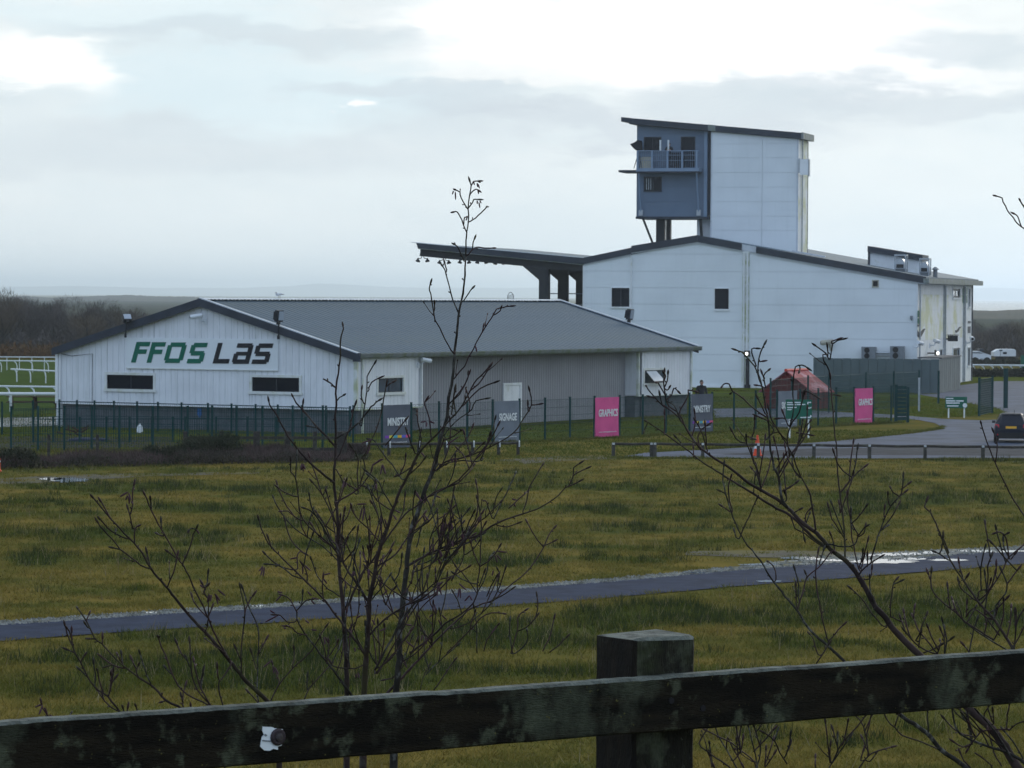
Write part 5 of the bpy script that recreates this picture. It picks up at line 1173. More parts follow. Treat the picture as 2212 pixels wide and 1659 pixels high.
# fence round the hut and toward the gate on the right
fence('mesh_fence', [G2(1664, 905), G2(1710, 900), G2(1745, 896), G2(1790, 892), G2(1870, 886), G2(1930, 882), G2(1985, 878)], 2.1, 'green mesh fence behind the red hut and banners')
fence('mesh_fence', [G2(2143, 893), G2(2115, 899)], 2.05, 'leaf of green mesh gate standing open beside the drive', pr=.05, hs=.12)
o = MB(); q = gnd(2172, 882); o.box((q.x, q.y, 1.15), (.24, .24, 2.3)); o.box((q.x, q.y, 2.32), (.27, .27, .05)); q = build('gate_post', o, M['green_mesh']); tag(q, 'tall dark green gate post beside the drive near the car', 'gate post')
o = MB(); q = gnd(2027, 873); o.box((q.x, q.y, 1.0), (.12, .12, 2.0)); o.box((q.x, q.y, 2.02), (.15, .15, .04)); q = build('gate_post', o, M['green_mesh']); tag(q, 'thin green post behind the right green notice board', 'gate post')
# post with a blue notice
q = gnd(1985, 890); mb = MB(); mb.box((q.x, q.y, .95), (.10, .10, 1.9)); mb.box((q.x, q.y, 1.92), (.12, .12, .04)); o = build('gate_post', mb, M['galv']); tag(o, 'pale grey post on the grass between hoarding and notice board', 'gate post')

# ---------------------------------------------------------------- banners
def text_mesh(txt, width, height, name, bold=.0):
    cu = bpy.data.curves.new('txt', 'FONT'); cu.body = txt; cu.size = 1; cu.align_x = 'LEFT'; cu.offset = bold; cu.extrude = .003; cu.resolution_u = 3
    ob = bpy.data.objects.new('txt', cu); C.objects.link(ob); dg = bpy.context.evaluated_depsgraph_get(); me = bpy.data.meshes.new_from_object(ob.evaluated_get(dg)); bpy.data.objects.remove(ob)
    v = np.array([p.co[:] for p in me.vertices]); mn = v.min(0); mxx = v.max(0)
    v[:, 0] = (v[:, 0] - mn[0]) / (mxx[0] - mn[0]) * width; v[:, 1] = (v[:, 1] - mn[1]) / (mxx[1] - mn[1]) * height
    me.vertices.foreach_set('co', v.astype(np.float32).ravel()); me.update(); me.name = name; return me
def put_text(txt, fr, s0, z0, width, height, o_, m, parent, name='lettering', bold=.02, flip=False):
    me = text_mesh(txt, width, height, name, bold); me.materials.clear(); me.materials.append(m)
    ob = bpy.data.objects.new(name, me); C.objects.link(ob); ob.parent = parent
    a = fr.P(s0, z0, o_) - origin(parent); u = fr.u; n = fr.n
    ob.matrix_local = Matrix(((u.x, 0, n.x, a.x), (u.y, 0, n.y, a.y), (0, 1, 0, a.z), (0, 0, 0, 1))); return ob
def banner(x0, x1, kind, word, lab, wx0, wx1, cut_=None):
    s0, s1 = FN.sz(x0, 900, .06)[0], FN.sz(x1, 900, .06)[0]; w_ = s1 - s0; z0, z1 = .0, 1.84
    z0 = .04
    e = empty('banner', FN.P((s0 + s1) / 2, z0, .06), lab, 'banner', 'banners on the mesh fence')
    m = {'p': M['banner_pink'], 'g': M['banner_grey'], 'l': M['banner_pale']}[kind]
    # cloth with slight waves, a real thin solid
    mb = MB(); nx_, nz_ = 8, 6; r = random.Random(x0)
    off = [[.05 + .014 * math.sin(i * 1.3 + j * .9 + x0) for i in range(nx_ + 1)] for j in range(nz_ + 1)]
    for layer in (0, -.008):
        b = len(mb.v)
        for j in range(nz_ + 1):
            for i in range(nx_ + 1): mb.v.append(tuple(FN.P(s0 + w_ * i / nx_, z0 + (z1 - z0) * j / nz_, off[j][i] + layer)))
        for j in range(nz_):
            for i in range(nx_):
                k = b + j * (nx_ + 1) + i; f = (k, k + 1, k + nx_ + 2, k + nx_ + 1); mb.f.append(f if layer == 0 else f[::-1]); mb.m.append(0)
    build('cloth', mb, m, e, smooth=True, fix=False)
    a, b = FN.sz(wx0, 900, .09)[0], FN.sz(wx1, 900, .09)[0]
    put_text(word, FN, a, z0 + .93, b - a, .34, .078, M['sign_white'], e, bold=.025)
    if word == 'MINISTRY':
        mats_ = ((.22, .06, .42), (.75, .66, .05), (.06, .36, .48), (.72, .46, .03), (.10, .12, .55), (.72, .08, .22)); q0 = s0 + w_ * .06
        for k, c in enumerate(mats_):
            mb = MB(); mb.fbox(FN, q0 + w_ * .155 * k, q0 + w_ * .155 * k + w_ * .15, z0 + .42, z0 + .53, .068, .078); build('colour_square', mb, mat('banner_colour_%d' % k, c, .5, .08, 6) if ('bc%d' % k) not in M else M['bc%d' % k], e)
    put_text('www.ministrygraphics.co.uk', FN, s0 + w_ * .14, z0 + .20, w_ * .74, .065, .078, M['sign_white'], e, name='web_address', bold=.01)
banner(828, 886, 'g', 'MINISTRY', 'grey MINISTRY banner at the left end of the fence', 838, 884)
banner(1069, 1122, 'l', 'SIGNAGE', 'grey SIGNAGE banner in front of the white door', 1079, 1117)
banner(1286, 1337, 'p', 'GRAPHICS', 'pink GRAPHICS banner below the grey cladding', 1294, 1335)
banner(1493, 1540, 'g', 'MINISTRY', 'grey MINISTRY banner below the standing person', 1499, 1535)
banner(1681, 1722, 'l', 'SIGNAGE', 'grey SIGNAGE banner half hidden by the green notice board', 1689, 1720)
banner(1847, 1885, 'p', 'GRAPHICS', 'pink GRAPHICS banner nearest the gate on the right', 1855, 1885)

# ---------------------------------------------------------------- green notice boards
def notice(x0, x1, y0, y1, yb, lab, lines, extra):
    p = gnd((x0 + x1) / 2, yb); F_ = Frame((p.x, p.y), (1, 0), (0, -1)); r = rect(F_, x0, y0, x1, y1)
    e = empty('notice_board', (p.x, p.y, 0), lab, 'sign', 'green notice boards')
    mb = MB(); mb.fbox(F_, r[0], r[1], r[2], r[3], -.01, .02); build('board', mb, M['sign_green'], e)
    wd, hh = r[1] - r[0], r[3] - r[2]
    for k in (.16, .88):
        mb = MB(); mb.fbox(F_, r[0] + wd * k - .035, r[0] + wd * k + .035, -.05, r[3] - .05, -.08, -.012); build('leg', mb, M['trim_white'], e)
    for (a, b, c, d) in lines: mb = MB(); mb.fbox(F_, r[0] + wd * a, r[0] + wd * b, r[3] - hh * d, r[3] - hh * c, .021, .026); build('text_line', mb, M['sign_white'], e)
    if extra == 'arrows':
        mb = MB(); P = lambda u_, v_: (r[0] + wd * u_, r[3] - hh * v_)
        mb.fprism(F_, [P(.82, .25), P(.86, .25), P(.86, .17), P(.93, .17), P(.93, .2), P(.97, .145), P(.93, .09), P(.93, .12), P(.82, .12)], .021, .027); build('arrow', mb, M['sign_white'], e)
        mb = MB(); mb.fprism(F_, [P(.83, .43), P(.88, .38), P(.88, .41), P(.92, .41), P(.97, .37), P(.98, .41), P(.93, .46), P(.88, .46), P(.88, .49)], .021, .027); build('arrow', mb, M['sign_white'], e)
        mb = MB(); mb.fprism(F_, [P(.56, .95), P(.93, .95), P(.99, .88), P(.97, .80), P(.93, .80), P(.92, .88), P(.56, .90)], .021, .027); build('emblem', mb, M['sign_white'], e)
    else:
        mb = MB(); c = (r[0] + wd * .90, r[3] - hh * .76); mb.tube([F_.P(c[0], c[1], .021), F_.P(c[0], c[1], .028)], hh * .20, 20); build('emblem', mb, M['sign_white'], e)
notice(1697, 1754, 863, 905, 947, 'green notice board with arrows in front of the red hut', [(.05, .26, .135, .19), (.34, .56, .125, .18), (.05, .40, .24, .29), (.42, .74, .225, .28), (.06, .29, .39, .44), (.33, .42, .38, .43), (.06, .23, .50, .545)], 'arrows')
notice(2042, 2089, 857, 881.5, 903, 'green notice board with a white disc by the drive', [(.04, .36, .11, .2), (.03, .46, .31, .43), (.5, .84, .31, .43), (.04, .66, .5, .61), (.08, .6, .76, .86)], 'disc')

# ---------------------------------------------------------------- knee rails
def knee(pxs, y0, h, lab, strap):
    e = None; pts = [Vector((*G2(x, y0(x)), 0)) for x in pxs]
    e = empty('knee_rail', sum(pts, Vector()) / len(pts), lab, 'rail fence', 'low timber rails along the field')
    for p in pts:
        mb = MB(); mb.box((p.x, p.y, h / 2 - .02), (.13, .13, h + .06), rz=random.uniform(-.1, .1)); po = build('post', mb, M['wood_post'] if not strap else M['wood_dark'], e)
        if strap: mb = MB(); mb.tube([(p.x + .05, p.y - .09, h - .18), (p.x + .05, p.y - .09, h + .02), (p.x + .05, p.y, h + .06), (p.x + .05, p.y + .08, h)], .03, 5); build('strap', mb, M['strap'], po)
        elif p is not None: mb = MB(); mb.box((p.x, p.y - .07, h - .02), (.10, .02, .08)); build('strap', mb, M['strap'], po)
    for p, q in zip(pts[:-1], pts[1:]):
        mb = MB(); mb.tube([p + Vector((0, -.02, h - .02)), p.lerp(q, .5) + Vector((0, -.02, h - .04)), q + Vector((0, -.02, h - .02))], .055, 7); build('rail', mb, M['wood_dark'], e)
knee([745, 790, 840, 904, 962.7, 1021, 1077, 1119], lambda x: 988 - (x - 745) * .008, .55, 'low timber rail with white straps in front of the banners on the left', True)
knee([1325, 1407, 1413.5], lambda x: 987, .55, 'short low timber rail at the left end of the drive', False)
knee([1414.5, 1518, 1638, 1758, 1878, 1998, 2123, 2250], lambda x: 987.5 + (x - 1414) * .009, .56, 'long low timber rail along the wet drive on the right', False)

# ---------------------------------------------------------------- old field fence behind the brambles
fp_ = [Vector((*G2(x, 991), 0)) for x in (400, 478, 554, 621, 680, 738)]
e = empty('field_fence', sum(fp_, Vector()) / 6, 'dark old post and rail fence by the gorse bush', 'fence')
for i, p in enumerate(fp_):
    mb = MB(); w_ = (.16, .16, .24, .22, .16, .36)[i]; mb.box((p.x, p.y, .52), (w_, w_ * .8, 1.10), rz=.2); build('post', mb, M['wood_dark'], e)
    if i < 5:
        for z in (.38, .82): mb = MB(); mb.box((p.lerp(fp_[i + 1], .5) + Vector((0, -.1, z)))[:], ((fp_[i + 1] - p).length + .05, .05, .12)); build('rail', mb, M['wood_dark'], e)
for k, x in enumerate((105, 210)):
    p = gnd(x, 1000); mb = MB(); mb.box((p.x, p.y, .5), (.10, .10, 1.1), rz=.3); mb.box((p.x, p.y, 1.06), (.07, .07, .04)); o = build('stake', mb, M['wood_dark']); tag(o, ('weathered stake standing left in the brambles', 'weathered stake standing right in the brambles')[k], 'stake', 'stakes in the brambles')

# ---------------------------------------------------------------- cones
def cone(px, py, h, lab):
    p = gnd(px, py); e = empty('traffic_cone', (p.x, p.y, 0), lab, 'traffic cone'); r0 = h * .21; n = 16
    mb = MB(); mb.box((p.x, p.y, .03), (r0 * 2.4, r0 * 2.4, .06)); build('base', mb, M['orange'], e)
    for a, b, m_, nm in ((.06, h * .36, 'orange', 'body'), (h * .362, h * .62, 'sign_white', 'band'), (h * .622, h, 'orange', 'body')):
        rr = lambda z: r0 * (1 - .82 * z / h); mb = MB(); mb.tube([(p.x, p.y, a), (p.x, p.y, b)], [rr(a), rr(b)], n); build(nm, mb, M[m_], e, smooth=False)
cone(1636, 985.5, .86, 'tall orange and white traffic cone behind the knee rail')
p = gnd(-4, 1020); e = empty('barrier', (p.x, p.y, 0), 'orange plastic barrier post cut by the left edge', 'barrier')
mb = MB(); mb.tube([(p.x, p.y, 0), (p.x, p.y, .06), (p.x, p.y, .1), (p.x, p.y, .50)], [.13, .13, .085, .075], 10); build('post', mb, M['orange_wall'], e)
mb = MB(); mb.tube([(p.x, p.y, .36), (p.x, p.y, .42)], .082, 10); build('band', mb, M['sign_white'], e)

# ---------------------------------------------------------------- hatchback car, seen from behind
cp = gnd(2184, 958); cs = .85
car = empty('parked_car', (cp.x + .25, cp.y + 1.7, 0), 'dark grey hatchback car on the wet drive seen from behind', 'car', rz=math.radians(-8.5)); car.scale = (cs, cs, cs * 1.05)
def loft(secs):
    mb = MB(); n = len(secs[0][1])
    for y, pts in secs: mb.v += [(x, y, z) for x, z in pts]
    for i in range(len(secs) - 1):
        for k in range(n):
            j = (k + 1) % n; mb.f.append((i * n + k, i * n + j, (i + 1) * n + j, (i + 1) * n + k)); mb.m.append(0)
    mb.f.append(tuple(range(n))[::-1]); mb.m.append(0); b = (len(secs) - 1) * n; mb.f.append(tuple(range(b, b + n))); mb.m.append(0); return mb
def sec(w0, w1, w2, wr, z0, zs, zb, zr):
    r = [(w0, z0), (w1, z0 + .12), (w1, zs), (w2, zb), (wr, zr - .07), (wr - .12, zr - .01), (wr * .45, zr)]
    return r + [(-x, z) for x, z in r[::-1]]
S_ = [(-1.98, sec(.60, .72, .70, .55, .38, .55, .62, .70)), (-1.93, sec(.72, .82, .79, .62, .30, .58, .80, .92)), (-1.80, sec(.78, .88, .82, .60, .26, .62, .92, 1.10)),
      (-1.62, sec(.80, .90, .83, .58, .24, .64, .96, 1.38)), (-1.45, sec(.80, .905, .84, .58, .22, .65, .97, 1.46)), (-.6, sec(.80, .91, .85, .60, .20, .66, .97, 1.49)), (.2, sec(.80, .91, .85, .58, .20, .66, .96, 1.46)),
      (.9, sec(.80, .90, .84, .58, .20, .66, .95, 1.12)), (1.2, sec(.80, .90, .83, .62, .22, .66, .92, .98)), (1.9, sec(.76, .86, .78, .55, .24, .62, .80, .85)), (2.2, sec(.6, .70, .66, .4, .30, .5, .62, .66))]
bd = build('body', loft(S_), M['car'], car, local=True, smooth=False)
def qd(pts, th, name, m, par=car):
    mb = MB(); a, b, c, d = [Vector(p) for p in pts]; n = (b - a).cross(d - a).normalized() * th; mb.hexa([a, b, c, d, a + n, b + n, c + n, d + n]); return build(name, mb, M[m], par, local=True)
qd([(-.60, -1.815, 1.00), (.60, -1.815, 1.00), (.50, -1.60, 1.37), (-.50, -1.60, 1.37)], .012, 'rear_window', 'car_glass')
qd([(-.52, -1.62, 1.40), (.52, -1.62, 1.40), (.50, -1.47, 1.455), (-.50, -1.47, 1.455)], .03, 'spoiler', 'car')
for sx in (-1, 1):
    qd([(.60 * sx, -1.925, .78), (.84 * sx, -1.76, .76), (.80 * sx, -1.74, .95), (.62 * sx, -1.87, .93)] if sx > 0 else [(-.84, -1.76, .76), (-.60, -1.925, .78), (-.62, -1.87, .93), (-.80, -1.74, .95)], .05, 'tail_lamp', 'lamp_red')
    qd([(.50 * sx, -1.99, .40), (.72 * sx, -1.965, .40), (.72 * sx, -1.965, .47), (.50 * sx, -1.99, .47)] if sx > 0 else [(-.72, -1.965, .40), (-.5, -1.99, .40), (-.5, -1.99, .47), (-.72, -1.965, .47)], .02, 'reflector', 'lamp_red')
qd([(-.28, -1.965, .74), (.28, -1.965, .74), (.28, -1.94, .85), (-.28, -1.94, .85)], .015, 'number_plate', 'plate')
mb = MB(); mb.box((0, -1.95, .42), (1.35, .12, .22)); mb.box((0, -1.93, .30), (1.2, .14, .10)); build('bumper', mb, M['car_trim'], car, local=True)
for sx in (-1, 1):
    for y in (-1.28, 1.35):
        mb = MB(); mb.tube([(sx * .90, y, .31), (sx * .69, y, .31)], .315, 20); wl = build('wheel', mb, M['tyre'], car, local=True)
        mb = MB(); mb.tube([(sx * .905, y, .31), (sx * .86, y, .31)], .2, 14); build('rim', mb, M['silver'], wl, local=True)
    mb = MB(); mb.box((sx * .95, .45, 1.0), (.16, .12, .12)); build('door_mirror', mb, M['car'], car, local=True)
    qd([(sx * .865, -1.35, 1.0), (sx * .865, .5, .99), (sx * .64, .25, 1.38), (sx * .62, -1.15, 1.40)] if sx > 0 else [(-.865, .5, .99), (-.865, -1.35, 1.0), (-.62, -1.15, 1.40), (-.64, .25, 1.38)], .01, 'side_window', 'car_glass')
mb = MB(); mb.tube([(.15, -1.2, 1.49), (.15, -1.4, 1.66)], .012, 5); build('aerial', mb, M['car_trim'], car, local=True)
mb = MB(); mb.tube([(.45, -1.98, .27), (.45, -1.8, .27)], .04, 8); build('exhaust', mb, M['silver'], car, local=True)

# ---------------------------------------------------------------- people
def person(loc, h, yaw, label, par_name='person', arms='down', group=None):
    e_loc = Vector(loc)
    k = h / 1.75
    J = {'pel': (0, 0, .95), 'sp': (0, 0, 1.15), 'ch': (0, .01, 1.35), 'nk': (0, 0, 1.50), 'nk2': (0, -.015, 1.56), 'hd': (0, -.02, 1.64), 'hd2': (0, -.015, 1.71)}
    Rr = {'pel': .155, 'sp': .15, 'ch': .165, 'nk': .065, 'nk2': .06, 'hd': .092, 'hd2': .075}
    Ed = [('pel', 'sp'), ('sp', 'ch'), ('ch', 'nk'), ('nk', 'nk2'), ('nk2', 'hd'), ('hd', 'hd2')]
    for s, sx in (('l', -1), ('r', 1)):
        J.update({s + 'sh': (.19 * sx, .01, 1.42), s + 'hip': (.10 * sx, 0, .88), s + 'kn': (.11 * sx, -.02 * sx, .50), s + 'an': (.12 * sx, .02, .10), s + 'to': (.13 * sx, -.15, .035)})
        if arms == 'down': J.update({s + 'el': (.26 * sx, .03, 1.14), s + 'wr': (.25 * sx, -.08, .90), s + 'ha': (.245 * sx, -.11, .80)})
        else: J.update({s + 'el': (.27 * sx, -.10, 1.20), s + 'wr': (.12 * sx, -.32, 1.25), s + 'ha': (.06 * sx, -.38, 1.28)})
        Rr.update({s + 'sh': .085, s + 'el': .06, s + 'wr': .042, s + 'ha': .045, s + 'hip': .105, s + 'kn': .07, s + 'an': .052, s + 'to': .042})
        Ed += [('ch', s + 'sh'), (s + 'sh', s + 'el'), (s + 'el', s + 'wr'), (s + 'wr', s + 'ha'), ('pel', s + 'hip'), (s + 'hip', s + 'kn'), (s + 'kn', s + 'an'), (s + 'an', s + 'to')]
    names = list(J); idx = {n: i for i, n in enumerate(names)}
    me = bpy.data.meshes.new('person'); me.from_pydata([tuple(c * k for c in J[n]) for n in names], [(idx[a], idx[b]) for a, b in Ed], [])
    ob = bpy.data.objects.new('tmp', me); C.objects.link(ob); md_ = ob.modifiers.new('s', 'SKIN')
    for n in names: sv = me.skin_vertices[0].data[idx[n]]; sv.radius = (Rr[n] * k, Rr[n] * k * (.78 if n in ('pel', 'sp', 'ch') else 1)); sv.use_root = n == 'pel'
    sub = ob.modifiers.new('u', 'SUBSURF'); sub.levels = 2
    dg = bpy.context.evaluated_depsgraph_get(); m2 = bpy.data.meshes.new_from_object(ob.evaluated_get(dg)); bpy.data.objects.remove(ob); m2.name = 'person'
    for m_ in ('coat_dark', 'trousers', 'skin', 'car_trim'): m2.materials.append(M[m_])
    for p in m2.polygons:
        c = p.center / k; i = 0
        if c.z > 1.53: i = 2
        elif c.z < .10: i = 3
        elif c.z < .86 and abs(c.x) < .2: i = 1
        elif (abs(c.x) > .2 and c.z < .88) or (arms != 'down' and c.y < -.33 and c.z > 1.2): i = 2
        p.material_index = i; p.use_smooth = True
    o = bpy.data.objects.new(par_name, m2); C.objects.link(o); o.location = loc; o.rotation_euler = (0, 0, yaw); tag(o, label, 'person', group); ORG[o.name] = e_loc
    mb = MB(); mb.ell((0, .012 * k, 1.70 * k), (.088 * k, .098 * k, .085 * k), 12, 8); mb.ell((0, .05 * k, 1.64 * k), (.08 * k, .06 * k, .08 * k), 10, 6); build('hair', mb, M['hair'], o, local=True, smooth=True)
    mb = MB(); mb.ell((0, -.118 * k, 1.635 * k), (.014 * k, .02 * k, .024 * k), 8, 5); [mb.ell((sx * .095 * k, -.01 * k, 1.64 * k), (.012 * k, .022 * k, .032 * k), 8, 5) for sx in (-1, 1)]; build('nose_and_ears', mb, M['skin'], o, local=True, smooth=True)
    mb = MB(); [mb.ell((sx * .035 * k, -.107 * k, 1.655 * k), (.011 * k, .008 * k, .007 * k), 8, 5) for sx in (-1, 1)]; mb.ell((0, -.106 * k, 1.595 * k), (.024 * k, .008 * k, .006 * k), 8, 5); build('eyes_and_mouth', mb, M['hair'], o, local=True, smooth=True)
    for s, sx in (('l', -1), ('r', 1)):
        hx = Vector(J[s + 'ha']); wr = Vector(J[s + 'wr']); d = (hx - wr).normalized(); mb = MB()
        for f in range(4): a = hx + d * .03 + Vector((0, (f - 1.5) * .019, 0)); mb.tube([a * k, (a + d * (.045 + .006 * (f in (1, 2)))) * k, (a + d * .075 + Vector((-.012 * sx, 0, 0))) * k], [.0095 * k, .009 * k, .007 * k], 6)
        a = hx + Vector((0, -.032, 0)); mb.tube([a * k, (a + d * .03 + Vector((-.01 * sx, -.016, 0))) * k, (a + d * .055 + Vector((-.014 * sx, -.016, 0))) * k], [.012 * k, .010 * k, .008 * k], 6)
        build('hand', mb, M['skin'], o, local=True, smooth=True)
    mb = MB(); mb.tube([(0, .0, 1.44 * k), (0, -.005, 1.53 * k)], [.10 * k, .085 * k], 12); mb.tube([(0, 0, .84 * k), (0, 0, .93 * k)], [.185 * k, .175 * k], 14); build('jacket', mb, M['coat_dark'], o, local=True, smooth=True)
    return o
pp = gnd(1515, 899); dpp = pp.y
topz = atY(1515.5, 822.5, dpp).z
person((pp.x, pp.y, .012), topz, math.radians(10), 'person in a dark jacket standing on the lawn behind the right MINISTRY banner', arms='down')
s_, _ = FF.sz(*T3(575, 450), OT + OB + .75); hd = FF.sz(*T3(578, 322), OT + OB + .75)[1]
bp = FB.P(s_, dz1 + .0, .62); person((bp.x, bp.y, dz1 + .002), hd - dz1, math.radians(-8), 'person in black working at the railing of the tower balcony', arms='up')

# ---------------------------------------------------------------- racecourse rails and picnic tables on the left
def running_rail(p0, p1, posts, h, lab, r=.06, hoop=True):
    e = empty('running_rail', ((p0.x + p1.x) / 2, (p0.y + p1.y) / 2, 0), lab, 'racecourse rail', 'white racecourse rails')
    d = (p1 - p0).normalized(); n = Vector((-d.y, d.x, 0))
    mb = MB(); mb.tube([p0 + Vector((0, 0, h)), p0.lerp(p1, .5) + Vector((0, 0, h - .01)), p1 + Vector((0, 0, h))], r, 8); build('rail', mb, M['rail_white'], e)
    for t in posts:
        q = p0.lerp(p1, t); mb = MB(); bx = d * .35
        mb.tube([q + bx, q + bx + Vector((0, 0, h * .55)), q + bx * .8 + Vector((0, 0, h * .8)), q + bx * .3 + Vector((0, 0, h * .95)), q + Vector((0, 0, h))] if hoop else [q, q + Vector((0, 0, h))], r * .8, 6); build('post', mb, M['rail_white'], e)
V3 = lambda px, py: Vector((*G2(px, py), 0))
running_rail(V3(-120, 803), V3(150, 806), [.05 + .125 * k for k in range(8)], .95, 'far white racecourse rail on curved posts beyond the turf', .05)
running_rail(V3(-120, 799), V3(150, 801), [.0 + .1 * k for k in range(11)], 1.12, 'thin white racecourse rail farthest back before the trees', .045, False)
running_rail(V3(24, 825), V3(150, 831), [.06, .3, .56, .82, 1], .92, 'white racecourse rail starting in the middle of the turf')
running_rail(V3(-120, 866), V3(150, 870), [.12, .3, .48, .68, .86], .92, 'white racecourse rail behind the picnic tables')
running_rail(V3(-120, 890), V3(150, 891), [.06, .53, 1.0], 1.0, 'thick white racecourse rail just behind the picnic tables', .09, False)
def picnic(px, py, lab, rz):
    p = gnd(px, py); e = empty('picnic_table', (p.x, p.y, 0), lab, 'picnic table', 'brown picnic tables', rz)
    for k in range(5): mb = MB(); mb.box((0, -.30 + k * .15, .74), (1.7, .135, .045)); build('table_plank', mb, M['table'], e, local=True)
    for sy in (-1, 1):
        for k in range(2): mb = MB(); mb.box((0, sy * (.68 + k * .14), .45), (1.7, .125, .045)); build('seat_plank', mb, M['table'], e, local=True)
    for sx in (-.6, .6):
        mb = MB(); mb.box((sx, 0, .41), (.06, 1.65, .10)); mb.box((sx, 0, .68), (.06, .72, .08)); build('cross_beam', mb, M['table'], e, local=True)
        for sy in (-1, 1): mb = MB(); mb.tube([(sx + .05, sy * .68, 0), (sx + .05, sy * .25, .70)], .055, 4); build('leg', mb, M['table'], e, local=True)
picnic(48, 886, 'left brown picnic table in front of the white rail', .1); picnic(98, 886, 'right brown picnic table beside the building corner', .0)

# ---------------------------------------------------------------- far right: trailer, van, hedge, rail
tp = gnd(2170, 786); tf = Frame((tp.x, tp.y), (1, 0), (0, -1)); r = rect(tf, 2147, 754, 2194.5, 781)
e = empty('horse_trailer', (tp.x, tp.y, 0), 'long white horse trailer beyond the hedge on the right', 'trailer')
mb = MB(); x0, x1, z1 = r[0], r[1], r[3]; zb = .75
mb.fprism(tf, [(x0, zb), (x1, zb), (x1, z1 - .12), (x1 - .15, z1), (x0 + .5, z1 - .02), (x0, z1 - .3)], -2.2, 0); build('body', mb, M['rail_white'], e)
mb = MB(); a = rect(tf, *tile1(578, 708, 3500, 1000, 2.212), *tile1(610, 725, 3500, 1000, 2.212)); mb.fbox(tf, *a, .003, .03); build('window', mb, M['glass'], e)
mb = MB(); a = rect(tf, *tile1(548, 690, 3500, 1000, 2.212), *tile1(574, 700, 3500, 1000, 2.212)); mb.fbox(tf, *a, .003, .03); build('window', mb, M['glass'], e)
mb = MB(); a = rect(tf, *tile1(555, 703, 3500, 1000, 2.212), *tile1(558, 750, 3500, 1000, 2.212)); mb.fbox(tf, *a, .003, .02); build('door_seam', mb, M['fascia'], e)
for k in (.25, .38, .8): mb = MB(); s_ = x0 + (x1 - x0) * k; mb.tube([tf.P(s_, .4, -.05), tf.P(s_, .4, -.35)], .4, 14); build('wheel', mb, M['tyre'], e)
mb = MB(); a = rect(tf, *tile1(385, 682, 3500, 1000, 2.212), *tile1(418, 700, 3500, 1000, 2.212)); mb.fbox(tf, a[0], a[1], a[2], a[3], -2.0, -.1); mb.fbox(tf, a[0] - .3, a[0] + .3, .6, a[2] - .05, -1.2, -.9); build('nose', mb, M['fascia'], e)
tp2 = gnd(2122, 787); tf2 = Frame((tp2.x, tp2.y), (1, 0), (0, -1)); r = rect(tf2, 2098, 758.5, 2141, 784); e = empty('white_van', (tp2.x, tp2.y, 0), 'low white van partly behind the grandstand corner', 'van')
mb = MB(); mb.fprism(tf2, [(r[0], .35), (r[1], .35), (r[1], .9), (r[1] - .5, 1.05), (r[1] - 1.2, r[3]), (r[0], r[3])], -1.9, 0); build('body', mb, M['rail_white'], e)
mb = MB(); mb.fprism(tf2, [(r[1] - .65, 1.08), (r[1] - 1.15, r[3] - .12), (r[1] - 1.9, r[3] - .12), (r[1] - 1.9, 1.08)], .003, .02); build('window', mb, M['glass'], e)
for k in (.2, .8): mb = MB(); s_ = r[0] + (r[1] - r[0]) * k; mb.tube([tf2.P(s_, .35, .02), tf2.P(s_, .35, -.25)], .35, 14); build('wheel', mb, M['tyre'], e)
running_rail(V3(2080, 813), V3(2420, 816), [.05 + .06 * k for k in range(16)], .95, 'white racecourse rail in front of the dark hedge on the right', .075)
p = gnd(2211, 812); mb = MB(); mb.box((p.x, p.y, .8), (.5, .08, 1.7)); mb.box((p.x, p.y, 1.7), (.55, .1, .06)); o = build('green_marker', mb, M['sign_green']); tag(o, 'green marker board at the right edge beside the white rail', 'sign')
# distant pylon mast
p = atY(1103, 649, 1500); mb = MB(); tz_ = atY(1103, 631, 1500).z; bz_ = 0
for sx in (-1, 1): mb.tube([(p.x + sx * 1.25, 1500, bz_), (p.x + sx * 1.2, 1500, tz_ - 1.4), (p.x + sx * .6, 1500, tz_ - .4), (p.x, 1500, tz_)], .16, 4)
for k in range(5):
    z = p.z + (tz_ - 1.6 - p.z) * k / 4; mb.tube([(p.x - 1.2, 1500, z), (p.x + 1.2, 1500, z + .7)], .1, 4)
o = build('pylon', mb, M['pylon']); tag(o, 'tiny arched lattice mast on the skyline above the low roof', 'mast')
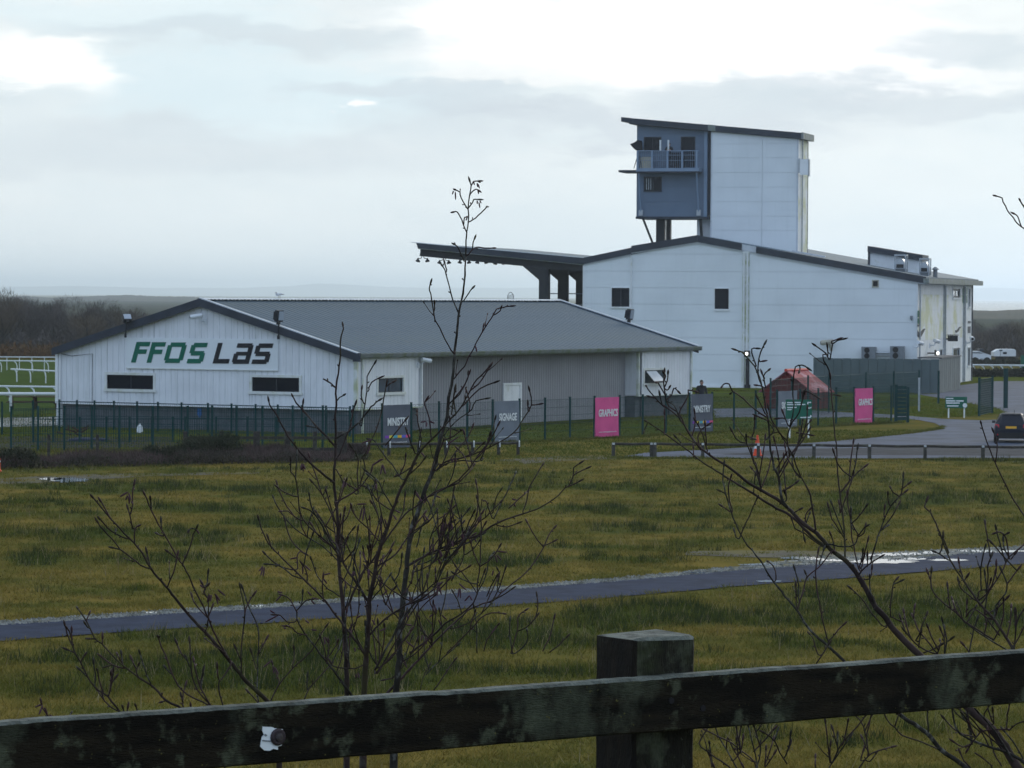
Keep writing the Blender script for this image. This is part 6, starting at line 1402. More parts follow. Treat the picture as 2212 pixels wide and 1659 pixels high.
# ---------------------------------------------------------------- bare woods left and right
M['twig_far'] = mat('bare_twigs_far', (.095, .080, .076), .9, .4, .35, c2=(.062, .057, .055), spec=.05)
M['twig_far2'] = mat('bare_twigs_ochre', (.10, .076, .055), .9, .4, .35, c2=(.065, .054, .042), spec=.05)
M['bark_far'] = mat('bark_far', (.04, .036, .03), .9, .3, .5, spec=.05)
def bare_crown(seed, h, w_, n):
    """thin upright twigs filling an uneven crown; real slivers of wood"""
    r = np.random.default_rng(seed)
    nl = 7; cx = r.normal(0, w_ * .26, nl); cy = r.normal(0, w_ * .26, nl); cz = h * (.28 + .55 * r.random(nl)); rr = w_ * (.22 + .16 * r.random(nl)); rz = h * (.16 + .12 * r.random(nl))
    k = r.integers(0, nl, n); u = r.normal(0, 1, (n, 3)); u /= np.linalg.norm(u, axis=1)[:, None]; u *= (r.random(n) ** .45)[:, None]
    P = np.stack([cx[k] + u[:, 0] * rr[k], cy[k] + u[:, 1] * rr[k], np.maximum(.1, cz[k] + u[:, 2] * rz[k])], 1)
    d = P * np.array([.35, .35, 0]) + np.array([0, 0, h * .12]); d = d / np.linalg.norm(d, axis=1)[:, None] + r.normal(0, .35, (n, 3)); d /= np.linalg.norm(d, axis=1)[:, None]
    ln = h * (.05 + .10 * r.random(n)); th = .010 + .018 * r.random(n)
    th_ = r.random(n) * np.pi; sd = np.stack([np.cos(th_), np.sin(th_), np.zeros(n)], 1) * th[:, None]
    T = np.zeros((n, 3, 3)); T[:, 0] = P - sd; T[:, 1] = P + sd; T[:, 2] = P + d * ln[:, None]; return T
def trunk_mesh(seed, h, w_):
    r = random.Random(seed); mb = MB()
    mb.tube([(0, 0, -.1), (.05, 0, h * .3), (r.uniform(-.2, .2), r.uniform(-.2, .2), h * .65)], [.13, .10, .03], 6)
    for k in range(7):
        a = r.random() * 6.28; z = h * r.uniform(.12, .45); L_ = w_ * r.uniform(.25, .45)
        mb.tube([(0, 0, z), (math.cos(a) * L_ * .5, math.sin(a) * L_ * .5, z + h * .14), (math.cos(a) * L_, math.sin(a) * L_, z + h * r.uniform(.25, .42))], [.06, .04, .012], 5)
    return mb
TREES = []
for k in range(5):
    h, w_ = 6.5, (4.6, 4.0, 5.2, 3.6, 4.4)[k]
    t = trunk_mesh(k, h, w_); tm = mesh_of('trunk', t.v, t.f, M['bark_far'])
    T = bare_crown(20 + k, h, w_, 3400); n = len(T); me = bpy.data.meshes.new('crown'); me.vertices.add(n * 3); me.vertices.foreach_set('co', T.reshape(-1, 3).astype(np.float32).ravel())
    me.loops.add(n * 3); me.loops.foreach_set('vertex_index', np.arange(n * 3, dtype=np.int32)); me.polygons.add(n); me.polygons.foreach_set('loop_start', np.arange(0, n * 3, 3, dtype=np.int32)); me.polygons.foreach_set('loop_total', np.full(n, 3, dtype=np.int32))
    me.materials.append(M['twig_far'] if k % 3 else M['twig_far2']); me.update(); TREES.append((tm, me))
def bare_tree(x, y, k, h, label, group, rz):
    e = empty('bare_tree', (x, y, 0), label, 'tree', group, rz); s_ = h / 6.5; e.scale = (s_ * random.uniform(.9, 1.2), s_ * random.uniform(.9, 1.2), s_)
    for nm, me in zip(('trunk', 'crown'), TREES[k]):
        o = bpy.data.objects.new(nm, me); C.objects.link(o); o.parent = e
r = random.Random(5)
prof = [(-120, 628), (0, 622), (45, 620), (60, 645), (125, 640), (140, 630), (152, 632), (170, 645), (210, 655), (280, 657), (320, 660), (350, 680), (420, 700)]
GL = 'bare winter trees of the wood at far left'
for row, (d, cnt) in enumerate(((372, 13), (400, 13), (436, 13))):
    for i in range(cnt):
        px = -100 + 500 * (i + r.uniform(-.3, .3) + .33 * row) / cnt; top = np.interp(px, [p[0] for p in prof], [p[1] for p in prof]) + (18, 6, 0)[row] + r.uniform(0, 16 if row else 26)
        h = atY(px, top, d).z * 1.06; p = atY(px, 700, d)
        bare_tree(p.x, d + r.uniform(-8, 8), r.randrange(5), h, 'bare brown winter tree in the wood beyond the racecourse turf on the left', GL, r.random() * 6)
prof = [(2060, 700), (2105, 692), (2140, 690), (2170, 680), (2212, 676), (2300, 672), (2420, 672)]
for row, (d, cnt) in enumerate(((388, 8), (408, 8), (432, 8))):
    for i in range(cnt):
        px = 2075 + 330 * (i + r.uniform(-.3, .3) + .33 * row) / cnt; top = np.interp(px, [p[0] for p in prof], [p[1] for p in prof]) + (12, 5, 0)[row] + r.uniform(0, 10)
        h = atY(px, top, d).z; p = atY(px, 700, d)
        bare_tree(p.x, d + r.uniform(-5, 5), r.randrange(5), h, 'bare brown winter tree in the wood beyond the horse trailer on the right', 'bare winter trees of the wood at far right', r.random() * 6)
def scrub(name, n, fx, m, label, leaf=(.10, .035), up=.6, cat=None, kind=None, seed=1, spiky=False):
    """cloud of small leaves and stalks; fx gives n points (x, y, z)"""
    rg = np.random.default_rng(seed); P = fx(rg, n); n = len(P)
    d = rg.normal(0, 1, (n, 3)); d[:, 2] = np.abs(d[:, 2]) + up; d /= np.linalg.norm(d, axis=1)[:, None]
    t = rg.random(n) * 2 * np.pi; sdv = np.stack([np.cos(t), np.sin(t), rg.normal(0, .4, n)], 1)
    ln = leaf[0] * (.5 + rg.random(n)); wd = leaf[1] * (.5 + rg.random(n))
    T = np.zeros((n, 3, 3)); T[:, 0] = P - sdv * wd[:, None]; T[:, 1] = P + sdv * wd[:, None]; T[:, 2] = P + d * ln[:, None]
    base = Vector((float(P[:, 0].mean()), float(P[:, 1].mean()), 0)); o = np_tris(name, T, m, off=base); ORG[o.name] = base
    return tag(o, label, cat, kind=kind)
def strip(x0, x1, y, hfun, depth):
    def f(rg, n):
        px = x0 + (x1 - x0) * rg.random(n); g0 = np.array([gnd(x0, y if not callable(y) else y(x0))[:], gnd(x1, y if not callable(y) else y(x1))[:]])
        t = (px - x0) / (x1 - x0); X_ = g0[0, 0] + (g0[1, 0] - g0[0, 0]) * t; Y_ = g0[0, 1] + (g0[1, 1] - g0[0, 1]) * t + rg.random(n) * depth
        lump = .45 + .9 * vnoise(X_ + 90, Y_, 1.1, 31) * vnoise(X_ + 50, Y_ + 9, .5, 32) ** .3
        return np.stack([X_, Y_, hfun(px) * lump * rg.random(n) ** .8], 1)
    return f
M['bramble'] = mat('dead_bramble_stalks', (.090, .060, .056), .9, .4, .8, c2=(.05, .042, .034), spec=.1)
M['bramble_g'] = mat('bramble_leaf', (.028, .036, .016), .8, .4, .9, c2=(.05, .042, .022), spec=.2)
M['gorse'] = mat('gorse_needles', (.018, .026, .012), .85, .4, 1.5, c2=(.034, .034, .018), spec=.1)
M['hedge'] = mat('dark_hedge_leaf', (.016, .022, .012), .85, .4, .6, c2=(.028, .026, .016), spec=.1)
M['bracken'] = mat('rust_bracken', (.12, .065, .028), .9, .4, .3, c2=(.06, .045, .026), spec=.05)
hb_ = lambda px: np.interp(px, [-40, 0, 60, 200, 360, 520, 700, 830], [.62, .54, .40, .46, .50, .42, .28, .1])
scrub('brambles', 22000, strip(-40, 760, lambda x: 1016 - (x + 40) * .022, hb_, 5.0), M['bramble'], None, (.22, .012), .9, kind='stuff', seed=3)
scrub('bramble_leaves', 9000, strip(-40, 790, lambda x: 1016 - (x + 40) * .022, lambda px: hb_(px) * .8, 5.0), M['bramble_g'], None, (.09, .04), .3, kind='stuff', seed=4)
scrub('bracken', 5000, strip(-120, 360, 776, lambda px: 1.3 + px * 0, 12), M['bracken'], None, (.5, .09), .6, kind='stuff', seed=6)
scrub('undergrowth', 9000, strip(-120, 440, 772, lambda px: 2.6 + px * 0, 20), M['twig_far'], None, (.8, .05), .8, kind='stuff', seed=7)
scrub('undergrowth', 6000, strip(2080, 2420, 779, lambda px: 2.2 + px * 0, 14), M['twig_far'], None, (.8, .05), .8, kind='stuff', seed=8)
def bush(px, py, w_, h, m, name, label, n, seed, leaf=(.12, .02), cat='bush'):
    p = gnd(px, py); e = empty(name, (p.x, p.y, 0), label, cat)
    def f(rg, n):
        k = 9; c = np.stack([rg.normal(0, w_ * .24, k), rg.normal(0, w_ * .2, k), h * (.25 + .45 * rg.random(k))], 1); i = rg.integers(0, k, n)
        u = rg.normal(0, 1, (n, 3)); u /= np.linalg.norm(u, axis=1)[:, None]; u *= (rg.random(n) ** .4)[:, None]
        q = c[i] + u * np.array([w_ * .23, w_ * .22, h * .30]); q[:, 2] = np.clip(q[:, 2], .02, None); return q
    o = scrub('foliage', n, f, m, None, leaf, .5, seed=seed); o.location = (0, 0, 0); o.parent = e
    bs = o.data; off = np.array(ORG[o.name]); v = np.zeros(len(bs.vertices) * 3, np.float32); bs.vertices.foreach_get('co', v); bs.vertices.foreach_set('co', (v.reshape(-1, 3) + off).astype(np.float32).ravel()); bs.update()
    mb = MB(); rr = random.Random(seed)
    for k in range(9): a = rr.random() * 6.28; L_ = w_ * rr.uniform(.2, .42); mb.tube([(0, 0, -.05), (math.cos(a) * L_ * .5, math.sin(a) * L_ * .5, h * .35), (math.cos(a) * L_, math.sin(a) * L_, h * rr.uniform(.5, .9))], [.03, .02, .008], 5)
    build('stems', mb, M['bark_far'], e, local=True); return e
bush(436, 998, 2.9, 1.18, M['gorse'], 'gorse_bush', 'dark gorse bush among the brambles below the lettering', 6500, 11)
bush(352, 1003, 1.5, .72, M['gorse'], 'gorse_bush', 'smaller gorse bush left of the big one in the brambles', 2500, 12)
bush(30, 1012, 1.5, .75, M['bramble_g'], 'bramble_bush', 'low green bramble bush at the far left behind the orange post', 3000, 13, (.1, .04))
bush(590, 992, 1.5, .62, M['bramble'], 'bramble_bush', 'brown bramble clump between the old fence posts', 2600, 14, (.22, .014))
bush(770, 990, 1.1, .55, M['bramble'], 'bramble_bush', 'brown bramble clump at the right end of the old fence', 1800, 15, (.2, .014))
e = empty('hedge', (*G2(2250, 815), 0), 'clipped dark hedge behind the white rail on the right', 'hedge')
def hf(y, h0): return strip(2080, 2430, y, lambda px: h0 + px * 0, 1.6)
for y, h0, n, sd_ in ((815, .66, 7000, 21), (788, .42, 6000, 22)):
    o = scrub('foliage', n, hf(y, h0), M['hedge'], None, (.22, .08), .4, seed=sd_); loc = ORG[o.name] - ORG[e.name]; o.parent = e; o.location = loc
# debris and clutter in front of the gable
p = gnd(160, 945); mb = MB(); rr = random.Random(3)
for k in range(9): a = Vector((p.x + rr.uniform(-.5, .5), p.y + rr.uniform(-.3, .3), rr.uniform(.05, .35))); mb.tube([a, a + Vector((rr.uniform(-.6, .6), rr.uniform(-.2, .2), rr.uniform(-.05, .25)))], .04, 5)
o = build('timber_heap', mb, M['table']); tag(o, 'small heap of brown timber against the foot of the gable', 'timber heap')
p = gnd(185, 953); mb = MB(); mb.ell((p.x, p.y, .04), (.8, .4, .13), 12, 6); mb.ell((p.x + .6, p.y + .1, .03), (.5, .3, .12), 12, 6); o = build('tarpaulin', mb, mat('dark_blue_tarpaulin', (.018, .028, .06), .7, .3, 4), smooth=True); tag(o, 'crumpled blue tarpaulin on the ground below the gable', 'tarpaulin')
s_, z_ = FG.sz(*tile1(1551, 1130, 0, 1000, 2.074), -.15); mb = MB(); mb.fbox(FG, s_ - .1, s_ + .1, z_ - .16, z_ + .16, -.198, -.12); mb.fbox(FG, s_ - .04, s_ + .04, z_ - .26, z_ - .16, -.198, -.14)
o = build('wall_box', mb, mat('blue_plastic', (.03, .12, .34), .45, .1, 5)); tag(o, 'small blue box on the block base under the gable', 'meter box')
p = gnd(302, 936); mb = MB(); mb.tube([(p.x, p.y, .0), (p.x, p.y, .30), (p.x, p.y, .38)], [.15, .13, .06], 10); mb.tube([(p.x, p.y, .36), (p.x, p.y, .44)], .05, 8); o = build('canister', mb, M['rail_white']); tag(o, 'small white canister on the grass by the fence under the gable', 'canister')

# ---------------------------------------------------------------- roadside post and rail
M['rail_wood'] = stain(stain(stain(mat('black_wet_rail', (.009, .008, .006), .85, .5, 5, c2=(.021, .017, .011), stretch=(1.2, 1, 7), bump=.7, bscale=60, spec=.1), (.070, .080, .054), 3.6, .49, .60, .9, (1, 1, .7), detail=12), (.095, .108, .070), 12, .555, .64, .7, detail=10), (.13, .12, .035), 75, .69, .76, .8, detail=2)
M['rail_top'] = stain(mat('lichen_rail_top', (.14, .155, .135), .85, .4, 9, bump=.8, bscale=70), (.045, .05, .045), 16, .46, .62, .9)
M['post_wood'] = stain(stain(stain(mat('mossy_post', (.010, .009, .006), .85, .5, 5, c2=(.022, .021, .012), stretch=(6, 6, 1), bump=.8, bscale=50), (.034, .044, .016), 7, .48, .62, .8), (.075, .085, .055), 11, .54, .66, .75), (.12, .13, .10), 60, .63, .72, .5, detail=3)
SCF = .85
q0 = atY(0, 1562, 8.6 * SCF); q1 = atY(2212, 1405, 10.5 * SCF); zt_ = (q0.z + q1.z) / 2
rd = Vector((q1.x - q0.x, q1.y - q0.y, 0)).normalized(); rn = Vector((rd.y, -rd.x, 0))           # rn faces the camera
R0 = Vector((q0.x, q0.y, 0)); RF = Frame(R0, rd, rn)
rh = .150 * SCF; rt_ = .045
rf_e = empty('roadside_fence', R0 + rd * 2, 'weathered black post and rail fence with lichen in the foreground', 'fence')
def board(s0, s1, zt, h, o0, o1, m_, mtop, name, seed):
    """sawn timber with slightly worn edges, subdivided along its length"""
    rg = random.Random(seed); mb = MB(); n = int((s1 - s0) / .02)
    ring = [(o1, -h + .004), (o1 + .0, -.006), (o1 - .006, 0.0), (o0 + .006, 0.0), (o0, -.006), (o0, -h + .004), (o0 + .005, -h), (o1 - .005, -h)]
    b = len(mb.v); w0 = w1 = 0
    for i in range(n + 1):
        s_ = s0 + (s1 - s0) * i / n; w0 += rg.gauss(0, .0003); w0 *= .95; w1 += rg.gauss(0, .00035); w1 *= .93; nick = -abs(rg.gauss(0, .0007))
        for j, (o_, z_) in enumerate(ring):
            mb.v.append(tuple(RF.P(s_, zt + z_ + (w1 + nick if j in (1, 2, 3, 4) else w0), o_ + rg.gauss(0, .0005))))
    for i in range(n):
        for j in range(8):
            k = (j + 1) % 8; mb.f.append((b + i * 8 + j, b + i * 8 + k, b + (i + 1) * 8 + k, b + (i + 1) * 8 + j)); mb.m.append(1 if j in (1, 2, 3) else 0)
    for e_, rev in ((0, False), (n, True)): f = tuple(b + e_ * 8 + j for j in range(8)); mb.f.append(f[::-1] if rev else f); mb.m.append(0)
    return build(name, mb, [m_, mtop], rf_e)
sp = RF.sz(1300, 1500, .0)[0]
rail_o = board(-5.0, 11.0, zt_, rh, -rt_, 0.0, M['rail_wood'], M['rail_top'], 'rail', 1)
# gate-thick post behind the rail
PF_o = -rt_ - .004
sl_ = RF.sz(1370, 1450, PF_o)[0]; sr_ = RF.sz(1503, 1450, PF_o)[0]; zp = RF.sz(1440, 1382, PF_o)[1]; pd = .152
zp = RF.sz(1372, 1385, PF_o)[1]
def post(s0, s1, z1, o1, o0, m_, name='post', seed=2):
    rg = random.Random(seed); mb = MB(); n = 60; zb_ = z1 - 1.6; c = .008; b = 0
    ring = [(s0 + c, o1), (s1 - c, o1), (s1, o1 - c), (s1, o0 + c), (s1 - c, o0), (s0 + c, o0), (s0, o0 + c), (s0, o1 - c)]
    for i in range(n + 1):
        z_ = zb_ + (z1 - zb_) * i / n
        for (s_, o_) in ring: mb.v.append(tuple(RF.P(s_ + rg.gauss(0, .0007), z_ + (rg.gauss(0, .002) if i == n else 0), o_ + rg.gauss(0, .0007))))
    top = [tuple(RF.P(s0 + (s1 - s0) * .5 + (s_ - (s0 + s1) / 2) * .9, z1 + .006 + rg.gauss(0, .002), (o0 + o1) / 2 + (o_ - (o0 + o1) / 2) * .9)) for s_, o_ in ring]; mb.v += top
    for i in range(n + 1):
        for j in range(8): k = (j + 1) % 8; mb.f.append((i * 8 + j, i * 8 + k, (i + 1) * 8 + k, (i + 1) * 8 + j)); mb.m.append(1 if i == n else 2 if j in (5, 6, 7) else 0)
    mb.f.append(tuple((n + 1) * 8 + j for j in range(8))); mb.m.append(1)
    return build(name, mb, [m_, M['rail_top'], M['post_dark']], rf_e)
M['post_dark'] = stain(mat('dark_post_side', (.008, .006, .004), .85, .5, 6, c2=(.016, .012, .007), stretch=(6, 6, 1), bump=.8, bscale=50), (.035, .036, .024), 16, .56, .72, .6)  # darker wood colour for the left side of each post
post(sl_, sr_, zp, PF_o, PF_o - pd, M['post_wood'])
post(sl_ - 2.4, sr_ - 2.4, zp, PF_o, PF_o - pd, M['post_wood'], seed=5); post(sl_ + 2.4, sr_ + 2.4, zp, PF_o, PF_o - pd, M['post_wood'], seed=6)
board(-5.0, 11.0, zt_ - .42, rh, -rt_, 0.0, M['rail_wood'], M['rail_top'], 'rail', 4)
for x, y in ((1450, 1513.5), (1518, 1530)):
    s_, z_ = RF.sz(x, y, .0); mb = MB(); mb.tube([RF.P(s_, z_, -.002), RF.P(s_, z_, .0022)], .0075, 10); build('nail_hole', mb, M['fan_dark'], rf_e)
# torn white label with a coach bolt and washer
bx, by = tile1(1208, 1238, 0, 1700, 1.1642); s_, z_ = RF.sz(bx, by, .0)
e = empty('torn_label', RF.P(s_, z_, 0), 'torn white label under a dark washer on the rail', 'label')
tl = [(1145, 1193), (1186, 1195), (1196, 1200), (1232, 1204), (1242, 1240), (1226, 1276), (1210, 1281), (1212, 1294), (1190, 1290), (1176, 1298), (1152, 1297), (1134, 1280), (1141, 1240), (1150, 1228), (1143, 1210)]
mb = MB(); mb.fprism(RF, [RF.sz(*tile1(x, y, 0, 1700, 1.1642), .001) for x, y in tl], .0015, .0035); build('paper', mb, M['sign_white'], e)
mb = MB(); mb.fprism(RF, [RF.sz(*tile1(x, y, 0, 1700, 1.1642), .001) for x, y in ((1143, 1250), (1182, 1254), (1181, 1260), (1142, 1256))], .0036, .0052); mb.fprism(RF, [RF.sz(*tile1(x, y, 0, 1700, 1.1642), .001) for x, y in ((1148, 1228), (1156, 1224), (1164, 1231), (1156, 1236))], .0036, .0050); build('crease', mb, M['grey_box'], e)
rb = abs(RF.sz(*tile1(1240, 1238, 0, 1700, 1.1642), .0)[0] - s_)
mb = MB(); mb.tube([RF.P(s_, z_, .003), RF.P(s_, z_, .007), RF.P(s_, z_, .0095)], [rb, rb, rb * .82], 20); wsh = build('washer', mb, mat('rusty_washer', (.035, .024, .028), .6, .4, 60, metal=.3), e)
mb = MB(); mb.tube([RF.P(s_, z_, .0096), RF.P(s_, z_, .013), RF.P(s_, z_, .0145)], [rb * .52, rb * .46, rb * .2], 14); build('bolt', mb, mat('rusty_bolt', (.07, .06, .06), .55, .4, 60, metal=.5), wsh)
# ---------------------------------------------------------------- alders on the bank in front of the camera
M['bark'] = stain(stain(mat('alder_bark', (.042, .028, .025), .8, .4, 14, c2=(.020, .014, .013), spec=.12), (.10, .095, .085), 34, .58, .68, .5, (1, 1, .6)), (.055, .055, .022), 5, .52, .68, .7)
M['bark_pale'] = stain(mat('lichen_bark', (.035, .032, .027), .8, .4, 14, c2=(.018, .016, .013), spec=.12), (.17, .17, .155), 40, .53, .66, .6, (1, 1, .6))
M['shoot'] = stain(mat('young_shoot', (.050, .026, .027), .65, .3, 20, c2=(.024, .015, .015), spec=.15), (.10, .09, .08), 40, .58, .68, .4)
M['catkin'] = mat('purple_catkin', (.075, .034, .048), .8, .4, 60, c2=(.040, .020, .028), spec=.2)
TILE = {'A': (1400, 650), 'B': (1000, 1200), 'C': (1600, 1400), 'D': (100, 1750), 'E': (900, 1700), 'F': (1500, 1850), 'G': (900, 2150), 'H': (200, 2200),
        'P': (2400, 1250), 'Q': (2700, 1750), 'R': (3040, 1800), 'S': (3040, 2280), 'T': (2200, 2280)}
def D_(t, pts):
    o = TILE[t]; return [((o[0] + x / 2.765) * .576, (o[1] + y / 2.765) * .576) for x, y in pts]
CATKINS = {}
def extra(T_, n, box, lmin, lmax, lean=0.0, spread=.7, cat=.3, seed=1):
    """fine shoots growing from limbs already there, a few with hanging catkins"""
    rg = random.Random(seed); cand = [k for k in T_.known if box[0] < k[0] < box[2] and box[1] < k[1] < box[3]]
    for _ in range(n):
        x, y, d = rg.choice(cand); a = lean + rg.gauss(0, spread); a = max(-1.35, min(1.35, a)); ln = rg.uniform(lmin, lmax); b = rg.uniform(-.35, .35); pts = [(x, y)]
        for k in range(3): a2 = a * (1 - .22 * k) + b * k * .4; x += math.sin(a2) * ln / 3; y -= math.cos(a2) * ln / 3; pts.append((x, y))
        T_.limb(pts, rg.uniform(6, 10), rg.uniform(2.5, 4), ('shoot', 'bark', 'shoot', 'bark_pale')[_ % 4])
        if rg.random() < cat:
            for k in range(rg.randint(2, 4)): dx = rg.uniform(-9, 9); T_.catkin((x + dx * .4, y + rg.uniform(-2, 3)), (x + dx + rg.uniform(-3, 3), y + rg.uniform(10, 20)), 6.5)
class Alder:
    def __init__(s, name, base_px, depth, label):
        s.d = depth; s.known = []; s.rg = random.Random(hash(label) % 1000 if False else len(label)); p = atY(base_px[0], base_px[1], depth)
        zb_ = float(bank_z(np.array([depth]))[0]); s.e = empty(name, (p.x, depth, zb_), label, 'tree', None); s.n = 0
    def limb(s, pts, w0, w1, m='bark', part='branch', free=False, drift=None, buds=True, root=False, tip=True):
        """pts: picture polyline from base to tip; widths in zoomed-tile pixels"""
        rg = s.rg; pts = [Vector((x, y)) for x, y in pts]
        if s.known and not free:
            best = min(s.known, key=lambda k: (k[0] - pts[0].x) ** 2 + (k[1] - pts[0].y) ** 2); d0 = best[2]; gap_ = math.hypot(best[0] - pts[0].x, best[1] - pts[0].y)
            if gap_ < 11 and gap_ > 1.0: pts = [Vector((best[0], best[1]))] + pts
        else: d0 = s.d + rg.uniform(-.3, .3)
        L_ = sum((b - a).length for a, b in zip(pts[:-1], pts[1:]))
        dr = drift if drift is not None else rg.uniform(-.55, .55)
        # smooth, then add small kinks
        sm = []
        for i in range(len(pts) - 1):
            p0 = pts[max(i - 1, 0)]; p1 = pts[i]; p2 = pts[i + 1]; p3 = pts[min(i + 2, len(pts) - 1)]; n = max(2, int((p2 - p1).length / 11))
            for k in range(n):
                t = k / n; sm.append(.5 * ((2 * p1) + (p2 - p0) * t + (2 * p0 - 5 * p1 + 4 * p2 - p3) * t * t + (3 * p1 - p0 - 3 * p2 + p3) * t ** 3))
        sm.append(pts[-1]); n = len(sm); V = []; rad = []; run = 0
        for i, q in enumerate(sm):
            t = i / (n - 1); run = t * L_; d = d0 + dr * run / FPX * s.d * 1.0; j = 1.1 * (w0 + (w1 - w0) * t) / 16 if 0 < i < n - 1 else 0
            V.append(atY(q.x + rg.gauss(0, .55 * min(1, j + .3)) * (0 < i < n - 1), q.y + rg.gauss(0, .4) * (0 < i < n - 1), d + rg.gauss(0, .004)))
            wpx = (w0 + (w1 - w0) * t ** .85) * .2083 * 1.22; rad.append(max(.0020, wpx * d / FPX / 2 * (1 + (.16 * rg.random() if i % 3 == 0 else 0))))
            s.known.append((q.x, q.y, d))
        mb = MB()
        if root: 
            g = Vector((V[0].x + (V[0].x - V[min(6, n - 1)].x) * .8, V[0].y, s.e.location.z - .1)); V = [g, g.lerp(V[0], .5)] + V; rad = [rad[0] * 1.5, rad[0] * 1.2] + rad
        mb.tube(V, rad, 7 if w0 > 14 else 5)
        # alternate buds and stub twigs
        if buds and L_ > 30:
            i = 3; sd = 1
            while i < n - 1:
                a = V[i + (2 if root else 0)]; tg = (sm[min(i + 1, n - 1)] - sm[i - 1]); tg.normalize(); sd = -sd; ln = rg.uniform(4.5, 8.5)
                ang = sd * rg.uniform(.45, .9); dx = tg.x * math.cos(ang) - tg.y * math.sin(ang); dy = tg.x * math.sin(ang) + tg.y * math.cos(ang)
                dd = s.known[-(n - i)][2]; e1 = atY(sm[i].x + dx * ln, sm[i].y + dy * ln, dd + rg.uniform(-.02, .02)); r_ = rad[i] * .32 + .0010
                t_ = i / n
                if rg.random() < .75: mb.tube([a, a.lerp(e1, .45), a.lerp(e1, .8), e1], [r_ * .8, r_ * .75, r_ * 1.15 + .0003, r_ * .4], 5)
                if rg.random() < .16 and w0 < 22 and L_ > 70:
                    ln2 = rg.uniform(16, 42); c1 = (sm[i].x + dx * ln2 * .5, sm[i].y + dy * ln2 * .5 - 2); c2 = (sm[i].x + dx * ln2 + tg.x * 6, sm[i].y + dy * ln2 - 5 + tg.y * 5)
                    b1 = atY(*c1, dd + rg.uniform(-.03, .03)); b2 = atY(*c2, dd + rg.uniform(-.06, .06)); mb.tube([a, b1, b2], [r_ * .95, r_ * .8, r_ * .6], 5); mb.tube([b2, b2.lerp(b1, -.10), b2.lerp(b1, -.25)], [r_ * .7, r_ * 1.5, r_ * .4], 5)
                i += rg.randint(3, 6)
        if tip and w1 < 13:      # long bud at the tip
            t0 = V[-1]; dv_ = (V[-1] - V[-2]).normalized(); k = rad[-1]; mb.tube([t0, t0 + dv_ * .006, t0 + dv_ * .014, t0 + dv_ * .021], [k, k * 1.3 + .0006, k * 1.2 + .0005, k * .3], 6)
        build(part, mb, M[m], s.e, smooth=True, fix=False); s.n += 1
    def catkin(s, p, q, w=7.0):
        """a hanging catkin between two picture points"""
        best = min(s.known, key=lambda k: (k[0] - p[0]) ** 2 + (k[1] - p[1]) ** 2); d = best[2] + s.rg.uniform(-.03, .03)
        a = atY(*p, d); b = atY(*q, d + s.rg.uniform(-.015, .015)); ln = (b - a).length; r_ = w * .2083 * 1.25 * d / FPX
        if 'me' not in CATKINS:
            mb = MB(); n = 9; prof_ = [(0, .25), (.08, .8), (.25, 1.0), (.5, 1.0), (.75, .95), (.92, .7), (1.0, .15)]; V = []
            mb.tube([(.03 * math.sin(t * 3), 0, t) for t, _ in prof_], [k * 1.0 for _, k in prof_], 7); CATKINS['me'] = mesh_of('catkin', mb.v, mb.f, M['catkin'], smooth=True)
            # the tube above is unit radius: squeeze to the wanted thickness through object scale
        o = bpy.data.objects.new('catkin', CATKINS['me']); C.objects.link(o); o.parent = s.e
        z = (b - a).normalized(); x = z.orthogonal().normalized(); y = z.cross(x); m_ = Matrix((x, y, z)).transposed().to_4x4()
        o.matrix_local = Matrix.Translation(a - s.e.location) @ m_ @ Matrix.Diagonal((r_, r_, ln, 1))
    def cats(s, t, lst, w=7.0, stalk=True):
        for (x0, y0, x1, y1) in lst: p, q = D_(t, [(x0, y0), (x1, y1)]); s.catkin(p, q, w)

A = Alder('alder', (772, 1520), 10.6, 'tallest bare alder rising in front of the low building with purple catkins')
# --- stems
A.limb(D_('G', [(1108, 1450), (1110, 1290), (1105, 950), (1080, 560), (1060, 250), (1035, 0)]) + D_('E', [(1018, 950), (1015, 760), (1000, 500), (975, 300), (985, 100)]) + D_('B', [(715, 1250), (712, 1000), (725, 830), (718, 700), (745, 550), (765, 370), (765, 230), (790, 120), (793, 70)]), 46, 11, 'bark', 'stem', True, .1, root=True)
A.d = 10.4
A.limb(D_('G', [(1280, 1450), (1287, 1280), (1300, 1000), (1322, 700), (1342, 300), (1390, 50)]) + D_('E', [(1430, 1050), (1500, 850), (1590, 570), (1690, 320), (1760, 200), (1850, 0)]) + D_('C', [(60, 680), (181, 547), (290, 430), (370, 330), (440, 200), (490, 100), (560, 30), (640, -60)]), 56, 7, 'bark', 'stem', True, -.25, root=True)
A.d = 11.3
A.limb(D_('G', [(1600, 1450), (1618, 1250), (1650, 900), (1660, 600), (1700, 200), (1722, 0)]) + D_('E', [(1745, 1000), (1782, 770), (1850, 600), (1905, 420), (1960, 280), (2035, 100)]) + D_('B', [(1762, 1400), (1830, 1150), (1870, 1000), (1890, 800), (1930, 600), (1945, 380), (1970, 150)]) + D_('A', [(880, 1500), (890, 1400), (930, 1250), (950, 1050), (960, 850), (965, 700), (965, 600), (990, 500), (980, 370), (1000, 230), (1015, 130), (1005, 95)]), 60, 6, 'bark_pale', 'stem', True, .05, root=True)
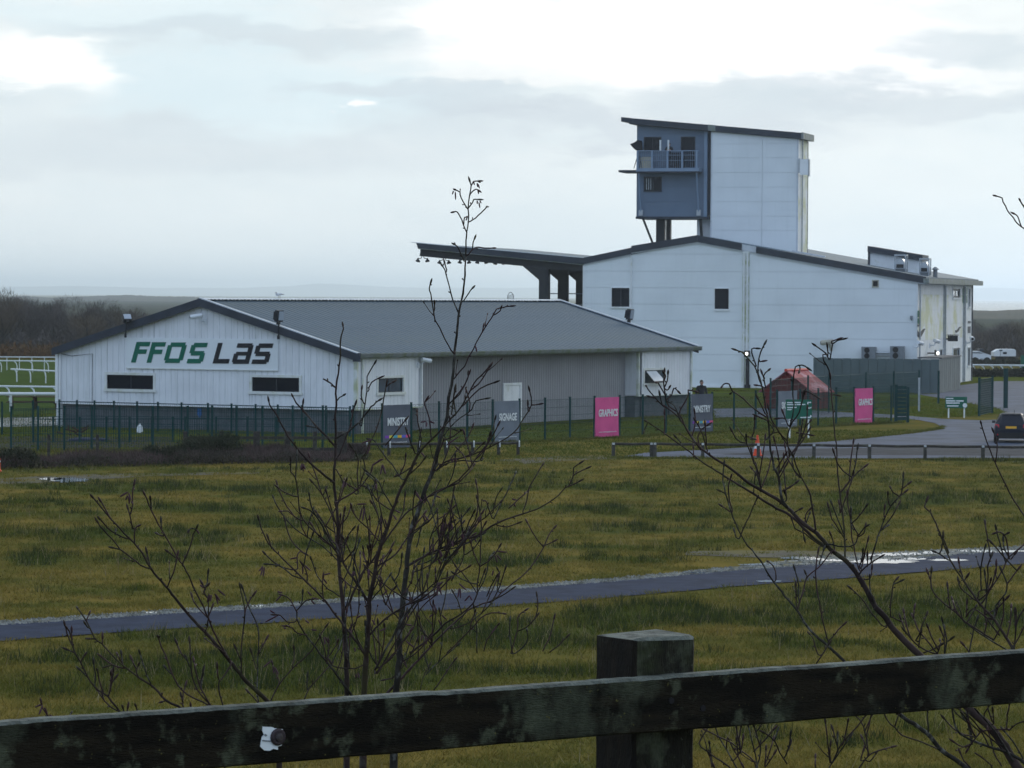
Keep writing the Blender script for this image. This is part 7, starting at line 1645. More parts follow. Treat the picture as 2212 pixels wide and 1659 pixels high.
LIMBS = '''
A 885,1450 820,1310 775,1120 745,1000 715,960|14|6
A 755,1030 762,1000 745,950|7|5
B 1940,350 1850,200 1790,80 1745,0 A 640,1540 620,1400 595,1250 580,1190 590,1150|14|5
A 625,1450 636,1400 635,1360|6|5
A 940,1320 990,1240 1020,1200|7|5
A 1000,500 1060,460 1120,410 1160,370 1175,348|8|5
A 965,605 935,530 900,440 870,400 845,398|8|3
A 938,530 945,460 965,453|4|3
A 975,360 930,290 900,220 900,195 860,175|6|3
A 990,355 1030,300 1040,270 1080,270|5|3
A 1010,210 1050,168 1080,170|5|3
A 1015,130 1040,85 1080,80|5|3
A 985,840 1030,790 1060,775 1100,765 1160,778 1235,775|7|4
A 1030,790 1035,720 1045,690|4|3
A 942,910 900,820 870,760 845,740|6|3
B 1945,610 1990,550 2050,480 2100,380 2140,300 2236,129 A 1220,1500 1280,1410 1340,1390 1410,1378|10|4
A 1240,1470 1300,1440 1320,1410|5|3
A 1130,1650 1140,1600|6|4
B 718,705 680,670 640,640 588,612|14|13
B 733,835 760,800 790,785|11|8
B 720,1225 850,1150 960,1060 1060,930 1110,880 1155,840|18|12
B 865,1110 890,1000 915,890|13|12
B 703,1310 620,1210 520,1110 400,960 310,860 275,800|22|12
B 380,935 375,880|10|9
B 515,1118 450,1105|9|7
E 965,300 E 930,270 B 470,1500 330,1350 220,1200 120,1010 50,910 25,855|24|11
B 708,1460 760,1380 820,1220 860,1120|14|10
E 1010,520 1050,480 1180,400 1270,330 1340,230 1360,190|18|10
E 1060,1100 960,950 850,740 760,600 730,500 720,440|20|11
E 790,650 740,600 685,575|12|10
E 1000,740 920,560 850,420 760,310|15|10
E 860,440 880,395|8|6
E 850,430 820,330 785,220 750,130 725,50|8|5
E 1050,1090 950,960 800,830 680,720 635,640 610,500 600,400 575,250 530,190 525,90|17|8
E 580,260 582,120 590,30|9|6
E 640,700 560,650 500,600 440,600|7|3
E 1000,1100 850,960 700,870 560,770 430,620 350,470|13|4
E 690,860 640,760 620,600|6|4
G 1285,830 1180,670 1090,560 1000,440 900,310 860,260 740,140 640,40 E 480,1130 330,980 270,890 220,780 200,700|24|10
E 640,1300 540,1260 450,1190 380,1160 300,1150|11|5
E 600,1195 590,1080 620,1020 655,1030|8|4
E 330,985 300,900|7|6
G 870,290 855,150 860,60|8|5
E 700,1300 690,1230 660,1170|7|4
G 1170,1285 1060,1130 930,960 800,790 650,590 590,470 590,390 630,330 650,220|24|9
G 590,400 520,270 450,230|8|4
G 560,510 480,500 430,440 380,430|8|4
G 690,640 600,620 540,570 500,550|7|3
G 640,330 690,280 740,270|5|3
G 930,960 1000,840 1060,690 1120,600|11|7
G 310,1345 400,1160 490,1050 560,970 700,850 780,740 880,570|14|8
G 545,980 560,880 560,800|6|5
G 410,1140 370,1040 340,950|7|4
G 665,1320 720,1190 830,1070 930,960|11|8
G 700,1210 700,1080|8|6
G 900,930 870,760 840,680|7|4
G 1260,960 1190,990 1080,985 980,970 950,940|9|5
E 1110,1600 1160,1480 1220,1350 1300,1200 1400,1080 1440,1000 1540,860 1640,720 1750,600 1870,520 1960,440 2080,370 2200,330|24|11
G 1325,290 E 1220,1360 1100,1190 1050,1080 1000,950 940,880 860,700 800,620|26|8
E 1440,1160 1560,1090 1660,990 1760,830 1850,700 1900,640|17|9
E 1590,570 1500,420 1420,270 1330,200|13|8
E 1600,600 1520,560 1420,490 1360,380 1310,350|10|4
E 1430,900 1330,780 1240,700 1180,620 1160,570|11|5
E 1080,1120 1150,1040 1200,960 1220,810|9|7
E 1070,980 1100,890 1160,800|9|6
E 1430,640 1400,570 1380,530|7|4
E 1740,850 1900,740|8|5
E 1330,1170 1335,1080 1330,1000|9|6
E 1330,1180 1290,1080 1280,1000|6|4
E 1240,1280 1210,1180 1190,1090|7|5
E 1750,1160 1900,1070 2050,1000 F 450,560 620,490 800,440 950,340 1100,270 1280,210 1450,150 1600,60 C 1440,1190 1520,1150 1575,1125|24|8
C 1470,1170 1515,1080 1525,980 1580,938|10|5
C 1520,1060 1570,1030 1650,990|5|3
C 1000,1430 1040,1320 1060,1190 1150,1040 1195,960|11|4
C 700,1500 770,1350 850,1200 915,1050|9|3
C 680,1500 620,1340 600,1320|8|4
C 690,1440 720,1290 755,1230|8|4
C 850,1400 960,1300 1040,1230|10|5
C 740,1580 830,1590 930,1560|6|3
G 1520,1250 1680,1080 1850,900 2050,680 F 640,1270 760,1180 960,1110 1050,1030 1170,930 1300,830 1420,680 1490,560 1540,440 1590,370|24|5
F 1500,540 1580,505|4|3
F 960,1110 1060,1060 1150,1000|8|4
G 1760,830 1900,730 2050,600 F 470,1350 640,1250 760,1140 800,1040 800,940 830,760 840,500 850,380 820,150 800,60|20|4
F 800,1030 720,920 640,820 590,770|10|6
F 800,1040 890,860 920,690 960,630|9|5
F 590,780 560,850|6|4
F 640,1240 600,1110 560,1040|8|6
F 820,960 870,830|6|4
F 900,1070 940,970 990,880|8|7
F 1010,1000 1030,850 1020,800|5|3
F 650,460 690,370 720,290 760,210|14|12
F 690,430 760,310 790,240|9|8
F 420,570 430,480 490,350 540,300|13|11
F 470,560 460,400|7|5
F 310,640 310,480 360,360 385,275|11|9
F 480,700 480,560 560,430 640,320|9|8
F 300,780 390,640 400,600|14|8
F 420,890 560,850 700,770|7|4
F 120,940 130,820 180,740|8|6
F 170,560 200,460 210,400|8|8
G 1400,1000 1560,700 1700,450 1850,280 2000,170 2080,0 F 480,720 600,560 690,450|20|10
G 1420,1040 1620,700 1760,440 1880,250|17|8
G 1350,640 1500,480 1720,330 1880,220 2060,60 F 420,800 560,650|20|10
G 1440,980 1600,840 1620,620 1740,420|12|7
G 1640,400 1720,320 1600,80|9|6
G 1700,700 1800,560 1850,400 1950,290 2010,240|9|5
G 1510,330 1560,200 1590,170|7|5
G 1690,860 1640,1050 1520,1100|10|8
G 1980,740 2010,560 2030,430|7|5
G 1930,1050 2060,920 2160,830 2240,760|9|5
G 2010,1210 2100,1080 2212,920|10|5
G 1870,1210 1900,1080 1950,980|6|4
F 490,1650 640,1510 770,1370 840,1290 950,1240 1060,1245|11|4
F 530,1410 680,1360 790,1290 900,1190 960,1120|9|5
F 800,1659 800,1450 790,1330 770,1200|7|5
F 1150,1659 1180,1540 1220,1430 1220,1300 1240,1260 1290,1220|9|4
F 1220,1430 1310,1390 1380,1320 1415,1280|6|4
F 1480,1640 1540,1520 1570,1430 1595,1310|8|3
F 1550,1650 1640,1580 1720,1500|7|4
F 1200,1659 1290,1580 1330,1500 1320,1440|8|5
F 870,1640 900,1520 960,1440 1010,1375|6|8
E 2035,180 2100,110 2180,70 C 430,860 580,800 720,730 900,620 1000,470 1090,330 1070,190|18|6
C 1095,330 1155,322|6|4
C 1055,400 1050,340|6|4
C 100,1010 200,940 380,905 520,915 570,890|10|5
E 1990,220 2060,110 C 200,950 300,810 430,660 470,570|10|6
C 40,1270 200,1190 330,1100 440,990 530,850 640,720 735,550|16|8
C 440,990 400,880 340,800|6|4
C 570,820 600,780|8|5
C 180,640 300,500 400,430 470,370 510,285 600,265|12|5
C 240,310 340,190 400,110 435,20|9|5
C 370,345 440,270 550,160 690,100|10|5
C 450,180 540,110 600,20 650,-60|10|5
C 300,420 280,260 290,180|7|4
C 210,560 330,600 350,590|7|4
C 190,690 280,650 350,600|7|5
E 1225,420 1215,200 1225,60 B 890,1330|9|5
E 1240,330 1300,150 1270,40 B 1020,1400 1080,1250 1140,1130 1190,960 1210,830 1240,680|13|5
B 1240,690 1300,650|3|3
B 985,1100 1010,920 1040,740 1045,590 1080,520 1112,462|10|5
B 1055,735 1065,700 1090,640 1160,605|7|3
B 1010,870 980,790 985,725|6|5
E 1060,280 1180,360|8|6
E 1000,170 1060,280|7|5
E 1360,420 1400,300 1350,240|7|5
B 1480,1600 1560,1420 1600,1230 1570,1060 1560,960|14|11
B 1540,1380 1480,1230 1440,1110|14|14
B 1710,1230 1690,1020 1640,880 1650,835|9|4
B 1560,1480 1450,1560 1380,1600|9|6
B 1400,1650 1300,1500 1210,1390 1130,1260 1090,1240|12|5
B 1380,1620 1430,1500 1440,1430|12|8
B 1230,1300 1330,1180 1430,1050|8|12
B 2100,950 2110,870 2080,760|8|5
B 1920,980 1935,830 1950,750|7|5
B 1900,860 2000,770 2080,620 2090,580|9|5
'''
def run_limbs(T_, txt, mats=('bark', 'bark', 'shoot', 'bark_pale')):
    for ln in txt.strip().splitlines():
        body, w0, w1 = ln.split('|'); pts = []; t = None
        for tok in body.split():
            if tok.isalpha(): t = tok
            else: x, y = tok.split(','); pts += D_(t, [(float(x), float(y))])
        w0 = float(w0); w1 = float(w1)
        T_.limb(pts, w0, w1, mats[T_.n % 4] if w0 > 12 else ('shoot', 'bark', 'bark_pale', 'shoot', 'bark')[T_.n % 5])
run_limbs(A, LIMBS)
A.cats('A', [(832, 180, 820, 218), (850, 190, 854, 275), (1078, 280, 1078, 318), (1095, 300, 1106, 360), (1105, 285, 1118, 310), (1085, 170, 1092, 216), (1098, 178, 1120, 200), (1040, 82, 1048, 122), (1078, 100, 1082, 142), (1085, 110, 1102, 156), (1078, 78, 1114, 98), (972, 462, 960, 490)], 6)
A.cats('B', [(1090, 1240, 985, 1278), (1075, 1300, 1040, 1395), (1210, 1440, 1090, 1505), (1200, 1500, 1180, 1605), (1205, 1500, 1235, 1600), (365, 1490, 355, 1540), (375, 1490, 400, 1540), (1655, 1050, 1595, 1060), (1690, 1050, 1740, 1072), (1660, 1060, 1655, 1105), (1990, 1210, 1860, 1300), (1600, 1370, 1640, 1420), (885, 925, 880, 960), (2165, 270, 2180, 330)], 7)
A.cats('E', [(1310, 525, 1212, 527), (1270, 560, 1240, 690), (1290, 570, 1272, 705), (1470, 55, 1370, 130), (1475, 130, 1455, 225), (1480, 130, 1508, 215), (645, 130, 635, 175), (650, 120, 678, 165), (650, 130, 658, 188), (240, 1170, 196, 1225), (240, 1180, 215, 1270), (255, 1180, 240, 1278), (600, 1080, 518, 1095), (650, 1160, 652, 1255), (670, 1160, 732, 1218), (875, 1260, 940, 1243), (865, 1300, 905, 1352), (1820, 420, 1910, 520), (1825, 395, 1880, 500), (2010, 430, 2080, 462), (2000, 480, 2015, 550), (1910, 640, 1960, 700), (1900, 650, 1920, 715), (1270, 1020, 1305, 1120), (1610, 590, 1665, 620), (1500, 680, 1525, 760), (1590, 640, 1625, 690), (2050, 1030, 2005, 1140), (390, 1440, 440, 1445), (430, 1470, 372, 1535)], 7)
A.cats('G', [(390, 190, 435, 205), (430, 225, 372, 290), (310, 385, 362, 415), (400, 432, 260, 505), (430, 545, 520, 548), (455, 560, 480, 575), (680, 490, 718, 515), (740, 585, 798, 592), (745, 255, 818, 270), (740, 280, 775, 320), (700, 190, 745, 235), (320, 910, 243, 975), (345, 960, 350, 1040), (360, 970, 400, 1050), (870, 660, 882, 740), (885, 660, 915, 720), (1205, 465, 1252, 440), (1530, 172, 1470, 240), (1590, 200, 1600, 255), (2050, 90, 2045, 240), (2060, 100, 2090, 225), (1450, 600, 1520, 565), (1730, 535, 1785, 540), (1370, 480, 1405, 540), (1190, 770, 1195, 815), (1205, 1040, 1205, 1090), (1225, 1030, 1235, 1085), (1720, 700, 1810, 775), (1700, 900, 1730, 980)], 7)
A.cats('F', [(1000, 600, 1112, 612), (985, 640, 1010, 720), (1000, 640, 1055, 695), (970, 800, 955, 855), (385, 930, 430, 1050), (400, 930, 440, 930), (610, 935, 690, 1005), (615, 985, 600, 1085), (625, 990, 628, 1090), (720, 1060, 670, 1120), (720, 1060, 748, 1110), (350, 1250, 300, 1285), (400, 1310, 440, 1395), (60, 1360, 125, 1370), (435, 1265, 485, 1310), (240, 230, 262, 300), (250, 220, 300, 288), (1005, 1375, 945, 1455), (400, 630, 350, 720), (540, 300, 505, 370), (70, 1540, 150, 1600), (1160, 60, 1210, 70), (1180, 110, 1200, 140)], 7)
extra(A, 70, (700, 1130, 960, 1480), 40, 120, .25, .65, .35, 1)
extra(A, 22, (860, 1180, 1180, 1450), 35, 90, .35, .6, .25, 2)
extra(A, 16, (600, 1020, 800, 1350), 35, 80, -.4, .5, .25, 3)
extra(A, 34, (840, 960, 1040, 1230), 40, 100, .4, .45, .2, 4)
# --- bough sweeping to the left from the same clump
Bt = Alder('alder', (663, 1560), 9.9, 'slanting alder bough group rising left of the tall alder above the rail')
Bt.limb(D_('H', [(2330, 1400), (2245, 1215), (2000, 980), (1830, 770), (1600, 500), (1400, 290), (1200, 40)]) + D_('D', [(1290, 1060), (1200, 900), (1110, 790), (1010, 690), (880, 550), (780, 430), (700, 335)]), 42, 10, 'bark', 'stem', True, -.3, root=True)
run_limbs(Bt, '''
D 1290,1060 1180,1020 1080,940 970,860 890,750 800,660 745,590|14|9
D 970,860 910,845|8|6
D 1120,800 1115,710 1130,640 1145,622|12|10
D 1100,640 1080,540 1055,450|5|4
D 1080,490 1100,400 1095,300 1110,200|5|7
D 1050,750 930,700 850,640 770,555|12|9
D 920,700 922,670|7|6
D 860,520 820,450 778,375|10|9
D 1280,1030 1250,905|8|7
H 1800,720 1680,500 1560,220 1450,0 D 1680,1130 1560,930 1480,800 1390,640 1290,450 1230,300|18|9
D 1290,430 1285,350|8|7
D 1400,640 1395,590|8|7
D 1420,720 1365,700|7|5
D 1540,940 1475,890|8|7
D 1460,1245 1520,1100 1560,940|9|7
D 1620,1000 1690,840 1730,700 1755,650|7|4
D 1755,650 1720,640 1690,655|3|3
D 1870,1560 1760,1440 1720,1360|10|8
H 1580,460 1610,300 1610,150|9|6
H 1610,300 1640,230|6|5
H 1600,120 1560,50 1590,0|6|4
D 1840,1300 1870,1200 1880,1120|5|4
D 1860,1280 1830,1230|5|4
H 1950,890 1950,600 1985,280 1940,20|12|8
H 1985,280 2020,180 2065,100|9|6
H 1945,760 1900,660|7|5
H 2110,1060 2125,700 2120,420 2030,220 1970,40|10|6
H 2130,680 2200,560|7|5
H 2110,850 2060,700|7|5
H 1850,790 1800,880 1720,980 1700,850|10|6
H 1720,980 1720,1080 1760,1240|8|8
H 2130,1210 2120,1150|8|6
H 2120,1200 2040,1110|6|4
''')
Bt.cats('D', [(1050, 262, 965, 312), (1060, 275, 1080, 350), (1050, 300, 1028, 345), (1060, 310, 1065, 385), (1085, 360, 1105, 390), (1685, 650, 1675, 690), (1750, 640, 1790, 695), (1980, 1275, 2060, 1340), (1900, 1330, 1870, 1410), (1950, 1315, 2005, 1390), (1960, 1330, 1985, 1425), (1915, 1330, 1905, 1400), (1800, 1225, 1840, 1258)], 8)
Ct = Alder('alder', (330, 1580), 9.3, 'low alder shoots standing at the far left above the rail')
Ct.limb(D_('H', [(1480, 1420), (1350, 1275), (1170, 1180), (1050, 1050), (900, 950), (740, 830), (600, 700), (500, 590), (430, 540), (350, 370), (260, 235)]), 24, 9, 'bark', 'stem', True, .2, root=True)
Ct.limb(D_('H', [(780, 1480), (710, 1325), (570, 1150), (430, 1040), (350, 930), (290, 790), (220, 680), (180, 500), (150, 440)]), 20, 8, 'bark', 'stem', True, -.1, root=True)
Ct.limb(D_('H', [(1760, 1420), (1640, 1250), (1450, 1150), (1330, 1070), (1240, 920), (1180, 760), (1100, 570), (1090, 530)]), 15, 7, 'shoot', 'stem', True, .1, root=True)
run_limbs(Ct, '''
H 740,850 620,810 515,740|11|7
H 620,815 580,820|7|6
H 880,930 860,850 820,770|12|9
H 865,850 880,820|8|7
H 1010,1000 950,860 900,700|8|6
H 505,590 510,548|9|8
H 440,545 390,540|8|7
H 345,355 365,300|8|7
H 360,425 342,400|8|6
H 720,810 708,715|8|7
H 570,1150 590,1050 600,930|10|7
H 595,1020 630,965|6|5
H 285,775 320,720|9|8
H 220,685 160,660|8|8
H 350,930 290,875|8|7
H 195,540 190,480|8|7
H 650,1285 530,1190 460,1080|11|7
H 530,1190 515,1140|7|6
H 1640,1250 1540,1130 1460,1000 1430,850 1415,590|11|7
H 1430,850 1390,770|7|6
H 1640,1250 1560,1110 1510,1010 1460,790|9|4
H 1520,1010 1550,890|5|4
H 1350,1270 1340,1170 1365,1040|11|7
H 1340,1190 1330,1150|7|6
H 1230,910 1175,855|7|6
H 1170,1185 1140,1190|9|8
H 740,1320 725,1270|7|5
H 760,1310 770,1270|7|5
H 880,1310 860,1250|9|7
H 150,1360 180,1320|10|6
H 1430,1280 1425,1255|8|7
''')
Ct.cats('H', [(-40, 1330, 20, 1372)], 8)
Ct.limb(D_('H', [(60, 1520), (0, 1400), (-90, 1290), (-120, 1220)]), 9, 5, 'shoot', 'branch', True, 0)
Ct.cats('H', [(-120, 1220, -190, 1250), (-110, 1230, -150, 1330), (-90, 1250, -60, 1330)], 8)

Dt = Alder('alder', (2150, 1640), 10.2, 'leaning bare alder crossing the right side in front of the grandstand')
Dt.limb(D_('S', [(2190, 1720), (2100, 1580), (1900, 1280), (1640, 1040), (1400, 760), (1130, 490), (1000, 370), (850, 210), (740, 60), (680, 0)]) + D_('Q', [(1500, 1240), (1340, 1010), (1150, 860), (1000, 690), (860, 590), (700, 420), (580, 330), (410, 235)]) + D_('P', [(1080, 1520), (940, 1400), (780, 1300), (640, 1200), (520, 1060), (430, 880), (385, 810), (300, 760), (262, 640), (245, 500), (252, 420)]), 86, 6, 'bark', 'stem', True, .12, root=True)
run_limbs(Dt, '''
Q 1100,830 950,720 750,520 600,440 450,350 300,250 150,160 P 750,1400 600,1300 520,1230 380,1130 260,1040 140,960 80,920|30|8
P 610,1190 500,1010 400,870 290,780|16|8
P 630,1200 600,1080 640,1000 690,960|9|5
P 700,1215 650,1050 620,980 590,930|12|5
P 410,830 440,750 500,650 500,590 560,600|10|4
P 285,680 330,640 350,570 385,590|9|4
P 270,700 350,740 400,850|9|6
P 268,650 200,530 185,510|10|5
P 258,550 285,490 290,430|8|5
P 245,500 265,450 255,420|6|5
P 250,760 150,660 100,600 70,555|10|6
P 230,740 210,655|8|6
P 150,670 110,660|6|5
P 280,590 300,570|5|4
P 250,1030 255,850|10|6
P 110,950 90,920 60,970 45,1010|6|3
P 420,1130 385,1090|8|6
P 560,1290 555,1200|8|6
Q 680,400 640,330 620,200 600,90 560,0 P 1380,1340 1350,1150 1330,900 1300,730 1270,560 1230,420 1220,330 1250,200 1285,125|30|6
P 1290,650 1240,480 1190,340 1090,230 1080,205 1010,178|15|6
P 1080,215 1070,205|5|4
P 1205,335 1170,240 1160,165 1198,155|9|4
P 1240,295 1258,292|6|5
P 1300,560 1280,440 1325,390|9|5
P 1290,470 1272,430|7|5
P 1310,870 1180,780 1080,680 960,600 930,530 880,520 855,545|15|7
P 960,610 945,620|7|5
P 1320,905 1230,865|9|5
P 1300,830 1230,690|7|5
P 1265,550 1225,540|8|6
P 1340,1060 1430,1020 1480,1080 1530,1160 1545,1220|11|9
P 1330,920 1390,1000 1350,1060|9|6
P 1430,1470 1540,1290 1640,1150 1720,960 1735,800|15|7
P 1720,965 1755,925|7|5
P 1620,1030 1745,1050|4|3
Q 990,650 960,420 920,250 850,120 P 1660,1470 1590,1270 1560,1230 1525,1110 1560,960 1650,820 1700,640|20|6
P 1555,960 1595,800 1585,630 1590,500 1610,350 1680,330 1725,350|10|4
P 1660,350 1655,385|4|3
P 1540,960 1510,890 1460,880|8|5
P 1510,890 1490,840|7|5
P 1690,680 1700,590 1820,650|7|4
P 1670,1500 1590,1400 1580,1280|9|5
P 1420,1400 1480,1300 1500,1270|8|6
P 1460,1640 1560,1600 1610,1555|8|5
P 1250,1620 1240,1460 1180,1340 1130,1200 1090,1090 1110,1070 1160,1085|13|4
P 1185,1350 1160,1240|8|6
P 1105,1150 1105,1080|6|4
Q 1320,975 1300,960 1290,700 1260,400 1240,250 P 2045,1400 2040,1200 2010,950 2000,780 1985,650 2030,640|22|5
P 1975,480 1960,380 1910,290 1895,225 1930,210 1830,135|9|4
P 2000,780 1985,600 1975,480|10|8
P 1950,250 1945,160|6|5
P 1970,270 2000,110 2090,65|8|5
P 2000,110 1985,85 2040,65|6|5
P 2090,1640 2180,1530 2205,1470|9|5
Q 1260,250 1380,110 1430,60 1490,10|10|5
Q 1290,740 1200,600 1160,540 1130,430|8|4
Q 1280,690 1220,540 1165,400|7|4
Q 1250,480 1240,400|6|4
Q 1110,800 1280,830 1400,810 1430,730 1490,640 1505,625|15|7
Q 1430,700 1370,580 1330,400 1325,300|11|7
Q 1450,720 1495,690 1505,640|8|5
Q 1370,640 1360,480|6|4
Q 1460,1085 1440,1050 1400,890 1365,700 1355,520|12|5
Q 1430,1130 1520,1030 1650,945|16|10
Q 1470,1040 1490,950|8|6
Q 1530,1030 1530,940|11|8
Q 1570,990 1620,780 1700,560 1770,410 1880,280 1900,120|15|6
Q 1560,960 1590,880|9|7
Q 1770,410 1745,360 1742,300|8|6
Q 1860,310 1910,270|6|5
Q 1880,240 1945,185|6|5
Q 1690,650 1725,620|8|5
Q 1700,520 1705,450|7|5
Q 1830,290 1800,270 1775,230|5|3
Q 1180,870 1130,910 1050,1020 900,1150 870,1270 800,1490|8|15
Q 905,1150 895,1120|7|6
Q 1030,1000 1070,880|8|5
Q 1450,1160 1510,1170 1560,1150 1575,1070|11|5
Q 1100,840 1000,790 880,690 780,640 750,560|12|7
Q 880,600 890,500 920,455|8|4
Q 770,480 815,450|7|5
Q 860,660 870,720|9|6
Q 660,260 720,210 780,175|10|6
Q 610,130 680,0|9|6
Q 420,250 400,120 340,30|14|8
Q 400,130 380,20|9|5
Q 620,390 690,350 680,290|9|5
Q 830,110 780,60 760,0|9|5
R 830,1480 760,1520 700,1460 640,1390 560,1270 480,1180 430,1135|12|8
R 830,1420 880,1440 910,1455|12|9
R 825,1400 830,1250 860,1080 880,1040|9|5
R 870,1080 920,1055|4|3
R 990,1600 940,1450|8|4
''')
extra(Dt, 26, (1480, 930, 2000, 1400), 30, 85, .1, .6, .0, 5)
# second, lower limb of the leaning alder
Dt.limb(D_('S', [(1760, 1780), (1620, 1660), (1480, 1560), (1330, 1450), (1240, 1330), (1100, 1220), (920, 1100), (600, 800), (340, 550), (180, 390), (0, 240)]) + D_('Q', [(800, 1490), (640, 1300), (520, 1140), (420, 970), (260, 780), (190, 650), (100, 420), (60, 280), (32, 150), (40, 0)]), 46, 6, 'bark_pale', 'stem', True, -.1, root=True)
run_limbs(Dt, '''
Q 215,700 300,520 350,400 380,340|9|5
Q 205,745 170,735 155,690|9|6
Q 105,465 30,415|8|5
Q 60,285 20,260|7|5
Q 130,450 100,350 90,200 110,120|7|4
Q 580,1170 575,1090 545,1020 505,990|9|5
Q 820,1400 815,1230 780,1080|8|4
S 180,390 190,340 330,185|6|5
S 60,575 180,390|8|6
S 190,360 140,200 100,0 Q 1010,1300 990,1100 1015,900|8|4
S 75,480 30,330 0,280|7|5
''')
Et = Alder('alder', (2200, 1660), 9.2, 'dense bare alder at the lower right corner beyond the rail')
Et.limb(D_('R', [(2300, 2100), (2180, 1900), (2030, 1640), (1900, 1440), (1760, 1290), (1620, 1090), (1450, 830), (1360, 600), (1300, 450), (1240, 330), (1180, 280), (1195, 235)]), 34, 5, 'bark', 'stem', True, .2, root=True)
Et.limb(D_('S', [(2330, 1760), (2212, 1600), (2020, 1490), (1850, 1440), (1620, 1350), (1510, 1250), (1470, 1060), (1440, 900)]), 34, 12, 'bark_pale', 'stem', True, -.2, root=True)
run_limbs(Et, '''
R 1765,1290 1900,1080 2000,920 2060,800 2212,670|16|8
R 2055,810 2045,720 2025,600 1965,540 1930,545|9|4
R 2000,580 2030,560|5|4
R 2080,820 2110,780|6|5
R 1725,1260 1640,1190 1560,1120 1535,1060|10|6
R 1905,1440 1920,1300 2020,1180 2040,1080 1990,960|13|7
R 2040,1075 2140,940|8|5
R 1830,1170 1840,950 1835,890 1865,810|8|5
R 1920,990 1925,900|6|4
R 1330,570 1370,600 1405,680|7|6
R 1430,830 1370,790 1310,755|8|5
R 1590,1060 1610,1020|7|9
R 1740,1280 1740,1160 1800,1140|7|4
R 1850,1440 1680,1330 1620,1420 1620,1300|9|6
R 1890,1440 1830,1440 1920,1560|7|5
R 1900,1659 1760,1570 1620,1480 1500,1370 1360,1260 1250,1120 1250,970|17|9
R 1245,1040 1225,985|7|6
R 1620,1480 1700,1340|9|6
R 2120,1659 2140,1470 2200,1360|9|6
R 2130,1560 2120,1400|6|5
S 2060,1260 1900,1260 1760,1290 1640,1450|16|9
S 2050,1260 2030,1220 2060,1010|11|8
S 2060,1270 2120,1210 2200,1180|9|5
S 1660,1420 1580,1440 1500,1400|8|5
S 1700,1500 1830,1590 1880,1659|9|10
S 1680,1400 1660,1250 1600,1150|8|6
S 1700,1330 1640,1200 1560,1060|9|7
S 1850,1440 1750,1250 1640,1120 1540,1050|14|10
S 2020,1490 1900,1380 1800,1290|12|8
S 2100,1590 2000,1420 1900,1270 1800,1150 1700,1040|26|14
S 2200,1560 2110,1400 2020,1290|9|6
S 1980,1640 1900,1500 1850,1300|8|6
S 1900,1200 1890,1080|10|7
S 1660,1659 1590,1580 1560,1520|9|7
S 1800,1100 1840,1030|9|7
S 2050,440 2010,420 1750,260 1620,160|12|10
S 1320,480 1230,370 1140,260 1070,110|14|10
S 1140,260 1160,170 1195,90|9|7
S 1070,110 1075,20|8|6
S 1120,410 1140,280|8|6
S 1390,480 1410,330 1370,150|9|7
S 1380,300 1355,240|6|5
S 1410,350 1445,330|5|4
S 1310,480 1345,400 1345,350|9|7
S 1170,465 1250,440 1330,395|8|6
S 1640,470 1690,230 1720,140|9|6
S 1640,450 1600,400|6|5
S 2110,430 2130,180 2130,60|9|6
S 1050,330 1000,200 970,60|9|6
S 1090,340 1125,280|7|5
S 1220,1290 1212,1080|12|9
S 1310,1460 1150,1390 950,1320 870,1240 800,1170 770,1110|14|7
S 870,1240 915,1100|9|7
''')
extra(Et, 30, (1960, 1180, 2240, 1640), 30, 90, -.1, .7, .0, 6)
Ft = Alder('alder', (2270, 1200), 11.5, 'tall alder twigs reaching in from beyond the right edge')
Ft.limb([(2300, 1640), (2296, 1300), (2288, 1000), (2280, 760), (2262, 600), (2236, 520), (2212, 494), (2197, 483), (2190, 471), (2177, 455), (2167, 436), (2165, 428), (2154, 424)], 40, 4, 'bark', 'stem', True, .0, root=True, buds=False)
Ft.limb([(2262, 600), (2245, 500), (2212, 448), (2204, 434)], 22, 12, 'bark', 'branch')
Ft.limb([(2207, 490), (2203, 480), (2198, 467), (2193, 463)], 6, 3, 'shoot', 'branch', buds=False)
Ft.limb([(2286, 1240), (2250, 1180), (2212, 1115), (2184, 1070), (2150, 1000), (2128, 945), (2120, 917)], 18, 10, 'bark', 'branch')
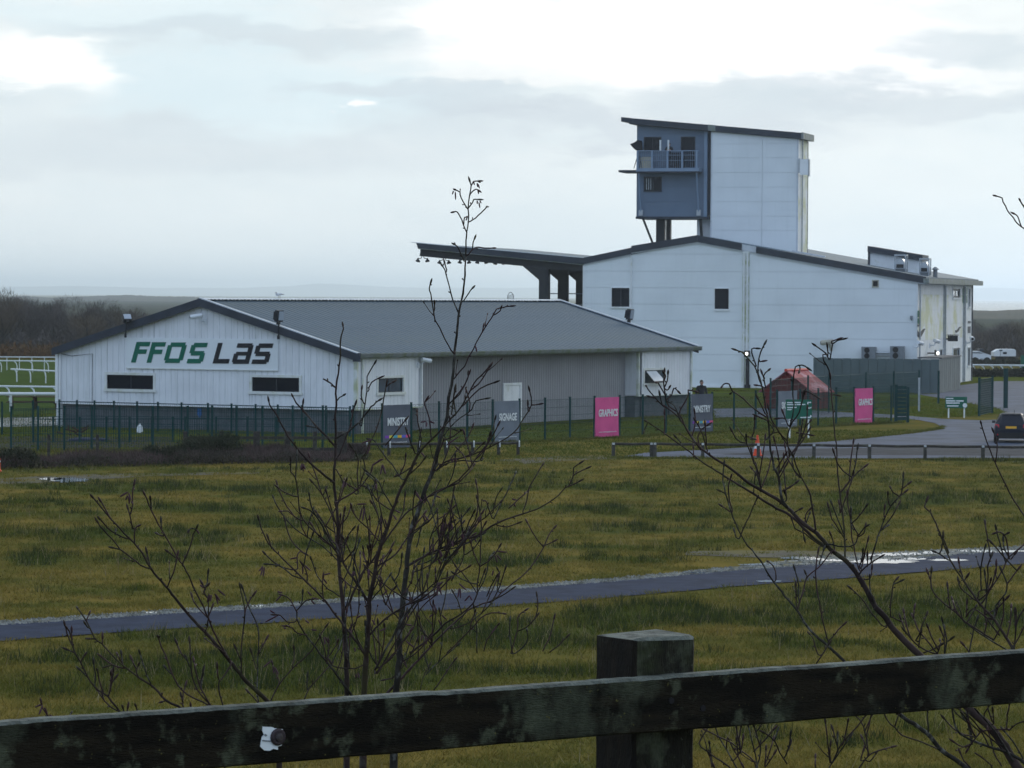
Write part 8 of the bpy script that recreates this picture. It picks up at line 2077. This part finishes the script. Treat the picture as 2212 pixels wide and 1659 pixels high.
Ft.limb([(2150, 1000), (2155, 960), (2147, 935)], 9, 7, 'shoot', 'branch')
Gt = Alder('alder_shoot', (1590, 1650), 9.6, 'thin alder shoots below the rail to the right of the post')
Gt.limb(D_('T', [(1560, 1760), (1480, 1650), (1250, 1490), (1165, 1400), (1240, 1275), (1300, 1150)]), 15, 8, 'bark', 'stem', True, .2, root=True)
Gt.limb(D_('T', [(1760, 1760), (1740, 1600), (1600, 1480), (1500, 1400), (1380, 1340), (1260, 1280)]), 11, 7, 'shoot', 'stem', True, 0, root=True)
Gt.limb(D_('T', [(1620, 1760), (1550, 1650), (1480, 1520), (1390, 1370), (1345, 1270), (1300, 1100)]), 11, 6, 'bark_pale', 'stem', True, 0, root=True)
Gt.limb(D_('S', [(150, 1760), (205, 1640), (320, 1420), (500, 1210), (560, 1130)]), 14, 6, 'bark', 'stem', True, 0, root=True)
Gt.limb(D_('S', [(440, 1760), (520, 1640), (610, 1520), (680, 1490), (830, 1445)]), 13, 5, 'shoot', 'stem', True, 0, root=True)
run_limbs(Gt, '''
T 1450,1470 1460,1340 1500,1420 1600,1600|10|6
T 1300,1650 1280,1540|7|6
T 1770,1650 1740,1480 1700,1330 1680,1240|9|6
T 1745,1475 1840,1380 1930,1270|7|5
T 1790,1400 1740,1240|8|7
T 1850,1650 1860,1480|9|7
T 2080,1620 2000,1500 1950,1380 1850,1300|7|5
T 1950,1380 1975,1290|6|5
T 1850,1620 1900,1490 1930,1380|6|5
T 1600,1500 1580,1360 1600,1240|7|5
T 1250,1480 1300,1600|7|5
S 200,1600 180,1400 155,1200|7|5
S 280,1500 280,1350|6|5
S 340,1400 385,1190|6|5
S 590,1540 600,1500 550,1230 480,1130|9|6
S 520,1580 540,1500|6|5
S 610,1590 670,1520|7|5
S 230,1600 400,1350|8|5
S 50,1659 50,1560|6|4
''')

extra(Gt, 14, (1500, 1560, 1990, 1660), 30, 60, .1, .6, .0, 7)
extra(Ct, 8, (150, 1380, 520, 1560), 25, 60, -.1, .5, .0, 8)
